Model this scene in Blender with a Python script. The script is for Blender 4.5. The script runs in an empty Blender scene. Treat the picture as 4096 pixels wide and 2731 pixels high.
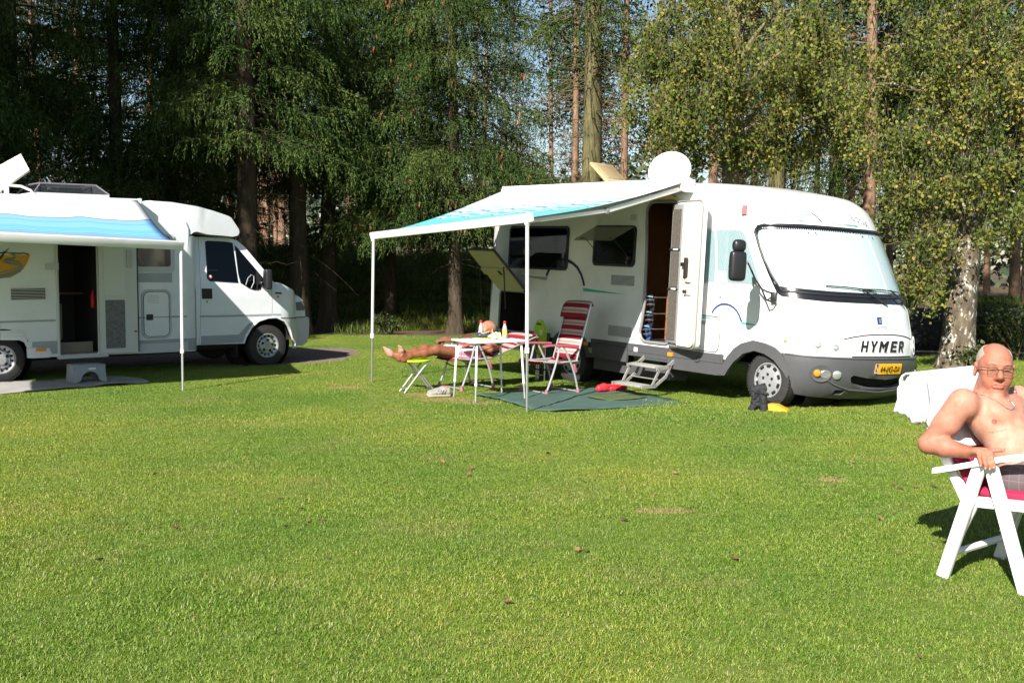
import bpy, bmesh, math, random
import numpy as np
from mathutils import Vector, Matrix, Euler, Quaternion
from mathutils.geometry import delaunay_2d_cdt
from mathutils.bvhtree import BVHTree
R = math.radians
SC = bpy.context.scene
COL = SC.collection
# ------------------------------------------------------------------ camera
IW, IH, FPX, HZN, CAMH = 4096, 2731, 4600.0, 1060.0, 1.65
PITCH = math.atan((IH / 2 - HZN) / FPX)
cam_d = bpy.data.cameras.new('camera')
cam = bpy.data.objects.new('camera', cam_d)
COL.objects.link(cam)
cam_d.sensor_width = 36.0
cam_d.lens = 36.0 * FPX / IW
cam_d.clip_start = 0.05
cam_d.clip_end = 1500
cam.location = (0, 0, CAMH)
cam.rotation_euler = (math.pi / 2 - PITCH, 0, 0)
SC.camera = cam
# ------------------------------------------------------------------ sky, sun, exposure
SUN_AZ, SUN_EL = R(25), R(35)          # light travels to the right of the view axis by 25 degrees
sun_dir = Vector((math.sin(SUN_AZ) * math.cos(SUN_EL), math.cos(SUN_AZ) * math.cos(SUN_EL), -math.sin(SUN_EL)))
world = bpy.data.worlds.new('World')
SC.world = world
world.use_nodes = True
wn = world.node_tree
wn.nodes.clear()
w_out = wn.nodes.new('ShaderNodeOutputWorld')
w_bg = wn.nodes.new('ShaderNodeBackground')
w_sky = wn.nodes.new('ShaderNodeTexSky')
w_sky.sky_type = 'NISHITA'
w_sky.sun_disc = False
w_sky.sun_elevation = SUN_EL
w_sky.sun_rotation = math.atan2(-sun_dir.x, -sun_dir.y)
w_sky.air_density = 1.0
w_sky.dust_density = 0.6
w_sky.ozone_density = 1.2
w_bg.inputs['Strength'].default_value = 0.062
wn.links.new(w_sky.outputs['Color'], w_bg.inputs['Color'])
wn.links.new(w_bg.outputs['Background'], w_out.inputs['Surface'])
sun_d = bpy.data.lights.new('sun', 'SUN')
sun_d.energy = 5.0
sun_d.angle = R(0.53)
sun_d.color = (1.0, 0.945, 0.87)
sun = bpy.data.objects.new('sun', sun_d)
COL.objects.link(sun)
sun.rotation_euler = sun_dir.to_track_quat('-Z', 'Y').to_euler()
sun.location = (-10, -20, 25)
vs = SC.view_settings
vs.view_transform = 'Standard'
vs.look = 'None'
vs.exposure = 1.12
vs.gamma = 1.0
vs.use_curve_mapping = False
SC.render.engine = 'CYCLES'
SC.cycles.use_denoising = True
SC.cycles.use_adaptive_sampling = True
SC.cycles.adaptive_threshold = 0.02
SC.cycles.max_bounces = 5
SC.cycles.diffuse_bounces = 2
SC.cycles.glossy_bounces = 2
SC.cycles.transmission_bounces = 4
SC.cycles.transparent_max_bounces = 8
SC.cycles.sample_clamp_indirect = 6.0
SC.cycles.caustics_reflective = False
SC.cycles.caustics_refractive = False
try:
    SC.cycles.denoising_input_passes = 'RGB_ALBEDO_NORMAL'
except Exception:
    pass
# ------------------------------------------------------------------ measuring helpers (photo pixel -> point on a real plane)
_fw = Vector((0, math.cos(PITCH), -math.sin(PITCH)))
_up = Vector((0, math.sin(PITCH), math.cos(PITCH)))
CAMP = Vector((0, 0, CAMH))
def ray(px, py):
    return _fw + Vector((1, 0, 0)) * ((px - IW / 2) / FPX) - _up * ((py - IH / 2) / FPX)
def G(px, py, z=0.0):
    d = ray(px, py)
    return CAMP + d * ((z - CAMH) / d.z)
def AT(px, py, Y):
    d = ray(px, py)
    return CAMP + d * (Y / d.y)
def sstep(a, b, x):
    t = np.clip((x - a) / (b - a), 0, 1)
    return t * t * (3 - 2 * t)
# ------------------------------------------------------------------ materials
MATS = {}
def mat(name, col, rough=0.5, metal=0.0, coat=0.0, var=None, bump=None, spec=0.5, trans=0.0, emit=None, ior=1.45, sub=0.0):
    """Principled material; var=(scale, amount[, second colour]) mottles the colour, bump=(scale, strength)."""
    if name in MATS:
        return MATS[name]
    m = bpy.data.materials.new(name)
    m.use_nodes = True
    nt = m.node_tree
    b = nt.nodes['Principled BSDF']
    b.inputs['Base Color'].default_value = (*col, 1)
    b.inputs['Roughness'].default_value = rough
    b.inputs['Metallic'].default_value = metal
    b.inputs['Specular IOR Level'].default_value = spec
    b.inputs['Coat Weight'].default_value = coat
    b.inputs['Coat Roughness'].default_value = 0.08
    b.inputs['IOR'].default_value = ior
    b.inputs['Transmission Weight'].default_value = trans
    if sub:
        b.inputs['Subsurface Weight'].default_value = sub
        b.inputs['Subsurface Radius'].default_value = (0.012, 0.005, 0.003)
        b.inputs['Subsurface Scale'].default_value = 1.0
    if var or bump:
        tc = nt.nodes.new('ShaderNodeTexCoord')
    if var:
        n = nt.nodes.new('ShaderNodeTexNoise')
        n.inputs['Scale'].default_value = var[0]
        n.inputs['Detail'].default_value = 6
        n.inputs['Roughness'].default_value = 0.65
        nt.links.new(tc.outputs['Object'], n.inputs['Vector'])
        rp = nt.nodes.new('ShaderNodeValToRGB')
        c2 = var[2] if len(var) > 2 else tuple(c * (1 - var[1]) for c in col)
        rp.color_ramp.elements[0].position = 0.32
        rp.color_ramp.elements[1].position = 0.68
        rp.color_ramp.elements[0].color = (*c2, 1)
        rp.color_ramp.elements[1].color = (*col, 1)
        nt.links.new(n.outputs['Fac'], rp.inputs['Fac'])
        nt.links.new(rp.outputs['Color'], b.inputs['Base Color'])
    if bump:
        n2 = nt.nodes.new('ShaderNodeTexNoise')
        n2.inputs['Scale'].default_value = bump[0]
        n2.inputs['Detail'].default_value = 5
        nt.links.new(tc.outputs['Object'], n2.inputs['Vector'])
        bp = nt.nodes.new('ShaderNodeBump')
        bp.inputs['Strength'].default_value = bump[1]
        bp.inputs['Distance'].default_value = bump[2] if len(bump) > 2 else 0.01
        nt.links.new(n2.outputs['Fac'], bp.inputs['Height'])
        nt.links.new(bp.outputs['Normal'], b.inputs['Normal'])
    MATS[name] = m
    return m
def node(nt, kind, **kw):
    n = nt.nodes.new(kind)
    for k, v in kw.items():
        if k.startswith('in_'):
            key = k[3:]
            n.inputs[int(key) if key.isdigit() else key.replace('_', ' ')].default_value = v
        else:
            setattr(n, k, v)
    return n
def ramp(nt, stops, interp='LINEAR'):
    r = nt.nodes.new('ShaderNodeValToRGB')
    cr = r.color_ramp
    cr.interpolation = interp
    while len(cr.elements) < len(stops):
        cr.elements.new(0.5)
    for e, (p, c) in zip(cr.elements, stops):
        e.position = p
        e.color = (*c, 1)
    return r
# ------------------------------------------------------------------ objects
def props(o, label=None, cat=None, group=None, kind=None):
    if label: o['label'] = label
    if cat: o['category'] = cat
    if group: o['group'] = group
    if kind: o['kind'] = kind
    return o
def thing(name, label, cat, loc=(0, 0, 0), rot=(0, 0, 0), group=None):
    o = bpy.data.objects.new(name, None)
    o.empty_display_size = 0.2
    COL.objects.link(o)
    o.location = loc
    o.rotation_euler = rot
    return props(o, label, cat, group)
def link_mesh(name, me, m=None, parent=None, label=None):
    o = bpy.data.objects.new(name, me)
    COL.objects.link(o)
    if m is not None:
        for x in (m if isinstance(m, (list, tuple)) else [m]):
            me.materials.append(x)
    if parent is not None:
        o.parent = parent
    if label: o['label'] = label
    return o
def smooth_mesh(me, angle=None):
    me.polygons.foreach_set('use_smooth', np.ones(len(me.polygons), dtype=bool))
    if angle is not None:
        try:
            me.set_sharp_from_angle(angle=angle)
        except Exception:
            pass
def copy_tree(o, parent=None):
    c = o.copy()
    COL.objects.link(c)
    c.parent = parent
    for ch in list(o.children):
        copy_tree(ch, c)
    return c
def fast_mesh(name, V, F, col=None, smooth=False):
    """Large mesh from numpy arrays; F is (n,3) or (n,4); col is one value per face."""
    V = np.asarray(V, dtype=np.float32)
    F = np.asarray(F, dtype=np.int32)
    k = F.shape[1]
    me = bpy.data.meshes.new(name)
    me.vertices.add(len(V))
    me.vertices.foreach_set('co', V.ravel())
    me.loops.add(F.size)
    me.loops.foreach_set('vertex_index', F.ravel())
    me.polygons.add(len(F))
    me.polygons.foreach_set('loop_start', np.arange(0, F.size, k, dtype=np.int32))
    try:
        me.polygons.foreach_set('loop_total', np.full(len(F), k, dtype=np.int32))
    except Exception:
        pass
    if col is not None:
        a = me.attributes.new('tint', 'FLOAT', 'FACE')
        a.data.foreach_set('value', np.asarray(col, dtype=np.float32))
    me.update(calc_edges=True)
    if smooth:
        smooth_mesh(me)
    return me
class MB:
    """Collects simple shapes and links them as ONE mesh object."""
    def __init__(self):
        self.v, self.f, self.mi = [], [], []
        self.cur = 0
    def add(self, vs, fs):
        o = len(self.v)
        self.v += [tuple(x) for x in vs]
        self.f += [tuple(i + o for i in f) for f in fs]
        self.mi += [self.cur] * len(fs)
        return self
    def box(self, c, s, rot=None, bev=0.0):
        bm = bmesh.new()
        bmesh.ops.create_cube(bm, size=1)
        for v in bm.verts:
            v.co = Vector((v.co.x * s[0], v.co.y * s[1], v.co.z * s[2]))
        if bev > 0:
            bmesh.ops.bevel(bm, geom=bm.edges[:], offset=min(bev, min(s) * 0.49), segments=2, profile=0.5, affect='EDGES')
        M = (Matrix.Translation(Vector(c)) @ (rot.to_matrix().to_4x4() if isinstance(rot, (Euler, Quaternion)) else (rot.to_4x4() if rot is not None else Matrix())))
        self.add([M @ v.co for v in bm.verts], [[v.index for v in f.verts] for f in (bm.verts.index_update() or bm.faces)])
        bm.free()
        return self
    def bar(self, a, b, wd, th, up=(0, 0, 1), bev=0.0):
        """Box from a to b, wd across, th along up."""
        a, b = Vector(a), Vector(b)
        x = (b - a)
        L = x.length
        x.normalize()
        y = Vector(up).cross(x)
        if y.length < 1e-6: y = Vector((1, 0, 0))
        y.normalize()
        z = x.cross(y)
        M = Matrix((x, y, z)).transposed()
        return self.box((a + b) / 2, (L, wd, th), M, bev)
    def tube(self, pts, r, n=8, cap=True, closed=False):
        pts = [Vector(p) for p in pts]
        rr = r if isinstance(r, (list, tuple, np.ndarray)) else [r] * len(pts)
        ref = None
        vs, fs = [], []
        m = len(pts)
        for i, p in enumerate(pts):
            if closed:
                t = pts[(i + 1) % m] - pts[i - 1]
            else:
                t = pts[min(i + 1, m - 1)] - pts[max(i - 1, 0)]
            if t.length < 1e-9: t = Vector((0, 0, 1))
            t.normalize()
            if ref is None:
                ref = Vector((0, 0, 1)) if abs(t.z) < 0.9 else Vector((1, 0, 0))
            a = (ref - t * ref.dot(t))
            if a.length < 1e-6: a = t.orthogonal()
            a.normalize()
            ref = a
            b = t.cross(a)
            for k in range(n):
                an = 2 * math.pi * k / n
                vs.append(p + (a * math.cos(an) + b * math.sin(an)) * rr[i])
        for i in range(m if closed else m - 1):
            j = (i + 1) % m
            for k in range(n):
                k2 = (k + 1) % n
                fs.append((i * n + k, i * n + k2, j * n + k2, j * n + k))
        if cap and not closed:
            fs.append(tuple(range(n - 1, -1, -1)))
            fs.append(tuple((m - 1) * n + k for k in range(n)))
        return self.add(vs, fs)
    def lathe(self, prof, c=(0, 0, 0), axis='Z', n=24, rot=None, caps=True):
        """prof = [(radius, height)...] turned about axis."""
        vs, fs = [], []
        for r_, h in prof:
            for k in range(n):
                a = 2 * math.pi * k / n
                p = (r_ * math.cos(a), r_ * math.sin(a), h)
                if axis == 'Y': p = (p[0], p[2], -p[1])
                if axis == 'X': p = (p[2], p[0], p[1])
                p = Vector(p)
                if rot is not None: p = rot @ p
                vs.append(p + Vector(c))
        for i in range(len(prof) - 1):
            for k in range(n):
                k2 = (k + 1) % n
                fs.append((i * n + k, i * n + k2, (i + 1) * n + k2, (i + 1) * n + k))
        if caps:
            fs.append(tuple(range(n - 1, -1, -1)))
            fs.append(tuple((len(prof) - 1) * n + k for k in range(n)))
        return self.add(vs, fs)
    def prism(self, poly, f0, f1):
        """poly in 2-D; f0/f1 map a 2-D point to the 3-D front and back."""
        n = len(poly)
        vs = [f0(p) for p in poly] + [f1(p) for p in poly]
        fs = [tuple(range(n)), tuple(range(2 * n - 1, n - 1, -1))]
        fs += [(i, i + n, (i + 1) % n + n, (i + 1) % n) for i in range(n)]
        return self.add(vs, fs)
    def sheet(self, P):
        """P[i][j] grid of points."""
        n, m = len(P), len(P[0])
        return self.add([p for row in P for p in row], [(i * m + j, i * m + j + 1, (i + 1) * m + j + 1, (i + 1) * m + j) for i in range(n - 1) for j in range(m - 1)])
    def mesh(self, name):
        me = bpy.data.meshes.new(name)
        me.from_pydata([tuple(v) for v in self.v], [], self.f)
        if self.mi: me.polygons.foreach_set('material_index', self.mi)
        bm = bmesh.new()
        bm.from_mesh(me)
        bmesh.ops.recalc_face_normals(bm, faces=bm.faces[:])
        bm.to_mesh(me)
        bm.free()
        return me
    def build(self, name, m, parent=None, smooth=35, label=None, mods=None):
        me = self.mesh(name)
        if smooth: smooth_mesh(me, R(smooth))
        o = link_mesh(name, me, m, parent, label)
        return o
def solidify(o, t, offset=0.0):
    md = o.modifiers.new('thick', 'SOLIDIFY')
    md.thickness = t
    md.offset = offset
    return o
def rrect(x0, x1, z0, z1, r, n=5):
    """Rounded rectangle outline."""
    rs = r if isinstance(r, (list, tuple)) else [r] * 4
    out = []
    for (cx, cz, a0), rad in zip(((x1, z1, 0), (x0, z1, 90), (x0, z0, 180), (x1, z0, 270)), rs):
        sx = -1 if a0 in (0, 270) else 1
        sz = -1 if a0 in (0, 90) else 1
        ox, oz = cx + sx * rad, cz + sz * rad
        for k in range(n + 1):
            a = R(a0 + 90 * k / n)
            out.append((ox + rad * math.cos(a), oz + rad * math.sin(a)))
    return out
def inside(poly, pts):
    """numpy point-in-polygon."""
    P = np.asarray(poly)
    x, y = pts[:, 0], pts[:, 1]
    c = np.zeros(len(pts), dtype=bool)
    j = len(P) - 1
    for i in range(len(P)):
        xi, yi, xj, yj = P[i, 0], P[i, 1], P[j, 0], P[j, 1]
        c ^= ((yi > y) != (yj > y)) & (x < (xj - xi) * (y - yi) / (yj - yi + 1e-12) + xi)
        j = i
    return c
def tri2d(outer, holes=(), grid=None):
    """Triangulate a polygon with holes, with a regular fill of points. Returns points (n,2), tris."""
    pts, edges = [], []
    for loop in [outer, *holes]:
        o = len(pts)
        pts += [tuple(p) for p in loop]
        edges += [(o + i, o + (i + 1) % len(loop)) for i in range(len(loop))]
    A = np.array(outer)
    if grid:
        gx, gy = (grid, grid) if not isinstance(grid, tuple) else grid
        xs = np.arange(A[:, 0].min() + gx / 2, A[:, 0].max(), gx)
        ys = np.arange(A[:, 1].min() + gy / 2, A[:, 1].max(), gy)
        if len(xs) and len(ys):
            Gd = np.array([(x, y) for x in xs for y in ys])
            ok = inside(outer, Gd)
            for h in holes: ok &= ~inside(h, Gd)
            # keep clear of the outline
            B = np.array(pts)
            Gd = Gd[ok]
            if len(Gd):
                d = np.sqrt(((Gd[:, None, :] - B[None]) ** 2).sum(-1)).min(1)
                pts += [tuple(p) for p in Gd[d > 0.3 * min(gx, gy)]]
    v, e, f, *_ = delaunay_2d_cdt([Vector(p) for p in pts], edges, [], 0, 1e-6)
    V = np.array([tuple(p) for p in v])
    F = np.array([t for t in f if len(t) == 3])
    ce = V[F].mean(1)
    ok = inside(outer, ce)
    for h in holes: ok &= ~inside(h, ce)
    return V, F[ok]
def text_mesh(body, size, extrude=0.002, shear=0.0, bold=0.0, align='CENTER', space=1.0):
    cu = bpy.data.curves.new('txt', 'FONT')
    cu.body = body
    cu.size = size
    cu.extrude = extrude
    cu.shear = shear
    cu.offset = bold
    cu.align_x = align
    cu.align_y = 'CENTER'
    cu.space_character = space
    cu.resolution_u = 3
    o = bpy.data.objects.new('txt', cu)
    COL.objects.link(o)
    dg = bpy.context.evaluated_depsgraph_get()
    me = bpy.data.meshes.new_from_object(o.evaluated_get(dg))
    bpy.data.objects.remove(o)
    bpy.data.curves.remove(cu)
    me.materials.clear()
    return me
# ------------------------------------------------------------------ implicit sculpting (bodies, shoes, cloth lumps)
class SDF:
    def __init__(self, lo, hi, res):
        self.lo = np.array(lo, dtype=np.float32)
        self.res = res
        self.n = np.ceil((np.array(hi) - np.array(lo)) / res).astype(int) + 1
        self.d = np.full(self.n, 0.08, dtype=np.float32)
    def _apply(self, lo, hi, fn, k, op):
        m = max(k, 0.0) + 2.5 * self.res
        a = np.clip(np.floor((np.array(lo) - m - self.lo) / self.res).astype(int), 0, self.n)
        b = np.clip(np.ceil((np.array(hi) + m - self.lo) / self.res).astype(int) + 1, 0, self.n)
        if np.any(b <= a): return
        ax = [self.lo[i] + self.res * np.arange(a[i], b[i], dtype=np.float32) for i in range(3)]
        X, Y, Z = np.meshgrid(*ax, indexing='ij')
        q = fn(X, Y, Z)
        s = np.s_[a[0]:b[0], a[1]:b[1], a[2]:b[2]]
        d = self.d[s]
        if op == 'sub':
            q = -q
            if k > 0:
                h = np.clip(0.5 - 0.5 * (d - q) / k, 0, 1)
                r = d * (1 - h) + q * h + k * h * (1 - h)
            else:
                r = np.maximum(d, q)
        else:
            if k > 0:
                h = np.clip(0.5 + 0.5 * (d - q) / k, 0, 1)
                r = d * (1 - h) + q * h - k * h * (1 - h)
            else:
                r = np.minimum(d, q)
        self.d[s] = r
    def cap(self, a, b, ra, rb=None, k=0.02, op='add', flat=None):
        """Tapered capsule; flat=(axis vector, factor) squashes it across that axis."""
        rb = ra if rb is None else rb
        a, b = np.array(a, dtype=np.float32), np.array(b, dtype=np.float32)
        lo = np.minimum(a, b) - max(ra, rb)
        hi = np.maximum(a, b) + max(ra, rb)
        ab = b - a
        L2 = float(ab @ ab) + 1e-9
        if flat is not None:
            fx = np.array(flat[0], dtype=np.float32); fx /= np.linalg.norm(fx); fk = flat[1]
        def fn(X, Y, Z):
            px, py, pz = X - a[0], Y - a[1], Z - a[2]
            t = np.clip((px * ab[0] + py * ab[1] + pz * ab[2]) / L2, 0, 1)
            px, py, pz = px - ab[0] * t, py - ab[1] * t, pz - ab[2] * t
            if flat is not None:
                c = px * fx[0] + py * fx[1] + pz * fx[2]
                e = c * (1 / fk - 1)
                px, py, pz = px + fx[0] * e, py + fx[1] * e, pz + fx[2] * e
                return (np.sqrt(px * px + py * py + pz * pz) - (ra + (rb - ra) * t)) * (fk if fk < 1 else 1)
            return np.sqrt(px * px + py * py + pz * pz) - (ra + (rb - ra) * t)
        self._apply(lo, hi, fn, k, op)
        return self
    def ell(self, c, r, M=None, k=0.02, op='add'):
        """Ellipsoid with half-axes r along the columns of M."""
        c = np.array(c, dtype=np.float32)
        M = np.eye(3, dtype=np.float32) if M is None else np.array(M, dtype=np.float32)
        r = np.array(r, dtype=np.float32)
        ext = np.sqrt((M * M) @ (r * r))
        def fn(X, Y, Z):
            px, py, pz = X - c[0], Y - c[1], Z - c[2]
            q = [(px * M[0, i] + py * M[1, i] + pz * M[2, i]) / r[i] for i in range(3)]
            k0 = np.sqrt(q[0] ** 2 + q[1] ** 2 + q[2] ** 2)
            k1 = np.sqrt((q[0] / r[0]) ** 2 + (q[1] / r[1]) ** 2 + (q[2] / r[2]) ** 2) + 1e-6
            return k0 * (k0 - 1) / k1
        self._apply(c - ext, c + ext, fn, k, op)
        return self
    def half(self, p, n, k=0.0):
        """Cut away everything on the side n points to."""
        p = np.array(p); n = np.array(n) / np.linalg.norm(n)
        ax = [self.lo[i] + self.res * np.arange(self.n[i], dtype=np.float32) for i in range(3)]
        X, Y, Z = np.meshgrid(*ax, indexing='ij', sparse=True)
        q = ((X - p[0]) * n[0] + (Y - p[1]) * n[1] + (Z - p[2]) * n[2]).astype(np.float32)
        self.d = np.maximum(self.d, q)
        return self
    def mesh(self, name, relax=2):
        d = self.d
        pad = d.copy()
        pad[0], pad[-1], pad[:, 0], pad[:, -1], pad[:, :, 0], pad[:, :, -1] = (0.05,) * 6
        d = pad
        s = d < 0
        nx, ny, nz = d.shape
        c8 = [(i, j, k) for i in (0, 1) for j in (0, 1) for k in (0, 1)]
        cnt = sum(s[i:nx - 1 + i, j:ny - 1 + j, k:nz - 1 + k].astype(np.int8) for i, j, k in c8)
        act = np.argwhere((cnt > 0) & (cnt < 8))
        idx = np.full((nx - 1, ny - 1, nz - 1), -1, dtype=np.int32)
        idx[act[:, 0], act[:, 1], act[:, 2]] = np.arange(len(act))
        acc = np.zeros((len(act), 3)); num = np.zeros(len(act))
        cd = {c: d[act[:, 0] + c[0], act[:, 1] + c[1], act[:, 2] + c[2]] for c in c8}
        for c in c8:
            for ax in range(3):
                if c[ax] == 0:
                    e = list(c); e[ax] = 1; e = tuple(e)
                    a, b = cd[c], cd[e]
                    m = (a < 0) != (b < 0)
                    t = np.where(m, a / (a - b + 1e-12), 0)
                    p = np.array(c, dtype=float)[None].repeat(len(act), 0)
                    p[:, ax] += t
                    acc[m] += p[m]; num[m] += 1
        V = self.lo + self.res * (act + acc / num[:, None])
        F = []
        for ax in range(3):
            o1, o2 = [(1, 2), (2, 0), (0, 1)][ax]
            sl0 = [slice(1, n - 1) for n in d.shape]; sl1 = [slice(1, n - 1) for n in d.shape]
            sl0[ax] = slice(0, d.shape[ax] - 1); sl1[ax] = slice(1, d.shape[ax])
            a, b = s[tuple(sl0)], s[tuple(sl1)]
            off = np.ones(3, dtype=int); off[ax] = 0
            for flip in (False, True):
                q = np.argwhere((a & ~b) if not flip else (~a & b)) + off
                if not len(q): continue
                def at(du, dv):
                    w = q.copy(); w[:, o1] += du; w[:, o2] += dv
                    return idx[w[:, 0], w[:, 1], w[:, 2]]
                quad = np.stack([at(-1, -1), at(0, -1), at(0, 0), at(-1, 0)], 1)
                F.append(quad[:, ::-1] if flip else quad)
        F = np.concatenate(F)
        F = F[(F >= 0).all(1)]
        for _ in range(relax):
            A = np.zeros_like(V); n = np.zeros(len(V))
            for i, j in ((0, 1), (1, 2), (2, 3), (3, 0)):
                np.add.at(A, F[:, i], V[F[:, j]]); np.add.at(n, F[:, i], 1)
                np.add.at(A, F[:, j], V[F[:, i]]); np.add.at(n, F[:, j], 1)
            V = 0.5 * V + 0.5 * A / np.maximum(n, 1)[:, None]
        return fast_mesh(name, V, F, smooth=True)
# ================================================================== GROUND
def edge_y(x):
    """Far edge of the lawn."""
    return np.interp(x, [-40, -5, 0, 3, 7, 10, 20], [27.2, 26.7, 26.2, 24.5, 20.6, 19.6, 17.5])
PAD = [(-11.5, 14.6), (-8.4, 16.9), (-5.6, 19.0), (-3.9, 19.0), (-3.25, 19.25), (-2.86, 19.95), (-2.80, 21.2), (-2.95, 22.2), (-3.35, 22.95), (-4.2, 22.75), (-6.0, 21.6), (-9.0, 19.4), (-12.5, 16.6)]
DRY = [(-0.80, 13.98, 0.40, 0.26), (-0.38, 13.62, 0.30, 0.16), (-1.15, 14.55, 0.30, 0.18), (1.02, 7.62, .20, .10), (2.45, 8.75, .12, .10), (-2.2, 15.4, .3, .2)]
def dry_mask(nt, pos):
    """0..1: worn, straw-coloured spots of the lawn."""
    n = node(nt, 'ShaderNodeTexNoise', in_Scale=0.95, in_Detail=7.0, in_Roughness=0.62)
    nt.links.new(pos, n.inputs['Vector'])
    r = ramp(nt, [(0.52, (0, 0, 0)), (0.78, (0.42, 0.42, 0.42))])
    nt.links.new(n.outputs['Fac'], r.inputs['Fac'])
    acc = r.outputs['Color']
    n2 = node(nt, 'ShaderNodeTexNoise', in_Scale=5.0, in_Detail=4.0)
    nt.links.new(pos, n2.inputs['Vector'])
    for (x, y, sx, sy) in DRY:
        mp = node(nt, 'ShaderNodeMapping', vector_type='TEXTURE')
        mp.inputs['Location'].default_value = (x, y, 0)
        mp.inputs['Scale'].default_value = (sx, sy, 1)
        nt.links.new(pos, mp.inputs['Vector'])
        ln = node(nt, 'ShaderNodeVectorMath', operation='LENGTH')
        nt.links.new(mp.outputs['Vector'], ln.inputs[0])
        ad = node(nt, 'ShaderNodeMath', operation='MULTIPLY_ADD')
        nt.links.new(n2.outputs['Fac'], ad.inputs[0])
        ad.inputs[1].default_value = -1.35
        nt.links.new(ln.outputs['Value'], ad.inputs[2])
        rr = ramp(nt, [(0.0, (.85, .85, .85)), (0.45, (0, 0, 0))])
        nt.links.new(ad.outputs[0], rr.inputs['Fac'])
        mx = node(nt, 'ShaderNodeMath', operation='MAXIMUM')
        nt.links.new(acc, mx.inputs[0])
        nt.links.new(rr.outputs['Color'], mx.inputs[1])
        acc = mx.outputs[0]
    return acc
def ground_material():
    m = bpy.data.materials.new('ground_soil_and_turf')
    m.use_nodes = True
    nt = m.node_tree
    b = nt.nodes['Principled BSDF']
    b.inputs['Roughness'].default_value = 0.95
    b.inputs['Specular IOR Level'].default_value = 0.1
    g = node(nt, 'ShaderNodeNewGeometry')
    pos = g.outputs['Position']
    nz = node(nt, 'ShaderNodeTexNoise', in_Scale=9.0, in_Detail=8.0, in_Roughness=0.7)
    nt.links.new(pos, nz.inputs['Vector'])
    turf = ramp(nt, [(0.3, (0.07, 0.115, 0.018)), (0.7, (0.16, 0.21, 0.045))])
    nt.links.new(nz.outputs['Fac'], turf.inputs['Fac'])
    straw = ramp(nt, [(0.3, (0.16, 0.115, 0.05)), (0.7, (0.30, 0.22, 0.10))])
    nt.links.new(nz.outputs['Fac'], straw.inputs['Fac'])
    mx = node(nt, 'ShaderNodeMix', data_type='RGBA')
    nt.links.new(dry_mask(nt, pos), mx.inputs['Factor'])
    nt.links.new(turf.outputs['Color'], mx.inputs[6])
    nt.links.new(straw.outputs['Color'], mx.inputs[7])
    at = node(nt, 'ShaderNodeAttribute', attribute_name='wood')
    fl = ramp(nt, [(0.25, (0.045, 0.032, 0.02)), (0.55, (0.12, 0.085, 0.055)), (0.8, (0.075, 0.08, 0.03))])
    n3 = node(nt, 'ShaderNodeTexNoise', in_Scale=4.0, in_Detail=9.0, in_Roughness=0.75)
    nt.links.new(pos, n3.inputs['Vector'])
    nt.links.new(n3.outputs['Fac'], fl.inputs['Fac'])
    m2 = node(nt, 'ShaderNodeMix', data_type='RGBA')
    nt.links.new(at.outputs['Fac'], m2.inputs['Factor'])
    nt.links.new(mx.outputs[2], m2.inputs[6])
    nt.links.new(fl.outputs['Color'], m2.inputs[7])
    nt.links.new(m2.outputs[2], b.inputs['Base Color'])
    bp = node(nt, 'ShaderNodeBump', in_Strength=0.6, in_Distance=0.03)
    nt.links.new(nz.outputs['Fac'], bp.inputs['Height'])
    nt.links.new(bp.outputs['Normal'], b.inputs['Normal'])
    return m
rng = np.random.default_rng(7)
def make_ground():
    xs = np.unique(np.concatenate([np.linspace(-300, -30, 10), np.linspace(-30, 30, 121), np.linspace(30, 300, 10)]))
    ys = np.unique(np.concatenate([np.linspace(-100, 0, 8), np.linspace(0, 32, 129), np.linspace(32, 60, 15), np.linspace(60, 400, 12)]))
    X, Y = np.meshgrid(xs, ys, indexing='ij')
    V = np.stack([X, Y, np.zeros_like(X)], -1).reshape(-1, 3)
    n, m = X.shape
    I = np.arange(n * m).reshape(n, m)
    F = np.stack([I[:-1, :-1], I[1:, :-1], I[1:, 1:], I[:-1, 1:]], -1).reshape(-1, 4)
    me = fast_mesh('ground', V, F)
    wob = 0.35 * np.sin(V[:, 0] * 1.7) + 0.25 * np.sin(V[:, 0] * 4.1 + 1)
    a = me.attributes.new('wood', 'FLOAT', 'POINT')
    a.data.foreach_set('value', np.clip((V[:, 1] - edge_y(V[:, 0]) - wob) / 0.5 + 0.5, 0, 1).astype(np.float32))
    o = link_mesh('ground', me, ground_material())
    props(o, 'lawn and woodland floor under everything', kind='structure')
make_ground()
# gravel pad under the motorhome on the left
def make_pad():
    P = []
    n = len(PAD)
    for i in range(n):
        a, b = Vector(PAD[i]), Vector(PAD[(i + 1) % n])
        k = max(2, int((b - a).length / 0.25))
        for j in range(k):
            p = a.lerp(b, j / k)
            d = (b - a).normalized()
            P.append(tuple(p + Vector((-d.y, d.x)) * random.Random(i * 91 + j).uniform(-0.05, 0.05)))
    V, F = tri2d(P, grid=0.5)
    me = fast_mesh('gravel_pad', np.c_[V, np.full(len(V), 0.006)], F)
    m = mat('gravel', (0.26, 0.20, 0.165), 0.95, var=(14, 0.5, (0.12, 0.09, 0.075)), bump=(60, 0.8, 0.02), spec=0.2)
    props(link_mesh('gravel_pad', me, m), 'brown gravel standing under the left motorhome', kind='structure')
make_pad()
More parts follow.
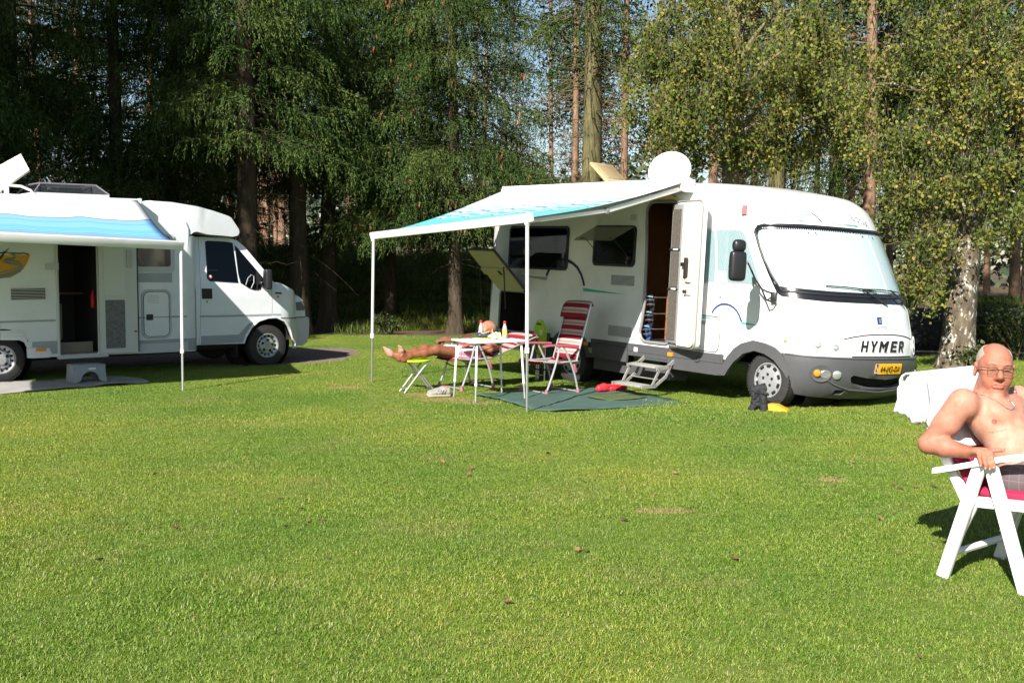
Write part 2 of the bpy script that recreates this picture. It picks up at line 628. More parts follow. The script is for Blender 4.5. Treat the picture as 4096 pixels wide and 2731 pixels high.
# bank of earth under the trees
def bank_h(x, y):
    t = np.clip((y - 29.0) / 7.5, 0, 1)
    f = np.interp(x, [-60, 4, 9], [1, 1, 0.25])
    return f * 1.95 * (t * t * (3 - 2 * t)) * (1 + 0.08 * np.sin(x * 0.7) + 0.05 * np.sin(x * 1.9 + y)) - np.where(y > 38, (y - 38) * 0.22, 0)
def make_bank():
    xs = np.linspace(-60, 60, 161); ys = np.linspace(28.6, 46, 40)
    X, Y = np.meshgrid(xs, ys, indexing='ij')
    Z = np.where(Y < 28.9, -0.05, bank_h(X, Y) + 0.04 * rng.standard_normal(X.shape))
    n, m = X.shape
    I = np.arange(n * m).reshape(n, m)
    F = np.stack([I[:-1, :-1], I[1:, :-1], I[1:, 1:], I[:-1, 1:]], -1).reshape(-1, 4)
    me = fast_mesh('bank', np.stack([X, Y, Z], -1).reshape(-1, 3), F, smooth=True)
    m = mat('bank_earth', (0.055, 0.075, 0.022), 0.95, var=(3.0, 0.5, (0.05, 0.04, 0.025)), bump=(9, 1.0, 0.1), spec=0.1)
    props(link_mesh('bank', me, m), 'grassy earth bank in the shade of the trees', kind='structure')
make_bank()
# ------------------------------------------------------------------ grass
def grass_material(name, dark=1.0, dry=True):
    m = bpy.data.materials.new(name)
    m.use_nodes = True
    nt = m.node_tree
    out = nt.nodes['Material Output']
    b = nt.nodes['Principled BSDF']
    b.inputs['Roughness'].default_value = 0.5
    b.inputs['Specular IOR Level'].default_value = 0.35
    at = node(nt, 'ShaderNodeAttribute', attribute_name='tint')
    g = node(nt, 'ShaderNodeNewGeometry')
    pos = g.outputs['Position']
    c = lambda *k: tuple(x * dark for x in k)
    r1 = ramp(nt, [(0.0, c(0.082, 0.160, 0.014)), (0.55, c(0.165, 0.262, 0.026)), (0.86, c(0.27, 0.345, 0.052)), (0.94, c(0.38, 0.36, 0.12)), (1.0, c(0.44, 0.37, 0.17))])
    nt.links.new(at.outputs['Fac'], r1.inputs['Fac'])
    last = r1.outputs['Color']
    n = node(nt, 'ShaderNodeTexNoise', in_Scale=0.32, in_Detail=4.0, in_Roughness=0.6)
    nt.links.new(pos, n.inputs['Vector'])
    r2 = ramp(nt, [(0.34, (0.66, 0.84, 0.75)), (0.50, (1, 1, 1)), (0.66, (1.42, 1.16, 1.2))])
    nt.links.new(n.outputs['Fac'], r2.inputs['Fac'])
    mu = node(nt, 'ShaderNodeMix', data_type='RGBA', blend_type='MULTIPLY')
    mu.inputs['Factor'].default_value = 1.0
    nt.links.new(last, mu.inputs[6]); nt.links.new(r2.outputs['Color'], mu.inputs[7])
    last = mu.outputs[2]
    if dry:
        st = ramp(nt, [(0.0, (0.15, 0.16, 0.04)), (0.4, (0.34, 0.26, 0.11)), (1.0, (0.46, 0.36, 0.18))])
        nt.links.new(at.outputs['Fac'], st.inputs['Fac'])
        mx = node(nt, 'ShaderNodeMix', data_type='RGBA')
        nt.links.new(dry_mask(nt, pos), mx.inputs['Factor'])
        nt.links.new(last, mx.inputs[6]); nt.links.new(st.outputs['Color'], mx.inputs[7])
        last = mx.outputs[2]
    nt.links.new(last, b.inputs['Base Color'])
    tr = node(nt, 'ShaderNodeBsdfTranslucent')
    nt.links.new(last, tr.inputs['Color'])
    ms = node(nt, 'ShaderNodeMixShader')
    ms.inputs[0].default_value = 0.28
    nt.links.new(b.outputs['BSDF'], ms.inputs[1]); nt.links.new(tr.outputs['BSDF'], ms.inputs[2])
    nt.links.new(ms.outputs['Shader'], out.inputs['Surface'])
    return m
def grass_patch(name, size, n, hmin, hmax, wd, lean, seed, m):
    r = np.random.default_rng(seed)
    p = np.zeros((n, 3)); p[:, :2] = r.uniform(-size / 2 * 1.12, size / 2 * 1.12, (n, 2))
    h = r.uniform(hmin, hmax, n) * (0.75 + 0.5 * r.random(n))
    a = r.uniform(0, 2 * np.pi, n)
    ln = lean * r.uniform(0.2, 1.0, n)
    d = np.stack([np.cos(a) * np.sin(ln), np.sin(a) * np.sin(ln), np.cos(ln)], 1)
    tw = a + np.pi / 2 + r.normal(0, .5, n)
    s = np.stack([np.cos(tw), np.sin(tw), np.zeros(n)], 1) * (wd * r.uniform(.7, 1.3, n))[:, None]
    mid = p + d * (h * .55)[:, None]
    d2 = np.stack([np.cos(a) * np.sin(ln * 1.6), np.sin(a) * np.sin(ln * 1.6), np.cos(ln * 1.6)], 1)
    tip = mid + d2 * (h * .5)[:, None]
    V = np.stack([p - s * .5, p + s * .5, mid + s * .45, mid - s * .45, tip], 1).reshape(-1, 3)
    o = np.arange(n)[:, None] * 5
    F = np.concatenate([np.c_[o, o + 1, o + 2], np.c_[o, o + 2, o + 3], np.c_[o + 3, o + 2, o + 4]])
    t = r.random(n)
    me = fast_mesh(name, V, F, col=np.concatenate([t, t, t]))
    me.materials.append(m)
    return bpy.data.objects.new(name, me)
def scatter(name, pts, scl, sources, label, seed=1):
    """One object whose points carry instances of the source tufts."""
    me = bpy.data.meshes.new(name)
    me.vertices.add(len(pts))
    me.vertices.foreach_set('co', np.asarray(pts, dtype=np.float32).ravel())
    a = me.attributes.new('scl', 'FLOAT', 'POINT')
    a.data.foreach_set('value', np.asarray(scl, dtype=np.float32))
    o = link_mesh(name, me)
    ng = bpy.data.node_groups.new(name + '_scatter', 'GeometryNodeTree')
    ng.interface.new_socket('Geometry', in_out='INPUT', socket_type='NodeSocketGeometry')
    ng.interface.new_socket('Geometry', in_out='OUTPUT', socket_type='NodeSocketGeometry')
    gi, go = ng.nodes.new('NodeGroupInput'), ng.nodes.new('NodeGroupOutput')
    jn = ng.nodes.new('GeometryNodeJoinGeometry')
    for s in sources:
        oi = ng.nodes.new('GeometryNodeObjectInfo')
        oi.inputs['Object'].default_value = s
        oi.inputs['As Instance'].default_value = True
        ng.links.new(oi.outputs['Geometry'], jn.inputs[0])
    ip = ng.nodes.new('GeometryNodeInstanceOnPoints')
    ip.inputs['Pick Instance'].default_value = True
    ri = ng.nodes.new('FunctionNodeRandomValue'); ri.data_type = 'INT'
    ri.inputs['Min'].default_value = 0; ri.inputs['Max'].default_value = len(sources) - 1
    ri.inputs['Seed'].default_value = seed
    rv = ng.nodes.new('FunctionNodeRandomValue'); rv.data_type = 'FLOAT_VECTOR'
    rv.inputs[0].default_value = (0, 0, 0); rv.inputs[1].default_value = (0.0, 0.0, 6.283)
    na = ng.nodes.new('GeometryNodeInputNamedAttribute'); na.data_type = 'FLOAT'
    na.inputs['Name'].default_value = 'scl'
    ng.links.new(gi.outputs[0], ip.inputs['Points'])
    ng.links.new(jn.outputs[0], ip.inputs['Instance'])
    ng.links.new(ri.outputs[2], ip.inputs['Instance Index'])
    ng.links.new(rv.outputs[0], ip.inputs['Rotation'])
    ng.links.new(na.outputs['Attribute'], ip.inputs['Scale'])
    ng.links.new(ip.outputs[0], go.inputs[0])
    md = o.modifiers.new('scatter', 'NODES')
    md.node_group = ng
    props(o, label, kind='stuff')
    return o
GREEN_MAT = [(-0.50, 14.42), (-0.15, 13.95), (0.05, 13.35), (0.30, 12.86), (0.55, 12.77), (1.3, 13.13), (2.13, 13.58), (1.72, 14.35), (1.45, 15.05), (1.04, 15.3), (0.55, 15.05), (0.17, 14.75)]
GREY_MAT = [(-8.3, 13.35), (-6.54, 14.60), (-6.18, 14.88), (-5.82, 15.35), (-5.06, 16.0), (-5.35, 16.55), (-5.75, 16.9), (-6.6, 16.35), (-7.25, 15.95), (-9.0, 14.6)]
def make_lawn():
    gm = grass_material('lawn_blades')
    src = [grass_patch('turf_%d' % i, 0.36, 3200, 0.008, 0.023, 0.0027, 1.35, 50 + i, gm) for i in range(5)]
    st = 0.30
    ys = np.arange(3.2, 28, st)
    pts = []
    for y in ys:
        hw = 0.47 * y + 1.6
        xs = np.arange(-hw, hw, st)
        pts.append(np.c_[xs, np.full(len(xs), y)])
    P = np.concatenate(pts)
    P = P + rng.uniform(-.05, .05, P.shape)
    ok = P[:, 1] < edge_y(P[:, 0]) + rng.normal(0, .25, len(P))
    ok &= ~inside(PAD, P)
    for poly in (GREEN_MAT, GREY_MAT):
        c = np.mean(poly, 0); sh = [tuple(c + (np.array(q) - c) * 0.93) for q in poly]
        ok &= ~inside(sh, P)
    P = P[ok]
    # a little longer where it is not mown: round legs, under the vehicles and along the wood
    s = 0.9 + 0.25 * rng.random(len(P))
    long = np.maximum(sstep(-1.2, 0.0, P[:, 1] - edge_y(P[:, 0])), 0)
    s *= 1 + 0.3 * long
    lump = np.sin(P[:, 0] * 1.9 + np.sin(P[:, 1] * 1.3)) * np.sin(P[:, 1] * 2.3 + 1.7 * np.sin(P[:, 0] * .8))
    s *= 1 + 0.14 * lump
    s[rng.random(len(P)) < .02] *= 1.4
    s *= 1 + 0.5 * np.exp(-((P[:, 0] - 2.2) ** 2 / 3 + (P[:, 1] - 12.9) ** 2 / 1.2))
    scatter('lawn_grass', np.c_[P, np.full(len(P), 0.0)], s, src, 'short sunlit green grass of the lawn', 3)
    bm_ = grass_material('bank_blades', 0.55, dry=False)  # lawn blade colours darkened for the tree shade on the bank
    src2 = [grass_patch('tuft_%d' % i, 0.8, 420, 0.12, 0.30, 0.011, 0.9, 80 + i, bm_) for i in range(3)]
    n = 2600
    Q = np.c_[rng.uniform(-22, 20, n), rng.uniform(26.3, 37.5, n)]
    Q = Q[(Q[:, 1] > edge_y(Q[:, 0]) + 0.2)]
    keep = (Q[:, 1] > 29.0) | (rng.random(len(Q)) < 0.035)
    Q = Q[keep]
    z = np.where(Q[:, 1] > 29, bank_h(Q[:, 0], Q[:, 1]), 0)
    scatter('rough_grass', np.c_[Q, z - .02], 0.7 + 0.6 * rng.random(len(Q)), src2, 'rough grass coloured dark for tree shade on the bank and wood edge', 5)
make_lawn()
# ================================================================== TREES
def leaf_material(name, stops, trans=0.25, rough=0.5):
    """Foliage: matt for needles, translucent with a slight gloss for leaves."""
    m = bpy.data.materials.new(name)
    m.use_nodes = True
    nt = m.node_tree
    out = nt.nodes['Material Output']
    b = nt.nodes['Principled BSDF']
    at = node(nt, 'ShaderNodeAttribute', attribute_name='tint')
    r = ramp(nt, stops)
    nt.links.new(at.outputs['Fac'], r.inputs['Fac'])
    if trans < .2:
        nt.nodes.remove(b)
        d = node(nt, 'ShaderNodeBsdfDiffuse')
        nt.links.new(r.outputs['Color'], d.inputs['Color'])
        nt.links.new(d.outputs[0], out.inputs['Surface'])
        return m
    b.inputs['Roughness'].default_value = rough
    b.inputs['Specular IOR Level'].default_value = 0.15
    nt.links.new(r.outputs['Color'], b.inputs['Base Color'])
    tr = node(nt, 'ShaderNodeBsdfTranslucent')
    nt.links.new(r.outputs['Color'], tr.inputs['Color'])
    ms = node(nt, 'ShaderNodeMixShader')
    ms.inputs[0].default_value = trans
    nt.links.new(b.outputs['BSDF'], ms.inputs[1]); nt.links.new(tr.outputs['BSDF'], ms.inputs[2])
    nt.links.new(ms.outputs['Shader'], out.inputs['Surface'])
    return m
M_NEEDLE = leaf_material('spruce_needles', [(0, (0.020, 0.041, 0.013)), (0.5, (0.050, 0.083, 0.022)), (0.85, (0.100, 0.130, 0.034)), (1, (0.16, 0.13, 0.05))], 0.12)
M_PINE = leaf_material('pine_needles', [(0, (0.025, 0.042, 0.024)), (0.6, (0.05, 0.075, 0.035)), (1, (0.10, 0.11, 0.045))], 0.12)
M_BIRCH = leaf_material('birch_leaves', [(0, (0.045, 0.075, 0.014)), (0.45, (0.125, 0.160, 0.028)), (0.80, (0.225, 0.225, 0.045)), (0.90, (0.36, 0.25, 0.045)), (1, (0.40, 0.21, 0.05))], 0.3, 0.6)
M_SHRUB = leaf_material('shrub_leaves', [(0, (0.022, 0.036, 0.011)), (0.6, (0.050, 0.078, 0.022)), (1, (0.11, 0.12, 0.045))], 0.25)
def bark_material(name, c1, c2, scale, stretch=0.25, patch=None):
    m = bpy.data.materials.new(name)
    m.use_nodes = True
    nt = m.node_tree
    b = nt.nodes['Principled BSDF']
    b.inputs['Roughness'].default_value = 0.9
    b.inputs['Specular IOR Level'].default_value = 0.15
    tc = node(nt, 'ShaderNodeTexCoord')
    mp = node(nt, 'ShaderNodeMapping')
    mp.inputs['Scale'].default_value = (1, 1, stretch)
    nt.links.new(tc.outputs['Object'], mp.inputs['Vector'])
    n = node(nt, 'ShaderNodeTexNoise', in_Scale=scale, in_Detail=8.0, in_Roughness=0.7)
    nt.links.new(mp.outputs['Vector'], n.inputs['Vector'])
    r = ramp(nt, [(0.3, c1), (0.68, c2)])
    nt.links.new(n.outputs['Fac'], r.inputs['Fac'])
    last = r.outputs['Color']
    if patch:
        v = node(nt, 'ShaderNodeTexNoise', in_Scale=patch[1], in_Detail=5.0, in_Roughness=0.75)
        mp2 = node(nt, 'ShaderNodeMapping')
        mp2.inputs['Scale'].default_value = patch[2]
        nt.links.new(tc.outputs['Object'], mp2.inputs['Vector'])
        nt.links.new(mp2.outputs['Vector'], v.inputs['Vector'])
        rr = ramp(nt, [(patch[3], (0, 0, 0)), (patch[3] + 0.07, (1, 1, 1))])
        nt.links.new(v.outputs['Fac'], rr.inputs['Fac'])
        mx = node(nt, 'ShaderNodeMix', data_type='RGBA')
        nt.links.new(rr.outputs['Color'], mx.inputs['Factor'])
        nt.links.new(last, mx.inputs[6])
        mx.inputs[7].default_value = (*patch[0], 1)
        last = mx.outputs[2]
    nt.links.new(last, b.inputs['Base Color'])
    bp = node(nt, 'ShaderNodeBump', in_Strength=0.9, in_Distance=0.03)
    nt.links.new(n.outputs['Fac'], bp.inputs['Height'])
    nt.links.new(bp.outputs['Normal'], b.inputs['Normal'])
    return m
B_SPRUCE = bark_material('spruce_bark', (0.028, 0.021, 0.015), (0.085, 0.064, 0.042), 9)
B_MOSS = bark_material('mossy_bark', (0.05, 0.045, 0.022), (0.17, 0.15, 0.07), 9, .35, ((.035, .032, .022), 2.2, (1, 1, .5), .56))
B_PINE = bark_material('pine_bark', (0.13, 0.075, 0.045), (0.30, 0.19, 0.125), 7)
B_OLIVE = bark_material('birch_bark_smooth', (0.13, 0.11, 0.06), (0.24, 0.20, 0.12), 6, 0.4, ((0.04, 0.03, 0.02), 5.0, (1.2, 1.2, 0.9), 0.66))
B_BIRCH = bark_material('birch_bark_rough', (0.05, 0.042, 0.033), (0.17, 0.135, 0.09), 11, 0.45, ((0.52, 0.50, 0.45), 4.5, (2.0, 2.0, 1.1), 0.545))
M_TWIG = mat('dead_twigs', (0.22, 0.17, 0.105), 0.9, var=(3, 0.5, (0.09, 0.085, 0.045)), spec=0.1)
M_CONE = mat('spruce_cones', (0.30, 0.12, 0.05), 0.6, var=(40, 0.5))
def kites(P, D, L, Wd, r, fold=0.35):
    """Diamond leaf at each P pointing along D."""
    n = len(P)
    D = D / np.linalg.norm(D, axis=1)[:, None]
    q = r.normal(size=(n, 3))
    S = np.cross(D, q); S /= np.linalg.norm(S, axis=1)[:, None] + 1e-9
    N = np.cross(D, S)
    V = np.stack([P, P + D * (L * .45)[:, None] + S * (Wd * .5)[:, None] + N * (Wd * fold)[:, None], P + D * L[:, None], P + D * (L * .45)[:, None] - S * (Wd * .5)[:, None] + N * (Wd * fold * .2)[:, None]], 1).reshape(-1, 3)
    F = np.arange(n)[:, None] * 4 + np.array([[0, 1, 2, 3]])
    return V, F
def tubes_np(curves, rad0, rad1, n=4):
    """Many thin tapering tubes; curves is (k, m, 3)."""
    C = np.asarray(curves); k, m, _ = C.shape
    T = np.gradient(C, axis=1); T /= np.linalg.norm(T, axis=2)[..., None] + 1e-9
    ref = np.zeros_like(T); ref[..., 2] = 1
    flat = np.abs(T[..., 2]) > .95
    ref[flat] = (1, 0, 0)
    A = np.cross(T, ref); A /= np.linalg.norm(A, axis=2)[..., None] + 1e-9
    B = np.cross(T, A)
    rr = np.linspace(0, 1, m)[None, :] * (np.asarray(rad1) - np.asarray(rad0))[:, None] + np.asarray(rad0)[:, None]
    an = np.arange(n) * 2 * np.pi / n
    V = C[:, :, None, :] + rr[:, :, None, None] * (A[:, :, None, :] * np.cos(an)[None, None, :, None] + B[:, :, None, :] * np.sin(an)[None, None, :, None])
    I = np.arange(k * m * n).reshape(k, m, n)
    J = np.roll(I, -1, axis=2)
    F = np.stack([I[:, :-1], J[:, :-1], J[:, 1:], I[:, 1:]], -1).reshape(-1, 4)
    return V.reshape(-1, 3), F
def trunk_np(H, r0, r1, bend, seed, flare=1.5, n=14, m=28, z0=-.15):
    r = np.random.default_rng(seed)
    z = np.linspace(0, 1, m) ** 1.4 * (H - z0) + z0
    ph = r.uniform(0, 6.28, 4)
    cx = bend[0] * (z / H) + .05 * np.sin(z * .5 + ph[0]) * (z / H)
    cy = bend[1] * (z / H) + .05 * np.sin(z * .6 + ph[1]) * (z / H)
    rad = r0 + (r1 - r0) * np.clip(z / H, 0, 1) ** .9
    rad = rad * (1 + (flare - 1) * np.exp(-np.maximum(z, 0) / (r0 * 1.2)))
    an = np.arange(n) * 2 * np.pi / n
    lump = 1 + .05 * np.sin(3 * an[None] + ph[2] + z[:, None] * .8) + .03 * np.sin(5 * an[None] + ph[3] - z[:, None] * 1.7) + .02 * r.standard_normal((m, n))
    butt = 1 + .16 * np.exp(-np.maximum(z, 0) / (r0 * .9))[:, None] * np.sin(4 * an[None] + ph[0])
    V = np.stack([cx[:, None] + rad[:, None] * lump * butt * np.cos(an), cy[:, None] + rad[:, None] * lump * butt * np.sin(an), np.repeat(z[:, None], n, 1)], -1)
    I = np.arange(m * n).reshape(m, n); J = np.roll(I, -1, 1)
    F = np.stack([I[:-1], J[:-1], J[1:], I[1:]], -1).reshape(-1, 4)
    return V.reshape(-1, 3), F, lambda h: np.array([np.interp(h, z, cx), np.interp(h, z, cy), h])
def merge(parts):
    Vs, Fs, o = [], [], 0
    for V, F in parts:
        Vs.append(V); Fs.append(F + o); o += len(V)
    return np.concatenate(Vs), np.concatenate(Fs)
def spruce_parts(seed, H=17.0, Rd=2.9, zlow=2.6, r0=0.2, dens=1.0, zdead=None, bark=None, hang=1.0, fine=9.0, dead=9):
    """Norway spruce: drooping branches hung with curtains of needled twigs."""
    r = np.random.default_rng(seed)
    TV, TF, ax = trunk_np(H, r0, .03, (r.uniform(-.2, .2), r.uniform(-.2, .2)), seed)
    nb = int(13 * (H - zlow) * dens * .86)
    h = zlow + (H - zlow) * r.random(nb) ** 1.15
    az = np.arange(nb) * 2.39996 + r.normal(0, .35, nb)
    L = Rd * np.clip((1 - h / H), .03, 1) ** .75 * r.uniform(.62, 1.08, nb)
    low = h < zlow + 1.2
    L[low] *= r.uniform(.85, 1.1, low.sum())
    m = 9
    t = np.linspace(0, 1, m)
    base = np.array([ax(q) for q in h])
    o = np.stack([np.cos(az), np.sin(az)], 1)
    droop = r.uniform(.28, .55, nb)
    zz = .16 * t[None] * L[:, None] - droop[:, None] * L[:, None] * (t[None] ** 1.6) + .22 * L[:, None] * np.clip(t[None] - .6, 0, 1) ** 1.5
    C = np.stack([base[:, 0:1] + o[:, 0:1] * L[:, None] * t, base[:, 1:2] + o[:, 1:2] * L[:, None] * t, base[:, 2:3] + zz], -1)
    bV, bF = tubes_np(C, .009 + .008 * L / Rd, np.full(nb, .003), 4)
    # secondary twigs and their hanging strands
    P, D, S, Wd = [], [], [], []
    for i in range(nb):
        hi = h[i] > fine
        step = .042 if not hi else .10
        ns = max(3, int(L[i] * .85 / step))
        tt = .16 + .84 * r.random(ns) ** .85
        pos = np.stack([np.interp(tt, t, C[i, :, k]) for k in range(3)], 1)
        side = r.uniform(-1, 1, ns)
        reach = .42 * L[i] ** .7 * (1.05 - tt) + .10
        lat = np.array([-o[i, 1], o[i, 0], 0])
        off = side * reach
        st = pos + lat[None] * off[:, None] + np.array([o[i, 0], o[i, 1], 0])[None] * (np.abs(off) * .45)[:, None]
        st[:, 2] -= np.abs(off) * .28
        ln = hang * r.uniform(.16, .62, ns) * (.55 + .45 * min(1, L[i] / 1.5))
        dz = np.stack([o[i, 0] * .30 + lat[0] * side * .25 + r.normal(0, .14, ns), o[i, 1] * .30 + lat[1] * side * .25 + r.normal(0, .14, ns), np.full(ns, -1.0)], 1)
        # sprays along the twig itself
        k2 = 5 if not hi else 3
        for q in range(k2):
            f = (q + r.random(ns)) / k2
            P.append(pos + (st - pos) * f[:, None]); D.append(lat[None] * np.sign(side)[:, None] + np.array([o[i, 0], o[i, 1], -.45])[None] + r.normal(0, .3, (ns, 3)))
            S.append(r.uniform(.06, .10, ns) * (1.7 if hi else 1)); Wd.append(r.uniform(.015, .024, ns) * (2.3 if hi else 1))
        for q in range(3):
            P.append(pos + r.normal(0, .02, (ns, 3))); D.append(np.array([o[i, 0], o[i, 1], .15])[None] + lat[None] * r.uniform(-1.2, 1.2, (ns, 1)) + r.normal(0, .3, (ns, 3)))
            S.append(r.uniform(.07, .11, ns) * (1.7 if hi else 1)); Wd.append(r.uniform(.016, .026, ns) * (2.3 if hi else 1))
        k3 = 11 if not hi else 4
        for q in range(k3):
            f = (q + .6 * r.random(ns)) / k3
            pp = st + dz * (ln * f)[:, None]
            P.append(pp + r.normal(0, .010, (ns, 3))); D.append(dz + r.normal(0, .34, (ns, 3)))
            S.append(r.uniform(.055, .095, ns) * (1.7 if hi else 1)); Wd.append(r.uniform(.014, .023, ns) * (2.3 if hi else 1))
    P, D, S, Wd = (np.concatenate(x) for x in (P, D, S, Wd))
    V, F = kites(P, D, S, Wd, r)
    rad = np.hypot(P[:, 0], P[:, 1])
    tint = np.clip(r.normal(.42, .2, len(P)) + .15 * np.sin(P[:, 2] * 2.1 + np.arctan2(P[:, 1], P[:, 0]) * 3), 0, .94)
    tint[r.random(len(P)) < .012] = 1.0
    crown = fast_mesh('crown', V, F, col=tint)
    parts = [(TV, TF), (bV, bF)]
    if zdead:
        nd = int((zlow + 1.5 - zdead) * dead)
        hd = r.uniform(zdead, zlow + 1.5, nd); ad = r.uniform(0, 6.28, nd); Ld = r.uniform(.4, 1.9, nd)
        tt = np.linspace(0, 1, 6)
        b = np.array([ax(q) for q in hd])
        Cd = np.stack([b[:, 0:1] + np.cos(ad)[:, None] * Ld[:, None] * tt, b[:, 1:2] + np.sin(ad)[:, None] * Ld[:, None] * tt, b[:, 2:3] + r.uniform(-.75, .1, nd)[:, None] * Ld[:, None] * tt ** 1.7 + .05 * r.standard_normal((nd, 6)) * tt], -1)
        parts.append(tubes_np(Cd, np.full(nd, .012), np.full(nd, .003), 3))
    tV, tF = merge(parts)
    trunk = fast_mesh('trunk', tV, tF, smooth=True)
    trunk.materials.append(bark or B_SPRUCE)
    crown.materials.append(M_NEEDLE)
    tips = C[(h < 8.5) & (h > zlow)][:, -3]
    return trunk, crown, tips
def plant_tree(name, label, loc, trunk, crown, rz=0, s=1.0, group=None, cat='tree'):
    t = thing(name, label, cat, loc, (0, 0, rz), group)
    t.scale = (s, s, s)
    a = bpy.data.objects.new('trunk', trunk); COL.objects.link(a); a.parent = t
    if crown is not None:
        b = bpy.data.objects.new('crown', crown); COL.objects.link(b); b.parent = t
    return t
def cone_mesh():
    return MB().lathe([(.004, 0), (.016, -.012), (.021, -.04), (.019, -.08), (.012, -.115), (.003, -.13)], n=7).mesh('cone')
SP_A = spruce_parts(11, H=18, Rd=3.5, zlow=2.6, r0=.17, zdead=1.6, dens=1.9, hang=1.0)
SP_B = spruce_parts(12, H=19, Rd=3.1, zlow=4.1, r0=.24, dens=1.5, zdead=1.2, hang=.95)
SP_C = spruce_parts(13, H=20, Rd=2.7, zlow=6.0, r0=.26, dens=.7, zdead=2.0, bark=B_MOSS, dead=46)
def place(px, Y, dy=0):
    """Ground point under image column px at distance Y."""
    p = AT(px, HZN, Y)
    return (p.x, Y, 0)
hero = plant_tree('spruce_tree', 'spruce full of hanging cones, its low trunk bare behind the sleeping man', place(1822, 27.6), SP_A[0], SP_A[1], 0.3)
cm = cone_mesh(); cm.materials.append(M_CONE)
rr_ = random.Random(4)
for tip in SP_A[2]:
    if rr_.random() < .62:
        for k in range(rr_.choice((1, 1, 2, 3))):
            c = bpy.data.objects.new('cone', cm); COL.objects.link(c); c.parent = hero
            c.location = Vector(tip) + Vector((rr_.uniform(-.12, .12), rr_.uniform(-.12, .12), rr_.uniform(-.18, -.04)))
            c.rotation_euler = (rr_.uniform(-.25, .25), rr_.uniform(-.25, .25), 0)
            c.scale = (1.15, 1.15, rr_.uniform(.9, 1.2))
GW = 'spruces at the edge of the wood'
for (px, Y, pr, rz, s, lab) in [
        (1200, 27.2, SP_B, 1.1, 1.0, 'spruce with a thick dark trunk, left of the pair beside the left motorhome bonnet'),
        (1312, 28.6, SP_B, 3.4, .92, 'spruce with a black trunk, right of the pair beside the left motorhome bonnet'),
        (985, 25.5, SP_B, 5.0, 1.08, 'tall dark spruce whose trunk rises behind the left motorhome cab'),
        (470, 27.0, SP_A, 2.2, 1.12, 'dark bushy spruce over the roof hatch of the left motorhome'),
        (60, 26.0, SP_B, 2.9, 1.1, 'dark spruce at the far left edge behind the panel antenna'),
        (700, 31.0, SP_A, 4.2, 1.05, 'shaded spruce further back over the left motorhome awning'),
        (1560, 30.5, SP_A, 1.9, 1.0, 'sunlit spruce left behind the one full of cones'),
        (2365, 24.5, SP_C, .6, 1.0, 'spruce with a thick mossy sunlit trunk behind the open roof vent'),
        (3110, 29.5, SP_C, 2.6, 1.0, 'dark-trunked spruce above the motorhome cab behind birch leaves'),
        (3330, 31.5, SP_B, 4.0, 1.0, 'dark spruce behind the birch leaves over the windscreen'),
        (3720, 28.0, SP_B, 0.8, 1.05, 'dark spruce behind the rough birch on the right'),
        (4120, 26.5, SP_A, 3.0, 1.15, 'dark spruce at the upper right corner'),
        ]:
    plant_tree('spruce_tree', lab, place(px, Y), pr[0], pr[1], rz, s, GW)
# tall trees outside the left edge that keep the left of the wood in shade
for k, (x, y, rz) in enumerate([(-12.7, 13.6, .4), (-14.6, 11.2, 2.0), (-12.6, 17.6, 4.1), (-15.2, 15.0, 1.2), (-14.6, 19.6, 5.2), (-17.0, 17.6, 3.3), (-16.2, 11.6, 2.7), (-12.2, 21.6, .9), (-15.5, 8.2, 1.7)]):
    plant_tree('spruce_tree', 'tall spruce standing outside the left edge of the picture', (x, y, 0), SP_A[0], SP_A[1], rz, 1.28, 'shade trees beyond the left edge')
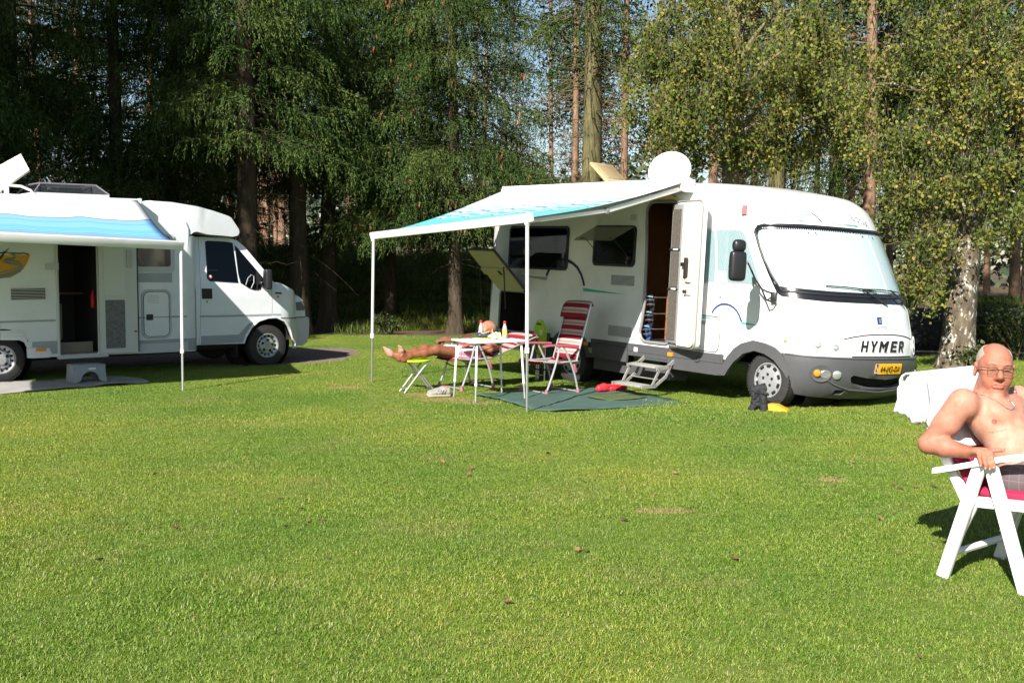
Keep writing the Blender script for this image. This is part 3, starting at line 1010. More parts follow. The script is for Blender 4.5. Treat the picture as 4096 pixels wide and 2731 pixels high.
# ------------------------------------------------------------------ pines with bare sunlit stems behind the bank
def pine_parts(seed, H=19, r0=.13, zl=8.0):
    r = np.random.default_rng(seed)
    TV, TF, ax = trunk_np(H, r0, .03, (r.uniform(-.5, .5), r.uniform(-.5, .5)), seed, flare=1.2, n=8, m=16)
    nd = 90
    hd = r.uniform(1.8, zl + 2, nd); ad = r.uniform(0, 6.28, nd); Ld = r.uniform(.4, 1.7, nd)
    tt = np.linspace(0, 1, 6)
    b = np.array([ax(q) for q in hd])
    Cd = np.stack([b[:, 0:1] + np.cos(ad)[:, None] * Ld[:, None] * tt, b[:, 1:2] + np.sin(ad)[:, None] * Ld[:, None] * tt, b[:, 2:3] + r.uniform(-.5, .25, nd)[:, None] * Ld[:, None] * tt ** 1.5 + .06 * r.standard_normal((nd, 6)) * tt], -1)
    # forked dead twigs
    ns = 300
    ii = r.integers(0, nd, ns); jj = r.integers(2, 6, ns)
    st = Cd[ii, jj]
    dd = r.normal(0, 1, (ns, 3)); dd[:, :2] += 1.2 * np.stack([np.cos(ad[ii]), np.sin(ad[ii])], 1); dd[:, 2] *= .6
    dd *= (r.uniform(.2, .6, ns) / np.linalg.norm(dd, axis=1))[:, None]
    Cs = st[:, None] + dd[:, None] * np.linspace(0, 1, 6)[None, :, None]
    tV, tF = merge([tubes_np(Cd, np.full(nd, .016), np.full(nd, .005), 3), tubes_np(Cs, np.full(ns, .007), np.full(ns, .003), 3)])
    TV2, TF2 = merge([(TV, TF), (tV, tF)])
    trunk = fast_mesh('trunk', TV2, TF2, smooth=True)
    trunk.materials.append(B_PINE)
    n = 5200
    hb = zl * .75 + (H - zl * .75) * r.random(n) ** .8
    a = r.uniform(0, 6.28, n)
    cl = r.integers(0, 60, n)
    ca, ch = r.uniform(0, 6.28, 60), zl * .72 + (H - zl * .72) * r.random(60)
    cr = r.uniform(.3, 1.9, 60) * np.clip(1.25 - ch / H, .2, 1)
    ctr = np.stack([cr * np.cos(ca), cr * np.sin(ca), ch], 1)
    P = ctr[cl] + r.normal(0, 1, (n, 3)) * np.array([.42, .42, .22])
    D = r.normal(0, 1, (n, 3)); D[:, 2] -= .3
    V, F = kites(P, D, r.uniform(.14, .26, n), r.uniform(.05, .09, n), r)
    crown = fast_mesh('crown', V, F, col=np.clip(r.normal(.45, .25, n), 0, 1))
    crown.materials.append(M_PINE)
    return trunk, crown
PN = [pine_parts(31), pine_parts(32, 18, .11, 7.0), pine_parts(33, 20, .15, 9.0)]
pr_ = random.Random(9)
spots = [(1062, 41), (1108, 44), (1128, 43), (1040, 47), (170, 38), (610, 40), (350, 42), (2490, 33), (2845, 31), (3020, 36), (2620, 40), (2560, 46), (2300, 38), (2210, 43), (1930, 44), (1640, 46), (1390, 42), (1440, 48), (830, 46), (2740, 44), (2960, 48), (3400, 40), (3560, 36), (3640, 44), (3260, 45), (3780, 38), (3950, 41), (4060, 36)]
spots += [(pr_.uniform(-100, 4200), pr_.uniform(50, 78)) for _ in range(34)]
spots = [q for q in spots if not (q[1] > 44 and 2400 < q[0] < 2830)]
for k, (px, Y) in enumerate(spots):
    t = PN[k % 3]
    z = float(bank_h(np.array(AT(px, HZN, Y).x), np.array(float(Y)))) if Y < 46 else 0
    p = place(px, Y)
    w_ = ('behind the left motorhome', 'between the two motorhomes', 'behind the right motorhome roof', 'behind the old birch at the right')[(px > 1150) + (px > 2350) + (px > 3500)]
    plant_tree('pine_tree', 'slender bare-stemmed pine in the wood ' + w_, (p[0], p[1], max(0, z) - .1), t[0], t[1], pr_.uniform(0, 6.28), pr_.uniform(.85, 1.15), 'pines ' + w_)
# the pine with the red-brown stem right of the motorhome
RP = pine_parts(36, 18, .17, 9.0)
plant_tree('pine_tree', 'pine with a red-brown stem just right of the motorhome roof', place(3470, 25.0), RP[0], RP[1], 1.0, 1.0, 'pines at the edge of the wood')
# distant wood closing the view
def far_wood():
    r = np.random.default_rng(5)
    n = 26000
    x = r.uniform(-75, 75, n)
    top = 8.0 + 1.6 * np.sin(x * .21) + 1.2 * np.sin(x * .53 + 2)
    P = np.stack([x, r.uniform(84, 96, n), top * r.random(n) ** .8], 1)
    V, F = kites(P, r.normal(0, 1, (n, 3)), r.uniform(.5, .95, n), r.uniform(.35, .6, n), r)
    me = fast_mesh('far_wood', V, F, col=np.clip(r.normal(.5, .2, n), 0, 1))
    m = leaf_material('far_foliage', [(0, (0.05, 0.075, 0.05)), (1, (0.12, 0.145, 0.075))], .1, .7)  # paler greyish greens: distance haze put into the leaf colour
    props(link_mesh('far_wood', me, m), 'hazy line of distant trees', kind='stuff')
far_wood()
# ------------------------------------------------------------------ birches
def birch_parts(seed, base, H, r0, r1, bend, clumps, bark, per=1.0, leaf=(.046, .076)):
    """clumps: [(px, py, Y, radius m, strands)] measured on the photograph, turned into positions round the tree."""
    r = np.random.default_rng(seed)
    TV, TF, ax = trunk_np(H, r0, r1, bend, seed, flare=1.35, n=18, m=40)
    limbs, P, D, S, TT = [], [], [], [], []
    strands = []
    for (px, py, Y, rad, ns) in clumps:
        c = np.array(AT(px, py, Y)) - np.array(base)
        hj = np.clip(c[2] - r.uniform(.2, 1.4), 1.2, H * .9)
        j = ax(hj)
        t = np.linspace(0, 1, 9)[:, None]
        ctl = np.array([(c[0] * .5 + j[0] * .5), (c[1] * .5 + j[1] * .5), max(c[2], hj) + .5])
        limbs.append((1 - t) ** 2 * j + 2 * t * (1 - t) * ctl + t ** 2 * (c + np.array([0, 0, rad * .4])))
        ns = int(ns * per * .85)
        sub = r.normal(0, 1, (7, 3)) * np.array([rad, rad * .8, rad * .6]) * .46
        wi = r.integers(0, 7, ns); st = r.normal(.46, .17, 7)[wi] + r.normal(0, .10, ns); ye = r.uniform(0, .065, 7)[wi]
        o = c + sub[wi] + r.normal(0, 1, (ns, 3)) * np.array([rad, rad, rad * .6]) * .19 + np.array([0, 0, rad * .3])
        L = r.uniform(.15, .60, ns) * (.6 + rad * .5)
        d = np.stack([r.normal(0, .28, ns), r.normal(0, .28, ns), np.full(ns, -1.0)], 1)
        strands.append(np.stack([o + d * (L * q)[:, None] + np.array([0, 0, .06]) * (1 - q) for q in np.linspace(0, 1, 5)], 1))
        nl = 13
        for q in range(nl):
            f = (q + r.random(ns)) / nl
            P.append(o + d * (L * f)[:, None] + r.normal(0, .05, (ns, 3)))
            dd = r.normal(0, .75, (ns, 3)); dd[:, 2] -= .75
            D.append(dd); S.append(r.uniform(*leaf, ns))
            tq = np.clip(st + r.normal(0, .16, ns), 0, .84); yy = r.random(ns) < ye; tq[yy] = r.uniform(.84, .97, yy.sum()); TT.append(tq)
    P, D, S = np.concatenate(P), np.concatenate(D), np.concatenate(S)
    V, F = kites(P, D, S, S * .82, r, .18)
    tint = np.concatenate(TT)
    crown = fast_mesh('crown', V, F, col=tint)
    crown.materials.append(M_BIRCH)
    L = np.array(limbs)
    parts = [(TV, TF), tubes_np(L, np.full(len(L), .045), np.full(len(L), .012), 6), tubes_np(np.concatenate(strands), np.full(sum(len(s) for s in strands), .004), np.full(sum(len(s) for s in strands), .0015), 3)]
    tV, tF = merge(parts)
    trunk = fast_mesh('trunk', tV, tF, smooth=True)
    trunk.materials.append(bark)
    return trunk, crown
B1 = place(2908, 21.0)
C1 = [(2640, 330, 20.5, .75, 150), (2780, 270, 20, .85, 190), (2720, 470, 20.2, .8, 160), (2900, 130, 20.4, .9, 190), (2860, 400, 19.8, .85, 190), (3050, 230, 20, .9, 200), (2990, 440, 20, .85, 170),
      (3150, 370, 20.4, .85, 170), (3190, 120, 20.6, .9, 170), (2600, 440, 20.6, .55, 80), (2700, 560, 20.2, .5, 80), (3250, 260, 20.5, .8, 140), (3060, 560, 20.6, .6, 90), (3230, 500, 20.6, .75, 130), (3330, 380, 20.6, .8, 150),
      (3380, 520, 20.6, .65, 100), (2680, 180, 21, .6, 80), (2790, 60, 21, .8, 120), (3000, -60, 20.6, .95, 150), (3280, -80, 21, .9, 140), (2850, -260, 21, 1.0, 120), (3150, -330, 21, 1.1, 120), (3120, 640, 20.8, .5, 60), (2950, 600, 20.8, .45, 50), (2760, 640, 20.4, .35, 35)]
tr1 = birch_parts(41, B1, 13, .19, .07, (.15, 0), C1, B_OLIVE)
plant_tree('birch_tree', 'birch with yellowing leaves hanging over the white dish and cab roof', B1, *tr1)
B2 = tuple(G(3825, 1475))
C2 = [(3560, 640, 18, .6, 110), (3660, 520, 17.8, .75, 150), (3480, 420, 18.6, .75, 130), (3820, 360, 17.6, .8, 170), (3930, 210, 17.6, .85, 170), (3740, 130, 18, .8, 150), (4000, 480, 17.5, .75, 140), (3650, 720, 17.8, .6, 110),
      (3590, 860, 18, .5, 70), (3720, 880, 17.7, .5, 70), (3700, 1010, 17.6, .4, 55), (3640, 1130, 17.6, .33, 50), (3740, 1170, 17.5, .28, 35), (3970, 700, 17.4, .6, 100), (4060, 830, 17.2, .55, 80), (3985, 920, 17.4, .35, 45), (4080, 330, 17.6, .8, 120),
      (3850, 600, 17.6, .55, 80), (3540, 250, 19, .6, 70), (4060, 100, 18, .85, 120), (3850, -80, 18, 1.0, 140), (4150, -150, 18, 1.0, 110), (3620, -40, 18.6, .7, 70), (4140, 620, 17.5, .7, 90), (3790, 760, 17.5, .4, 50), (3680, 1080, 17.55, .3, 35), (3660, 250, 18.6, .5, 50)]
tr2 = birch_parts(42, B2, 12, .255, .13, (.75, .2), C2, B_BIRCH, leaf=(.042, .070))
plant_tree('birch_tree', 'old birch with rough white-flecked bark behind the man in the chair', B2, *tr2)
# ------------------------------------------------------------------ undergrowth
def shrub(name, label, loc, rx, ry, rz, n, seed, leaf=(.06, .12), cat='bush', group=None):
    r = np.random.default_rng(seed)
    t = thing(name, label, cat, loc, group=group)
    ns = 16
    a = r.uniform(0, 6.28, ns); e = r.uniform(.3, 1, ns)
    tips = np.stack([np.cos(a) * rx * e, np.sin(a) * ry * e, rz * r.uniform(.5, 1, ns)], 1)
    tt = np.linspace(0, 1, 6)[None, :, None]
    C = tips[:, None] * tt + np.array([0, 0, 1])[None, None] * (rz * .35 * np.sin(tt * 3.14))
    V, F = tubes_np(C, np.full(ns, .012), np.full(ns, .004), 4)
    me = fast_mesh('stems', V, F, smooth=True); me.materials.append(M_TWIG)
    o = bpy.data.objects.new('stem_cluster', me); COL.objects.link(o); o.parent = t
    i = r.integers(0, ns, n); q = r.integers(1, 6, n)
    P = C[i, q] + r.normal(0, 1, (n, 3)) * np.array([rx, ry, rz]) * .17
    P[:, 2] = np.abs(P[:, 2])
    V, F = kites(P, r.normal(0, 1, (n, 3)), r.uniform(*leaf, n), r.uniform(*leaf, n) * .6, r)
    me = fast_mesh('foliage', V, F, col=np.clip(r.normal(.5, .22, n), 0, 1)); me.materials.append(M_SHRUB)
    o = bpy.data.objects.new('foliage', me); COL.objects.link(o); o.parent = t
    return t
for k, (px, Y, s, lab) in enumerate([(1540, 27.4, .35, 'small fern-like bush at the edge of the bank beside the awning pole'), (1230, 29.5, .8, 'dark bush behind the left motorhome bonnet'),
                                      (3990, 20.8, .75, 'tangled bush behind the head of the man in the chair'), (4080, 19.8, .7, 'tangled bush at the right edge beside the old birch'), (3885, 18.0, .3, 'young leafy sapling at the foot of the old birch'), (3700, 21.6, .45, 'small bush growing at the black netting fence')]):
    p = place(px, Y)
    shrub('bush', lab, p, s * 1.3, s, s * 1.15, int(900 * s + 200), 60 + k, (.05, .10))
# ================================================================== MOTORHOME WITH THE ROUNDED FRONT (right)
class Shell:
    """Coach-built body whose skin is addressed by s (metres along the outline, near side first) and height z."""
    def __init__(self, loc, rot, L0, a, p, uf, xr, hw, tumble):
        self.L0, self.a, self.p, self.uf_t, self.xr_t, self.hw, self.tb = L0, a, p, uf, xr, hw, tumble
        self.Le = 3.2
        self.M = Matrix.Translation(loc) @ Euler(rot).to_matrix().to_4x4()
        self.Mi = self.M.inverted()
        self.bvh = None
    def uf(self, z): return np.interp(z, *self.uf_t)
    def xr(self, z): return np.interp(z, *self.xr_t)
    def b(self, z): return self.hw - self.tb(np.asarray(z, dtype=float))
    def raw(self, s, z):
        s = np.asarray(s, dtype=float); z = np.asarray(z, dtype=float)
        s, z = np.broadcast_arrays(s, z)
        uc = self.uf(z) - self.a
        xr = self.xr(z)
        b = self.b(z)
        th = np.clip(s / self.Le, 0, 1) * np.pi
        sn, cs = np.sin(th), np.cos(th)
        xe = uc + self.a * np.abs(sn) ** (2 / self.p)
        ye = self.hw - b * np.sign(cs) * np.abs(cs) ** (2 / self.p)
        xs = xr + (s + self.L0) / self.L0 * (uc - xr)
        xf = xr + (self.Le + self.L0 - s) / self.L0 * (uc - xr)
        x = np.where(s < 0, xs, np.where(s > self.Le, xf, xe))
        y = np.where(s < 0, self.hw - b, np.where(s > self.Le, self.hw + b, ye))
        return np.stack([x, y, z], -1)
    def at(self, s, z, off=0.0):
        P = self.raw(s, z)
        off = np.asarray(off, dtype=float)
        e = 0.012
        ds = self.raw(np.asarray(s) + e, z) - self.raw(np.asarray(s) - e, z)
        dz = self.raw(s, np.asarray(z) + e) - self.raw(s, np.asarray(z) - e)
        N = np.cross(ds, dz)
        N /= np.linalg.norm(N, axis=-1)[..., None] + 1e-12
        return P + N * off[..., None] if off.ndim else P + N * off
    def nrm(self, s, z):
        return Vector(self.at(s, z, 1.0)) - Vector(self.at(s, z, 0.0))
    def s_of_x(self, x, z):
        uc = float(self.uf(z)) - self.a; xr = float(self.xr(z))
        if x <= uc: return (x - xr) / (uc - xr) * self.L0 - self.L0
        q = min(1.0, (x - uc) / self.a)
        return math.asin(q ** (self.p / 2)) / math.pi * self.Le
    def make_bvh(self, z0, z1):
        ss = np.concatenate([np.linspace(-self.L0, 0, 60), np.linspace(0, self.Le, 90)[1:], np.linspace(self.Le, self.Le + self.L0, 30)[1:]])
        zs = np.linspace(z0, z1, 60)
        S, Z = np.meshgrid(ss, zs, indexing='ij')
        V = self.raw(S, Z).reshape(-1, 3)
        n, m = S.shape
        I = np.arange(n * m).reshape(n, m)
        F = np.stack([I[:-1, :-1], I[1:, :-1], I[1:, 1:], I[:-1, 1:]], -1).reshape(-1, 4)
        self.bvh = BVHTree.FromPolygons([Vector(v) for v in V], [tuple(int(i) for i in f) for f in F])
        self.SZ = (S, Z)
    def px(self, x, y):
        """Where the photograph's pixel falls on the skin, as (s, z)."""
        o = self.Mi @ CAMP
        d = (self.Mi.to_3x3() @ ray(x, y)).normalized()
        h = self.bvh.ray_cast(o, d)
        if h[0] is None: return None
        p = h[0]
        z = p.z
        uc = float(self.uf(z)) - self.a
        if p.x <= uc and p.y < self.hw: return (self.s_of_x(p.x, z), z)
        c = (self.hw - p.y) / float(self.b(z)); s_ = (p.x - uc) / self.a
        th = math.atan2(max(0, s_) ** (self.p / 2), math.copysign(abs(c) ** (self.p / 2), c))
        return (th / math.pi * self.Le, z)
    # ---- builders
    def patch(self, name, poly, off, m, parent, holes=(), depth=0.0, grid=0.09, label=None, smooth=True):
        V2, F = tri2d(poly, holes, grid)
        V = self.at(V2[:, 0], V2[:, 1], off)
        mb = MB()
        mb.add([tuple(v) for v in V], [tuple(int(i) for i in t) for t in F])
        if depth:
            for lp in [poly, *holes]:
                A = np.array(lp)
                a = self.at(A[:, 0], A[:, 1], off); c = self.at(A[:, 0], A[:, 1], off - depth)
                n = len(A)
                mb.add([tuple(v) for v in a] + [tuple(v) for v in c], [(i, (i + 1) % n, (i + 1) % n + n, i + n) for i in range(n)])
        me = bpy.data.meshes.new(name)
        me.from_pydata(mb.v, [], mb.f)
        # face outward
        me.update()
        if smooth: smooth_mesh(me, R(50))
        return link_mesh(name, me, m, parent, label)
    def line(self, name, pts, r, m, parent, off=0.002, n=5, step=0.05, label=None, closed=False):
        Q = []
        pts = list(pts) + ([pts[0]] if closed else [])
        for (a, b) in zip(pts[:-1], pts[1:]):
            k = max(1, int(math.hypot(b[0] - a[0], b[1] - a[1]) / step))
            Q += [(a[0] + (b[0] - a[0]) * j / k, a[1] + (b[1] - a[1]) * j / k) for j in range(k)]
        if not closed: Q.append(pts[-1])
        A = np.array(Q)
        P = self.at(A[:, 0], A[:, 1], off)
        return MB().tube([tuple(p) for p in P], r, n, closed=closed).build(name, m, parent, label=label)
    def band(self, name, pts, w, m, parent, off=0.003, label=None):
        """Flat ribbon along a polyline in (s,z); w may taper: (start, end)."""
        A = np.array(pts, dtype=float)
        T = np.gradient(A, axis=0); T /= np.linalg.norm(T, axis=1)[:, None]
        N = np.c_[-T[:, 1], T[:, 0]]
        ww = np.linspace(*(w if isinstance(w, tuple) else (w, w)), len(A))[:, None] / 2
        a, b = A + N * ww, A - N * ww
        Pa, Pb = self.at(a[:, 0], a[:, 1], off), self.at(b[:, 0], b[:, 1], off)
        return MB().sheet([[tuple(p) for p in Pa], [tuple(p) for p in Pb]]).build(name, m, parent, label=label)
    def text(self, name, body, s0, z0, size, m, parent, off=0.006, shear=0.0, bold=0.0, extrude=0.003, slope=0.0, space=1.0, sx=1.0):
        me = text_mesh(body, size, extrude, shear, bold, space=space)
        n = len(me.vertices)
        co = np.zeros(n * 3); me.vertices.foreach_get('co', co); co = co.reshape(-1, 3)
        P = self.at(s0 + co[:, 0] * sx, z0 + co[:, 1] + slope * co[:, 0], off + co[:, 2])
        me.vertices.foreach_set('co', P.ravel()); me.update()
        return link_mesh(name, me, m, parent)
    def frame_at(self, s, z, off=0.0):
        """Matrix with Z along the skin's normal, X along s."""
        N = self.nrm(s, z).normalized()
        P = Vector(self.at(s, z, off))
        X = (Vector(self.at(s + .01, z)) - Vector(self.at(s - .01, z))).normalized()
        X = (X - N * X.dot(N)).normalized()
        Y = N.cross(X)
        return Matrix.Translation(P) @ Matrix((X, Y, N)).transposed().to_4x4()
HO = G(3062, 1632)
H_ROT = (R(-2.4), R(1.6), R(-54))
H_UF = ([0.10, .13, .26, .40, .56, .63, .82, 1.0, 1.18, 1.24, 1.385, 1.63, 2.0, 2.05, 2.24, 2.36, 2.46, 2.53, 2.56, 2.60, 2.63, 2.66],
        [.48, .52, .68, .76, .79, .785, .763, .708, .654, .608, .526, .409, .217, .185, .084, -.014, -.137, -.31, -.45, -.68, -.88, -1.2])
H_XR = ([0, 2.15, 2.30, 2.45, 2.58, 2.66], [-5.65, -5.63, -5.58, -5.48, -5.33, -5.20])
HY = Shell(HO, H_ROT, 5.54, .88, 2.4, H_UF, H_XR, 1.12, lambda z: 0.006 * np.maximum(0, z - .6) + np.where(z > 2.52, .13 - np.sqrt(np.maximum(.13 ** 2 - np.clip(z - 2.52, 0, .13) ** 2, 0)), 0))
HY.make_bvh(.12, 2.64)
# ---- materials of the vehicles
W_BODY = mat('white_gelcoat', (0.79, 0.79, 0.775), 0.28, coat=0.35, var=(2.2, 0.11, (.68, .685, .66)), spec=0.5)
W_PANEL = mat('white_enamel', (0.79, 0.79, 0.775), 0.35, coat=0.2)
W_PLAST = mat('white_plastic', (0.74, 0.74, 0.72), 0.4)
CREAM = mat('cream_plastic', (0.76, 0.68, 0.52), 0.45, var=(4, 0.08))
GREY_P = mat('grey_bumper_plastic', (0.080, 0.081, 0.086), 0.45, coat=0.15, var=(6, 0.12))
GREY_D = mat('dark_grey_plastic', (0.07, 0.07, 0.075), 0.5)
BLACK_P = mat('black_plastic', (0.016, 0.016, 0.018), 0.38)
BLACK_R = mat('black_rubber', (0.018, 0.018, 0.018), 0.6)
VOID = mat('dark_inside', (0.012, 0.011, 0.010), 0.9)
TYRE = mat('tyre_rubber', (0.032, 0.031, 0.030), 0.75, var=(20, 0.3), bump=(80, 0.3, 0.004))
SILVER = mat('silver_wheel_paint', (0.52, 0.53, 0.55), 0.38, metal=0.55, var=(12, 0.15))
ALU = mat('brushed_aluminium', (0.62, 0.62, 0.62), 0.32, metal=0.9)
ALU_W = mat('pale_aluminium', (0.70, 0.70, 0.69), 0.38, metal=0.35)
STEEL = mat('galvanised_step', (0.46, 0.45, 0.42), 0.55, metal=0.5, var=(18, 0.25))
SMOKE = mat('smoked_acrylic', (0.020, 0.021, 0.023), 0.06, spec=0.6, coat=0.4)
AMBER = mat('amber_lens', (0.85, 0.24, 0.02), 0.15, coat=0.5)
REDL = mat('red_lens', (0.55, 0.03, 0.03), 0.2, coat=0.5)
GREYL = mat('grey_hinge', (0.22, 0.22, 0.22), 0.4)
GLASSL = mat('clear_lens', (0.75, 0.78, 0.80), 0.05, metal=0.75)
BLUE_D = mat('decal_blue', (0.018, 0.045, 0.19), 0.4)
NAVY_D = mat('decal_navy', (0.012, 0.020, 0.075), 0.4)
TEAL_D = mat('decal_teal', (0.03, 0.42, 0.31), 0.4)
GREY_DC = mat('decal_grey', (0.27, 0.31, 0.33), 0.4)
SEAM = mat('panel_seam', (0.38, 0.38, 0.37), 0.7)
SEAM_D = mat('dark_seam', (0.02, 0.02, 0.02), 0.7)
WOOD = mat('cabin_wood', (0.34, 0.135, 0.04), 0.35, coat=0.3, var=(3.0, 0.35))
YELLOW_PL = mat('plate_yellow', (0.85, 0.43, 0.02), 0.35)
PLATE_BL = mat('plate_blue', (0.02, 0.06, 0.45), 0.4)
INK = mat('black_lettering', (0.01, 0.01, 0.01), 0.45)
def glass_mat(name, tint=(0.9, 0.95, 0.95), refl=0.10, rough=0.02):
    m = bpy.data.materials.new(name); m.use_nodes = True
    nt = m.node_tree; nt.nodes.clear()
    o = node(nt, 'ShaderNodeOutputMaterial')
    t = node(nt, 'ShaderNodeBsdfTransparent'); t.inputs['Color'].default_value = (*tint, 1)
    g = node(nt, 'ShaderNodeBsdfGlossy'); g.inputs['Roughness'].default_value = rough
    lw = node(nt, 'ShaderNodeLayerWeight'); lw.inputs['Blend'].default_value = 0.5
    pw = node(nt, 'ShaderNodeMath', operation='POWER'); pw.inputs[1].default_value = 4.0; nt.links.new(lw.outputs['Facing'], pw.inputs[0])
    mr = node(nt, 'ShaderNodeMapRange')
    mr.inputs['To Min'].default_value = refl; mr.inputs['To Max'].default_value = 0.85
    nt.links.new(pw.outputs[0], mr.inputs['Value'])
    mx = node(nt, 'ShaderNodeMixShader')
    nt.links.new(mr.outputs['Result'], mx.inputs[0])
    nt.links.new(t.outputs[0], mx.inputs[1]); nt.links.new(g.outputs[0], mx.inputs[2])
    nt.links.new(mx.outputs[0], o.inputs['Surface'])
    return m
PANE = glass_mat('window_glass', refl=0.05)
PANE_T = glass_mat('tinted_acrylic', (0.62, 0.62, 0.59), 0.10)
PANE_D = glass_mat('dark_tinted_glass', (0.15, 0.155, 0.155), 0.035)
def wave_fabric(name, stops, freq, amp, f2=2.6):
    """Awning cloth: wavy bands across the slope, by UV (u along, v down)."""
    m = bpy.data.materials.new(name); m.use_nodes = True
    nt = m.node_tree; b = nt.nodes['Principled BSDF']
    out = nt.nodes['Material Output']
    b.inputs['Roughness'].default_value = 0.75; b.inputs['Specular IOR Level'].default_value = 0.2
    uv = node(nt, 'ShaderNodeUVMap')
    sp = node(nt, 'ShaderNodeSeparateXYZ'); nt.links.new(uv.outputs['UV'], sp.inputs[0])
    def sine(f, a, ph):
        k = node(nt, 'ShaderNodeMath', operation='MULTIPLY_ADD'); nt.links.new(sp.outputs['X'], k.inputs[0]); k.inputs[1].default_value = f; k.inputs[2].default_value = ph
        s = node(nt, 'ShaderNodeMath', operation='SINE'); nt.links.new(k.outputs[0], s.inputs[0])
        w = node(nt, 'ShaderNodeMath', operation='MULTIPLY'); nt.links.new(s.outputs[0], w.inputs[0]); w.inputs[1].default_value = a
        return w.outputs[0]
    a1 = node(nt, 'ShaderNodeMath', operation='ADD'); nt.links.new(sine(freq, amp, 0.4), a1.inputs[0]); nt.links.new(sine(freq * f2, amp * .35, 1.7), a1.inputs[1])
    a2 = node(nt, 'ShaderNodeMath', operation='ADD'); nt.links.new(a1.outputs[0], a2.inputs[0]); nt.links.new(sp.outputs['Y'], a2.inputs[1])
    r = ramp(nt, stops, 'CONSTANT'); nt.links.new(a2.outputs[0], r.inputs['Fac'])
    nt.links.new(r.outputs['Color'], b.inputs['Base Color'])
    tr = node(nt, 'ShaderNodeBsdfTranslucent'); nt.links.new(r.outputs['Color'], tr.inputs['Color'])
    ms = node(nt, 'ShaderNodeMixShader'); ms.inputs[0].default_value = 0.14
    nt.links.new(b.outputs[0], ms.inputs[1]); nt.links.new(tr.outputs[0], ms.inputs[2])
    nt.links.new(ms.outputs[0], out.inputs['Surface'])
    return m
def uv_sheet(name, fn, nu, nv, m, parent, label=None):
    """Cloth sheet with UVs: fn(u,v) -> local point."""
    us, vs_ = np.linspace(0, 1, nu), np.linspace(0, 1, nv)
    V = [tuple(fn(u, v)) for u in us for v in vs_]
    F = [(i * nv + j, i * nv + j + 1, (i + 1) * nv + j + 1, (i + 1) * nv + j) for i in range(nu - 1) for j in range(nv - 1)]
    me = bpy.data.meshes.new(name); me.from_pydata(V, [], F); me.update()
    ul = me.uv_layers.new(name='UVMap')
    UV = [(u, v) for u in us for v in vs_]
    for lp in me.loops: ul.data[lp.index].uv = UV[lp.vertex_index]
    smooth_mesh(me)
    return link_mesh(name, me, m, parent, label)
def make_wheel(name, parent, c, rad, width, rim_r, style, steer=0.0, spin=0.0):
    """Wheel with its outer face towards -Y of the vehicle."""
    w = bpy.data.objects.new(name, None); w.empty_display_size = .1
    COL.objects.link(w); w.parent = parent; w.location = c; w.rotation_euler = (0, 0, steer)
    h = width / 2
    mb = MB()
    mb.lathe([(rim_r * .94, -h * .8), (rim_r * 1.02, -h), (rad * .86, -h * 1.04), (rad * .955, -h * .93), (rad * .99, -h * .70), (rad, -h * .3), (rad, h * .3), (rad * .99, h * .7), (rad * .955, h * .93), (rim_r, h), (rim_r * .8, h)], axis='Y', n=44, caps=False)
    nb = 52
    for k in range(nb):        # tread blocks on the shoulder
        a = 2 * math.pi * k / nb
        ca, sa = math.cos(a), math.sin(a)
        mb.box((rad * .975 * ca, -h * .84, rad * .975 * sa), (.012, h * .3, .022), Euler((0, -a, 0)))
    mb.build('tyre', TYRE, w)
    mb = MB()
    if style == 'cap':
        mb.lathe([(rim_r, -h * .55), (rim_r * .99, -h * .98), (rim_r * .93, -h * 1.0), (rim_r * .88, -h * .80), (rim_r * .70, -h * .93), (rim_r * .45, -h * 1.0), (rim_r * .2, -h * .98), (.002, -h * .97)], axis='Y', n=40, caps=False)
        mb.cur = 1
        for k in range(10):
            a = 2 * math.pi * (k + .5) / 10 + spin
            mb.box((rim_r * .79 * math.cos(a), -h * .90, rim_r * .79 * math.sin(a)), (.026, .03, .052), Euler((0, -a, 0)), .006)
        for k in range(5):
            a = 2 * math.pi * k / 5 + .31 + spin
            mb.lathe([(.0185, -h * .93), (.0185, -h * 1.005)], (rim_r * .33 * math.cos(a), -.002, rim_r * .33 * math.sin(a)), 'Y', 10)
    else:
        mb.lathe([(rim_r, -h * .5), (rim_r * 1.0, -h * .98), (rim_r * .93, -h * 1.0), (rim_r * .90, -h * .72), (rim_r * .72, -h * .55), (rim_r * .60, -h * .80), (rim_r * .38, -h * .86), (rim_r * .34, -h * .98), (.002, -h * 1.0)], axis='Y', n=40, caps=False)
        mb.cur = 1
        for k in range(14):
            a = 2 * math.pi * k / 14 + spin
            mb.lathe([(.017, -h * .52), (.017, -h * .72)], (rim_r * .78 * math.cos(a), 0, rim_r * .78 * math.sin(a)), 'Y', 9)
        for k in range(5):
            a = 2 * math.pi * k / 5 + .2 + spin
            mb.lathe([(.024, -h * .80), (.024, -h * .885)], (rim_r * .47 * math.cos(a), 0, rim_r * .47 * math.sin(a)), 'Y', 9)
    mb.build('rim', [SILVER, VOID], w)
    return w
def part_empty(name, parent, loc=(0, 0, 0), rot=(0, 0, 0), label=None):
    o = bpy.data.objects.new(name, None); o.empty_display_size = .1
    COL.objects.link(o); o.parent = parent; o.location = loc; o.rotation_euler = rot
    if label: o['label'] = label
    return o
def xz(sh, pts):
    """Outline given as (x, z) on the near side -> (s, z)."""
    return [(sh.s_of_x(x, z), z) for x, z in pts]
def dense(poly, step=.06):
    out = []
    for a, b in zip(poly, poly[1:] + poly[:1]):
        k = max(1, int(math.hypot(b[0] - a[0], b[1] - a[1]) / step))
        out += [(a[0] + (b[0] - a[0]) * j / k, a[1] + (b[1] - a[1]) * j / k) for j in range(k)]
    return out
def mirror(poly, c=1.6):
    return [(2 * c - s, z) for s, z in poly][::-1]
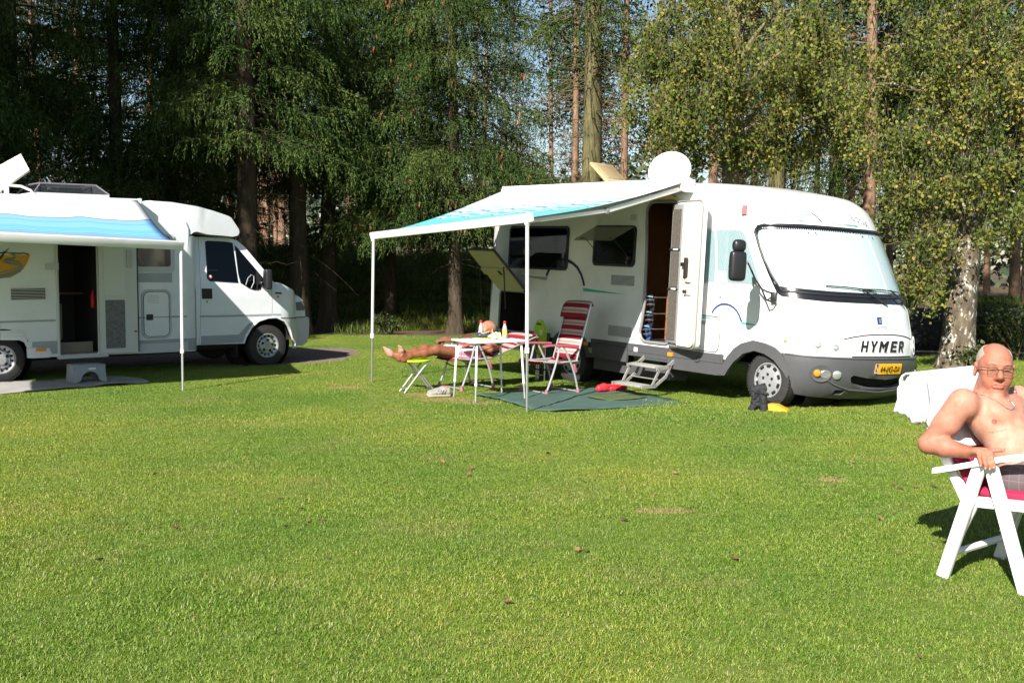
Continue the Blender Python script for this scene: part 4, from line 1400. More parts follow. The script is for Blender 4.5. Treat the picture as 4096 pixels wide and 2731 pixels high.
def louvre(sh, parent, x0, x1, z0, z1, n, name='vent_grille'):
    g = part_empty(name, parent)
    sh.patch('vent_frame', xz(sh, rrect(x0, x1, z0, z1, .012)), .010, W_PLAST, g, holes=[xz(sh, rrect(x0 + .022, x1 - .022, z0 + .02, z1 - .02, .004))], depth=.012, grid=None)
    sh.patch('vent_back', xz(sh, [(x0 + .018, z0 + .016), (x1 - .018, z0 + .016), (x1 - .018, z1 - .016), (x0 + .018, z1 - .016)]), .0035, VOID, g, grid=None)
    zz = np.linspace(z0 + .028, z1 - .028, n)
    for z in zz:
        sh.patch('slat', xz(sh, [(x0 + .022, z - .0032), (x1 - .022, z - .0032), (x1 - .022, z + .0032), (x0 + .022, z + .0032)]), .009, W_PLAST, g, depth=.004, grid=None)
    return g
HM = thing('motorhome', 'white motorhome with rounded front and curved windscreen, its side door standing open', 'motorhome', HO, H_ROT)
def build_hymer():
    sh, P = HY, HM
    # ---- openings
    door_o = xz(sh, rrect(-2.20, -1.60, .60, 2.405, .13, 6))
    gar_o = xz(sh, rrect(-5.38, -4.70, .52, 1.115, .05, 4))
    arch_in = [(-.50, .50), (-.47, .53), (-.41, .555), (-.286, .60), (-.108, .652), (.027, .63), (.146, .57), (.19, .53), (.20, .50)]
    rear_in = xz(sh, [(-3.63 + .40 * math.cos(a), .22 + .40 * math.sin(a)) for a in np.linspace(R(180 - 45), R(45), 12)])
    rear_in = [(rear_in[0][0] - .0, .50)] + [q for q in rear_in if q[1] > .505] + [(rear_in[-1][0], .50)]
    eyes = []
    for (s, z) in ((.745, .785), (.975, .765)):
        for ss in (s, 3.2 - s):
            eyes.append((ss, z))
    holes_eye = [[(s + .093 * math.cos(a), z + .082 * math.sin(a)) for a in np.linspace(0, 2 * math.pi, 22)[:-1]] for s, z in eyes]
    L0 = sh.L0
    bottom = [(-L0, .50)] + rear_in + [(-1.6, .50), (-.9, .50)] + arch_in + [(.4, .50), (.8, .50), (1.2, .50), (1.6, .50), (2.0, .50), (2.6, .50), (3.2, .50), (4.5, .50), (3.2 + L0, .50)]
    top = [(3.2 + L0, 2.50)] + [(float(s), 2.50) for s in np.arange(8.4, -L0, -.12)] + [(-L0, 2.50)]
    body = sh.patch('body_shell', bottom + top, 0, W_BODY, P, holes=[door_o, gar_o] + holes_eye, grid=(.11, .07))
    # ---- roof: rings from z=2.5 up, then closed
    ss = np.concatenate([np.linspace(-L0, 0, 24), np.linspace(0, 3.2, 60)[1:], np.linspace(3.2, 3.2 + L0, 24)[1:]])
    zs = [2.497, 2.53, 2.56, 2.585, 2.61, 2.63, 2.644, 2.652]
    rings = [sh.at(ss, np.full(len(ss), z)) for z in zs]
    mb = MB()
    n = len(ss)
    V = np.concatenate(rings)
    F = [(i * n + j, i * n + (j + 1) % n, (i + 1) * n + (j + 1) % n, (i + 1) * n + j) for i in range(len(zs) - 1) for j in range(n)]
    Fc = [((len(zs) - 1) * n + j, (len(zs) - 1) * n + j + 1, (len(zs) - 1) * n + n - 2 - j, (len(zs) - 1) * n + n - 1 - j) for j in range(n // 2 - 1)]
    mb.add([tuple(v) for v in V], F + Fc)
    mb.build('roof', W_BODY, P, smooth=40)
    # rear wall
    zz = np.linspace(.5, 2.5, 12)
    mb = MB().sheet([[tuple(sh.raw(-L0, z)) for z in zz], [tuple(sh.raw(3.2 + L0, z)) for z in zz]])
    mb.build('rear_wall', W_BODY, P)
    # floor pan
    MB().box((-2.0, 1.12, .47), (5.0, 1.9, .03)).build('floor_pan', GREY_D, P)
    # ---- grey skirt, wheel arch trims, bumper
    arch_out = [(-.60, .31), (-.585, .43), (-.53, .545), (-.432, .645), (-.309, .717), (-.129, .767), (.03, .750), (.157, .711), (.25, .645), (.339, .536), (.49, .377), (.735, .202)]
    arch_inn = [(-.485, .31), (-.47, .40), (-.41, .49), (-.286, .597), (-.108, .648), (.027, .626), (.146, .566), (.303, .437), (.42, .33), (.585, .215)]
    ring_ = dense(arch_out + arch_inn[::-1], .05)
    sh.patch('wheel_arch_trim', ring_, .028, GREY_P, P, depth=.07, grid=None)
    rear_arc = [(-3.63 + .43 * math.cos(a), .20 + .43 * math.sin(a)) for a in np.linspace(R(165), R(15), 16)]
    sk = [(-5.64, .30)] + [(-3.63 - .43, .30)] + [q for q in rear_arc if q[1] > .32] + [(-3.63 + .42, .30), (-2.5, .30), (-1.2, .305), (-.70, .31)]
    # the skirt is three panels split at the rear wheel and the door
    def skirt(x0, x1, name='skirt_panel', zb=.30):
        return sh.patch(name, xz(sh, dense([(x0, zb), (x1, zb), (x1, .557), (x0, .557)], .3)), .016, GREY_P, P, depth=.03, grid=None)
    skirt(-4.67, -4.10)
    skirt(-3.17, -2.42); skirt(-2.405, -1.655, zb=.40); skirt(-1.645, -.70)
    mb_ = [(-5.39, .40), (-4.69, .40), (-4.69, .517), (-5.39, .517)]
    sh.patch('skirt_panel', xz(sh, [(-5.64, .30), (-5.40, .30), (-5.40, .557), (-5.64, .557)]), .016, GREY_P, P, depth=.03, grid=None)
    # rear arch trim
    ro = [(-3.63 + .47 * math.cos(a), .21 + .46 * math.sin(a)) for a in np.linspace(R(168), R(12), 18)]
    ri = [(-3.63 + .395 * math.cos(a), .21 + .385 * math.sin(a)) for a in np.linspace(R(12), R(168), 18)]
    sh.patch('wheel_arch_trim', xz(sh, ro + ri), .024, GREY_D, P, depth=.06, grid=None)
    for x0, x1 in ((-4.67, -4.10), (-3.17, -1.66)):
        sh.patch('sill_box', xz(sh, [(x0, .14), (x1, .14), (x1, .298), (x0, .298)]), -.06, GREY_D, P, depth=.3, grid=None)
    smile = [(1.155, .427), (1.189, .373), (1.273, .336), (1.44, .302), (1.6, .295)]
    smile = smile + mirror(smile)[1:] + [(2.012, .454), (1.83, .424), (1.6, .405), (1.37, .424), (1.188, .454)]
    slot = rrect(1.03, 1.16, .235, .285, .02, 3)
    bump = [(.735, .202), (.95, .192), (1.145, .185), (1.6, .175)]
    bump = bump + mirror(bump)[1:] + [(3.0, .45), (2.95, .655), (2.2, .648), (1.6, .645), (1.16, .645), (.636, .648), (.25, .660), (.339, .536), (.49, .377)]
    sh.patch('front_bumper', dense(bump, .07), .03, GREY_P, P, holes=[smile, slot, mirror(slot)], depth=.05, grid=.055, label='grey plastic front bumper with a smile-shaped air intake')
    lip = [(.80, .225), (1.15, .275), (1.6, .262)]
    lip = lip + mirror(lip)[1:]
    sh.line('bumper_lip', [(.86, .40), (1.0, .345), (1.2, .292), (1.6, .262), (2.0, .292), (2.2, .345), (2.34, .40)], .011, GREY_P, P, off=.03, n=8)
    sh.line('bumper_edge', [(.30, .652), (.636, .640), (1.16, .637), (1.6, .637), (2.04, .637), (2.6, .640)], .012, GREY_P, P, off=.028, n=8)
    sh.patch('air_intake', [(s + (s - 1.6) * .04, z + (z - .37) * .25) for s, z in smile], -.05, VOID, P, grid=None)
    for q in (slot, mirror(slot)):
        sh.patch('lower_slot', [(s + (s - np.mean([a for a, _ in q])) * .3, z + (z - .26) * .3) for s, z in q], -.02, VOID, P, grid=None)
    # lamps in the bumper
    def puck(name, s, z, r, prof, m, off=.0, par=P, n=22, sx=1.0):
        F = sh.frame_at(s, z, off)
        mb = MB().lathe([(r * a, h) for a, h in prof], n=n)
        mb.v = [tuple(F @ Vector((v[0] * sx, v[1], v[2]))) for v in mb.v]
        return mb.build(name, m, par)
    for side in (0, 1):
        k = (lambda s: s) if side == 0 else (lambda s: 3.2 - s)
        puck('lamp_bezel', k(.775), .462, .10, [(1.0, .028), (.97, .036), (.90, .034), (.5, .030), (.02, .029)], GREY_P, sx=1.25)
        puck('indicator', k(.728), .464, .042, [(1.0, .032), (.98, .045), (.8, .058), (.4, .065), (.02, .067)], AMBER)
        puck('lamp_cup', k(.835), .456, .048, [(1.0, .036), (.9, .040), (.5, .0385), (.02, .0375)], mat('lamp_cup_silver', (.45, .45, .46), .3, metal=.7), sx=1.3)
        puck('fog_lamp', k(.975), .453, .052, [(1.0, .03), (1.0, .040), (.92, .044), (.7, .049), (.02, .054)], GLASSL)
    # headlights: bowl + lens
    for i, (s, z) in enumerate(eyes):
        h = part_empty('headlight', P)
        puck('bowl', s, z, .1, [(1.02, -.002), (1.01, .005), (.95, .004), (.86, -.020), (.72, -.050), (.50, -.066), (.02, -.066)], mat('headlight_bowl', (.62, .63, .62), .3, coat=.4), par=h, sx=.96)
        d = -.022 if s < 1.6 else .022
        puck('lens', s + d, z - .012, .052, [(1.0, -.065), (1.0, -.020), (.95, -.008), (.7, .001), (.35, .006), (.02, .007)], GLASSL, par=h)
    puck('side_marker', .295, .796, .018, [(1, 0), (1, .01), (.7, .016), (.02, .017)], AMBER)
    # ---- windscreen
    wo = [(.33, 1.338), (.377, 1.300), (.585, 1.280), (.894, 1.265), (1.21, 1.261), (1.6, 1.260)]
    wt = [(1.6, 2.138), (1.25, 2.140), (.92, 2.142), (.46, 2.134), (.36, 2.108), (.30, 2.06), (.28, 2.02), (.268, 1.88), (.268, 1.75), (.29, 1.55)]
    outer = dense(wo + mirror(wo)[1:] + mirror(wt)[:-1] + wt, .1)
    bi = [(.345, 1.440), (.375, 1.412), (.70, 1.395), (1.05, 1.381), (1.6, 1.376)]
    bt = [(1.6, 2.072), (1.25, 2.074), (.895, 2.075), (.419, 2.060), (.36, 2.040), (.318, 1.992), (.305, 1.85), (.310, 1.70), (.326, 1.55)]
    inner = dense(bi + mirror(bi)[1:] + mirror(bt)[:-1] + bt, .1)
    ws = part_empty('windscreen', P)
    sh.patch('surround', outer, .006, mat('black_glass_surround', (.012, .012, .014), .16, coat=.3), ws, depth=.006, grid=.10)
    bl = bpy.data.materials.new('pleated_blind'); bl.use_nodes = True
    nt = bl.node_tree; b = nt.nodes['Principled BSDF']
    b.inputs['Base Color'].default_value = (.60, .66, .66, 1); b.inputs['Roughness'].default_value = .7; b.inputs['Specular IOR Level'].default_value = .15
    uv = node(nt, 'ShaderNodeUVMap')
    sp = node(nt, 'ShaderNodeSeparateXYZ'); nt.links.new(uv.outputs['UV'], sp.inputs[0])
    k = node(nt, 'ShaderNodeMath', operation='MULTIPLY'); nt.links.new(sp.outputs['X'], k.inputs[0]); k.inputs[1].default_value = 2 * math.pi / .030
    sn = node(nt, 'ShaderNodeMath', operation='SINE'); nt.links.new(k.outputs[0], sn.inputs[0])
    bp = node(nt, 'ShaderNodeBump', in_Strength=.3, in_Distance=.004); nt.links.new(sn.outputs[0], bp.inputs['Height'])
    nt.links.new(bp.outputs['Normal'], b.inputs['Normal'])
    def blind(name, poly, off, par):
        V2, F = tri2d(poly, (), .09)
        V = sh.at(V2[:, 0], V2[:, 1], off)
        me = bpy.data.meshes.new(name); me.from_pydata([tuple(v) for v in V], [], [tuple(int(i) for i in t) for t in F]); me.update()
        ul = me.uv_layers.new(name='UVMap')
        for lp in me.loops: ul.data[lp.index].uv = tuple(V2[lp.vertex_index])
        smooth_mesh(me)
        return link_mesh(name, me, bl, par)
    blind('pleated_blind', inner, .0085, ws)
    # toothed hem of the blind along the top
    mb = MB()
    for s in np.arange(.42, 2.79, .030):
        zt = 2.070 + .004 * math.sin(s * 2)
        a = sh.at(np.array([s, s + .015, s + .0075]), np.array([zt, zt, zt + .017]), .0095)
        mb.add([tuple(p) for p in a], [(0, 1, 2)])
    props(mb.build('blind_hem', bl, ws, smooth=0), kind='stuff')
    sh.line('blind_join', [(1.81, 1.385), (1.80, 2.06)], .004, W_PLAST, ws, off=.011)
    glz = dense([(s + (s - 1.6) * .012, z + (z - 1.73) * .04) for s, z in inner], .1)
    sh.patch('pane', glz, .014, PANE, ws, grid=.09)
    sh.line('rubber_seal', [(s, z) for s, z in outer if z > 1.37] and dense([(.40, 1.362), (1.05, 1.335), (1.6, 1.33), (2.15, 1.335), (2.80, 1.362), (2.87, 1.55), (2.915, 1.75), (2.905, 2.03), (2.83, 2.10), (2.74, 2.112), (1.6, 2.112), (.46, 2.112), (.37, 2.10), (.295, 2.03), (.285, 1.75), (.33, 1.55)], .1), .014, BLACK_P, ws, off=.008, n=7, closed=True)
    # wipers
    for (pts, arm) in (([(1.00, 1.432), (1.25, 1.428), (1.48, 1.412), (1.62, 1.392)], [(1.46, 1.41), (1.56, 1.33), (1.64, 1.275), (1.68, 1.262)]), ([(1.42, 1.412), (1.66, 1.415), (1.86, 1.405), (2.05, 1.39)], [(1.84, 1.41), (1.95, 1.335), (2.03, 1.28), (2.07, 1.265)])):
        w = part_empty('wiper', P)
        sh.line('blade', pts, .007, BLACK_P, w, off=.032, n=6)
        sh.line('arm', arm, .010, BLACK_P, w, off=.04, n=6)
        puck('pivot', arm[-1][0], arm[-1][1], .02, [(1, 0), (1, .045), (.02, .05)], BLACK_P, par=w, n=10)
    # ---- cab side window with blind
    cw = part_empty('cab_window', P)
    cwp = [(-.857, 1.401), (-.54, 1.400), (.087, 1.398), (.128, 1.412), (.141, 1.44), (.150, 1.7), (.148, 2.0), (.140, 2.045), (.115, 2.070), (-.30, 2.071), (-.557, 2.070), (-.66, 1.8)]
    sh.patch('surround', dense([(s - .9 if i in (0, 9 + 1, 11) else s, z) for i, (s, z) in enumerate(cwp)] and cwp, .1), .004, mat('window_trim_grey', (.42, .43, .43), .4), cw, depth=.005, grid=.1)
    bl2 = bl.copy(); bl2.name = 'pleated_blind_side'; bl2.node_tree.nodes['Principled BSDF'].inputs['Base Color'].default_value = (.30, .38, .40, 1)  # darker copy of the windscreen blind, its weaker sunlight put into the colour
    MATS['side_blind'] = bl2
    ob_ = blind('pleated_blind', dense([(s * .985 - .012, 1.735 + (z - 1.735) * .93) for s, z in cwp], .1), .0065, cw)
    ob_.data.materials.clear(); ob_.data.materials.append(bl2)
    sh.patch('pane', dense([(s * .985 - .012, 1.735 + (z - 1.735) * .93) for s, z in cwp], .1), .011, PANE, cw, grid=.1)
    sh.band('divider', [(-.285, 2.075), (-.41, 1.75), (-.565, 1.395)], .032, W_PLAST, cw, .014)
    sh.patch('paper_card', [(-.52, 1.412), (-.36, 1.412), (-.335, 1.555), (-.475, 1.555)], .0125, mat('white_card', (.85, .85, .83), .6), cw, grid=None)
    for i, (z, a, b_) in enumerate(((1.53, -.47, -.36), (1.512, -.48, -.355), (1.475, -.45, -.39), (1.43, -.43, -.415))):
        sh.patch('print_line', [(a, z), (b_, z), (b_ + .002, z + .008), (a + .002, z + .008)], .0135, GREY_DC, cw, grid=None)
    # ---- side windows
    for (x0, x1, z0, z1, opened) in ((-5.205, -3.785, 1.465, 2.092, False), (-3.235, -2.38, 1.555, 2.103, True)):
        w = part_empty('side_window', P)
        sh.patch('frame', xz(sh, rrect(x0, x1, z0, z1, .07, 6)), .020, BLACK_P, w, holes=[xz(sh, rrect(x0 + .035, x1 - .035, z0 + .035, z1 - .035, .05, 6))], depth=.02, grid=None)
        if not opened:
            sh.patch('pane', xz(sh, rrect(x0 + .035, x1 - .035, z0 + .035, z1 - .035, .05, 6)), .024, PANE_D, w, grid=.2)
            sh.patch('lowered_blind', xz(sh, [(x0 + .06, z0 + .05), (x1 - .10, z0 + .05), (x1 - .10, z1 - .16), (x0 + .06, z1 - .16)]), .006, mat('grey_blind', (.26, .26, .26), .6), w, grid=None)
            for z in np.arange(z0 + .07, z1 - .17, .032):
                sh.patch('blind_slat', xz(sh, [(x0 + .06, z), (x1 - .10, z), (x1 - .10, z + .024), (x0 + .06, z + .024)]), .009, mat('grey_blind_slat', (.36, .36, .35), .5), w, grid=None)
            sh.patch('inside', xz(sh, rrect(x0 + .03, x1 - .03, z0 + .03, z1 - .03, .05, 4)), .003, VOID, w, grid=None)
            for xx in (x0 + .16, x1 - .16): sh.patch('catch', xz(sh, rrect(xx - .03, xx + .03, z0 + .045, z0 + .065, .006)), .028, BLACK_P, w, depth=.004, grid=None)
        else:
            sh.patch('inside', xz(sh, rrect(x0 + .03, x1 - .03, z0 + .03, z1 - .03, .05, 4)), .003, VOID, w, grid=None)
            sh.patch('curtain', xz(sh, [(x0 + .06, z0 + .07), (x0 + .42, z0 + .07), (x0 + .42, z1 - .05), (x0 + .06, z1 - .05)]), .006, mat('dark_curtain', (.06, .06, .06), .8), w, grid=None)
            sh.patch('sill_rail', xz(sh, [(x0 + .05, z0 + .045), (x1 - .05, z0 + .045), (x1 - .05, z0 + .075), (x0 + .05, z0 + .075)]), .012, GREY_DC, w, grid=None)
            sh.patch('inner_pane', xz(sh, rrect(x0 + .035, x1 - .035, z0 + .035, z1 - .035, .05, 6)), .014, PANE_D, w, grid=None)
            a = sh.at(sh.s_of_x(x0 + .03, 2.085), 2.085, .022); c = sh.at(sh.s_of_x(x1 - .03, 2.085), 2.085, .022)
            pane = MB()
            poly = rrect(0, x1 - x0 - .06, 0, .44, [.05, .05, .005, .005], 5)
            f = lambda t: (lambda p, q: Vector((a[0] + p, a[1] - q * math.cos(R(28)) + t * .5, a[2] - q * math.sin(R(28)) + t)))
            pane.prism(poly, lambda p: f(0)(p[0], p[1]), lambda p: f(.006)(p[0], p[1]))
            o = pane.build('open_pane', PANE_T, w, smooth=0)
            for xx in (x0 + .14, x1 - .14):
                MB().tube([(xx, a[1] + .0, 1.70), (xx, a[1] - .29, 1.935)], .006, 6).build('stay', BLACK_P, w)
                MB().box((xx, a[1] - .31, 1.912), (.05, .03, .02)).build('latch', BLACK_P, w)
    # ---- vents and hatches
    louvre(sh, P, -2.86, -2.34, 1.288, 1.462, 9)
    louvre(sh, P, -2.858, -2.336, .606, .784, 10)
    louvre(sh, P, -2.545, -2.385, 2.158, 2.262, 6)
    hz_ = xz(sh, rrect(-1.60, -.795, .575, 1.005, .07, 5))
    sh.line('hatch_seal', dense(hz_, .1), .009, GREYL, P, off=.003, closed=True)
    sh.patch('hatch_handle', xz(sh, rrect(-.90, -.86, .80, .84, .012)), .012, W_PLAST, P, depth=.01, grid=None)
    sh.patch('door_lock', xz(sh, rrect(-.835, -.805, 1.228, 1.258, .012)), .010, GREYL, P, depth=.008, grid=None)
    # ---- decals
    arc = [HY.px(*q) for q in ((2848, 1252), (2856, 1238), (2870, 1224), (2886, 1217), (2902, 1216), (2919, 1220), (2935, 1230), (2948, 1244), (2958, 1262), (2967, 1288))]
    sh.band('stripe', arc, (.022, .030), BLUE_D, P, .004)
    sh.patch('stripe', [(-.295, .967), (-.295, .940), (-.02, .943), (.246, .947)], .004, TEAL_D, P, grid=.1)
    arc = xz(sh, [(-4.262, 1.375), (-4.215, 1.46), (-4.13, 1.545), (-4.03, 1.595), (-3.92, 1.615), (-3.80, 1.610), (-3.68, 1.578), (-3.57, 1.52), (-3.48, 1.43), (-3.42, 1.33), (-3.395, 1.27)])
    sh.band('stripe', arc, .048, NAVY_D, P, .004)
    sh.patch('stripe', xz(sh, [(-3.417, 1.240), (-3.413, 1.193), (-2.515, 1.190)]), .004, TEAL_D, P, grid=.1)
    sh.patch('stripe', xz(sh, [(-4.94, 1.360), (-4.25, 1.310), (-4.235, 1.362)]), .004, GREY_DC, P, grid=.1)
    sh.patch('stripe', xz(sh, [(-1.58, .984), (-1.58, .962), (-.95, .968), (-.945, .985)]), .004, TEAL_D, P, grid=.1)
    sh.patch('stripe', xz(sh, [(-1.58, .945), (-1.58, .893), (-1.045, .897), (-1.025, .94)]), .004, GREY_DC, P, grid=.1)
    for (z0, z1, a, b_, l, r) in ((2.287, 2.307, 1.016, 1.163, 0, 0), (2.254, 2.275, .985, 1.145, 0, 0), (2.218, 2.242, .945, 1.125, 0, 0)):
        sh.patch('logo_bar', [(a - .012, z0), (b_ - .006, z0), (b_, z1), (a, z1)], .004, GREY_DC, P, grid=None)
    sh.patch('stripe', [(.762, 2.172), (1.013, 2.178), (1.011, 2.194)], .004, TEAL_D, P, grid=.08)
    sh.band('stripe', [(1.176, 2.283), (1.20, 2.268), (1.222, 2.245), (1.24, 2.215), (1.257, 2.181)], (.012, .018), NAVY_D, P, .004)
    sh.band('stripe', [(1.284, 2.178), (1.45, 2.174), (1.6, 2.170), (1.715, 2.166)], .009, GREY_DC, P, .004)
    sh.patch('stripe', [(1.54, 2.180), (1.705, 2.172), (1.707, 2.186)], .005, TEAL_D, P, grid=.08)
    sh.text('lettering', 'B STAR', 1.80, 2.235, .10, GREY_DC, P, off=.003, shear=-.1, extrude=.001, slope=-.3, space=.9)
    sh.text('lettering', '2.8 JTD', 1.575, .992, .036, GREY_DC, P, off=.003, extrude=.001, bold=.001)
    sh.patch('emblem', [(1.545, 1.030), (1.592, 1.030), (1.598, 1.112), (1.550, 1.112)], .005, BLUE_D, P, depth=.003, grid=None)
    sh.patch('emblem_bar', [(1.566, 1.042), (1.578, 1.042), (1.582, 1.092), (1.570, 1.092)], .008, GREY_DC, P, grid=None)
    LET = {'H': [[(0, 0), (.27, 0), (.27, .40), (.73, .40), (.73, 0), (1, 0), (1, 1), (.73, 1), (.73, .60), (.27, .60), (.27, 1), (0, 1)]],
           'Y': [[(.36, 0), (.64, 0), (.64, .42), (1.02, 1), (.73, 1), (.50, .60), (.27, 1), (-.02, 1), (.36, .42)]],
           'M': [[(0, 0), (.26, 0), (.26, .58), (.5, .28), (.74, .58), (.74, 0), (1, 0), (1, 1), (.76, 1), (.5, .66), (.24, 1), (0, 1)]],
           'E': [[(0, 0), (.95, 0), (.95, .20), (.28, .20), (.28, .41), (.85, .41), (.85, .60), (.28, .60), (.28, .80), (.95, .80), (.95, 1), (0, 1)]],
           'R': [[(0, 0), (.27, 0), (.27, .36), (.46, .36), (.72, 0), (1.03, 0), (.73, .40), (.95, .55), (1.0, .70), (.95, .88), (.78, 1), (0, 1)], [(.27, .56), (.64, .56), (.70, .68), (.64, .80), (.27, .80)]]}
    nm = part_empty('nameplate', P)
    for k, ch in enumerate('HYMER'):
        for (ds, dz, off, m_) in ((.010, -.006, .006, W_BODY), (0, 0, .011, INK)):
            polys = [[(1.268 + k * .1195 + q[0] * .088 + q[1] * .032 + ds, .716 + q[1] * .125 + dz) for q in lp] for lp in LET[ch]]
            sh.patch('letter', polys[0], off, m_, nm, holes=polys[1:], depth=.004, grid=None)
    # ---- seams of the bonnet and front
    sh.line('seam', [(.006, 2.553), (.20, 2.556), (.297, 2.556), (.345, 2.53), (.30, 2.48), (.269, 2.455), (.19, 2.2), (.149, 2.058), (.160, 1.789), (.197, 1.417), (.196, 1.192), (.256, .999), (.261, .887), (.212, .770), (.167, .716)], .0025, SEAM, P, off=.0005)
    for f in (lambda q: q, mirror):
        sh.line('seam', f([(.88, 1.235), (.902, 1.184), (.948, 1.075), (.997, .975), (1.062, .854)]), .003, SEAM, P, off=.0005)
        sh.line('seam', f([(1.062, .854), (1.09, .842), (1.133, .758), (1.16, .646)]), .003, SEAM, P, off=.0005)
    sh.line('bonnet_gap', [(1.062, .852), (1.2, .880), (1.356, .902), (1.48, .912), (1.6, .915), (1.72, .912), (1.844, .902), (2.0, .880), (2.138, .852)], .007, SEAM_D, P, off=0)
    sh.line('grille_gap', [(1.16, .658), (1.4, .660), (1.6, .660), (1.8, .660), (2.04, .658)], .008, SEAM_D, P, off=.002)
    # ---- number plate
    np_ = part_empty('number_plate', P)
    sh.patch('plate_holder', rrect(1.425, 1.775, .445, .60, .02), .036, GREY_D, np_, depth=.006, grid=.08)
    sh.patch('plate', rrect(1.44, 1.76, .472, .583, .012), .045, YELLOW_PL, np_, depth=.006, grid=.08)
    sh.patch('country_strip', [(1.445, .476), (1.474, .476), (1.474, .579), (1.445, .579)], .0465, PLATE_BL, np_, grid=None)
    sh.text('country_code', 'NL', 1.460, .49, .022, W_PLAST, np_, off=.0485, extrude=.0008)
    sh.text('characters', '64-JG-DX', 1.617, .528, .082, INK, np_, off=.049, extrude=.001, bold=.0, sx=.68)
    # ---- side lamps and stickers
    for x in (-1.595, -3.262): sh.patch('side_marker', xz(sh, rrect(x - .045, x + .045, .455, .505, .008)), .030, AMBER, P, depth=.015, grid=None)
    sh.patch('sticker', xz(sh, rrect(-2.285, -2.21, .455, .515, .004)), .019, mat('grey_sticker', (.55, .56, .56), .4), P, grid=None)
    sh.patch('sticker', xz(sh, rrect(-3.27, -3.13, .355, .43, .004)), .019, mat('olive_sticker', (.32, .33, .12), .5), P, grid=None)
    for x, z in ((-1.121, .464),): puck('filler_cap', sh.s_of_x(x, z), z, .04, [(1, .015), (.95, .03), (.6, .036), (.02, .036)], GREY_D, sx=1.2)
    sh.line('skirt_line', xz(sh, [(-2.40, .455), (-.70, .445)]), .003, SEAM_D, P, off=.0155)
    sh.line('skirt_line', xz(sh, [(-3.15, .50), (-2.42, .497)]), .004, SEAM_D, P, off=.0155)
    sh.patch('clearance_lamp', [sh.px(*q) for q in ((2970, 860), (2988, 859), (2991, 824), (2974, 824))], .03, mat('dull_red_lens', (.30, .12, .12), .3), P, depth=.03, grid=None)
    # ---- open entrance door
    a_ = sh.at(sh.s_of_x(-1.615, 1.5), 1.5, .03)
    dr = part_empty('entrance_door', P, (-1.60, -.075, .585), (0, 0, R(-13)), 'cream inside of the opened entrance door with fly screen strip')
    Wd, Hd = .665, 1.82
    pr = rrect(0, Wd, 0, Hd, .10, 6)
    MB().prism(pr, lambda p: (p[0], -.0, p[1]), lambda p: (p[0], .05, p[1])).build('door_leaf', W_PANEL, dr, smooth=20)
    MB().tube([(p[0], -.004, p[1]) for p in rrect(.012, Wd - .012, .012, Hd - .012, .09, 6)], .012, 6, closed=True).build('door_seal', GREYL, dr)
    lin = rrect(.26, Wd - .03, .03, Hd - .03, [.08, .02, .02, .08], 5)
    MB().prism(lin, lambda p: (p[0], -.035, p[1]), lambda p: (p[0], 0, p[1])).build('door_lining', CREAM, dr, smooth=20)
    for (z0, z1) in ((1.14, 1.70), (.10, .66)):
        q = rrect(.34, Wd - .08, z0, z1, .03, 4); q2 = rrect(.355, Wd - .095, z0 + .015, z1 - .015, .025, 4)
        MB().prism(q, lambda p: (p[0], -.041, p[1]), lambda p: (p[0], -.034, p[1])).build('lining_panel', CREAM, dr, smooth=20)
    mb = MB().box((.44, -.075, .985), (.03, .05, .26), None, .01).box((.385, -.065, 1.03), (.12, .04, .05), None, .01)
    mb.build('door_handle', BLACK_P, dr)
    MB().box((.47, -.05, .84), (.12, .04, .05), None, .015).build('grab_tray', CREAM, dr)
    MB().box((.49, -.045, .70), (.12, .03, .085), None, .01).build('lock_plate', ALU_W, dr)
    MB().lathe([(.022, 0), (.022, -.035), (.002, -.04)], (.45, -.06, .70), 'Y', 12).build('lock_knob', BLACK_P, dr)
    mesh_m = mat('fly_mesh', (.14, .12, .10), .8, var=(38, .55, (.05, .045, .04)))
    MB().box((.135, -.024, Hd / 2), (.25, .04, Hd - .10), None, .008).build('screen_frame', GREYL, dr)
    for (z0, z1) in ((1.235, 1.71), (.745, 1.19), (.09, .70)):
        MB().box((.135, -.048, (z0 + z1) / 2), (.185, .008, z1 - z0)).build('fly_screen', mesh_m, dr)
    for z in (1.212, .722):
        MB().box((.12, -.052, z), (.24, .012, .022)).build('screen_bar', BLACK_P, dr)
        MB().box((.16, -.062, z), (.10, .014, .02), None, .004).build('screen_latch', W_PLAST, dr)
    # door frame and lamp over it
    sh.line('door_frame', dense(door_o, .08), .020, GREYL, P, off=.008, n=7, closed=True)
    lampp = xz(sh, [(-2.22 + .22 + .24 * math.cos(a) + .1, 2.43 + .075 * math.sin(a)) for a in np.linspace(0, math.pi, 10)])
    sh.patch('door_lamp', lampp, .05, mat('yellowed_lens', (.62, .50, .20), .4), P, depth=.05, grid=None)
    # ---- cabin seen through the door
    cb = part_empty('cabin', P)
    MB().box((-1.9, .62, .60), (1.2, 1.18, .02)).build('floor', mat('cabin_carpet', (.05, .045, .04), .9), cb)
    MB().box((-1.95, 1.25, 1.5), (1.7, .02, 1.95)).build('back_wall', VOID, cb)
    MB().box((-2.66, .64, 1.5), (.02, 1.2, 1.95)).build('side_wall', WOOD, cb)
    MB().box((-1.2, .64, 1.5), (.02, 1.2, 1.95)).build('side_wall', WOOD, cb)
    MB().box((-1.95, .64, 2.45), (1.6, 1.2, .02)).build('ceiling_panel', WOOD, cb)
    q = rrect(.30, .75, .62, 1.52, [.08, .02, .02, .08], 5)
    MB().prism(rrect(-2.24, -1.86, .62, 1.30, [.12, .02, .01, .01], 5), lambda p: (p[0] + .06, .42, p[1]), lambda p: (p[0] + .06, .45, p[1])).build('wood_partition', WOOD, cb, smooth=20)
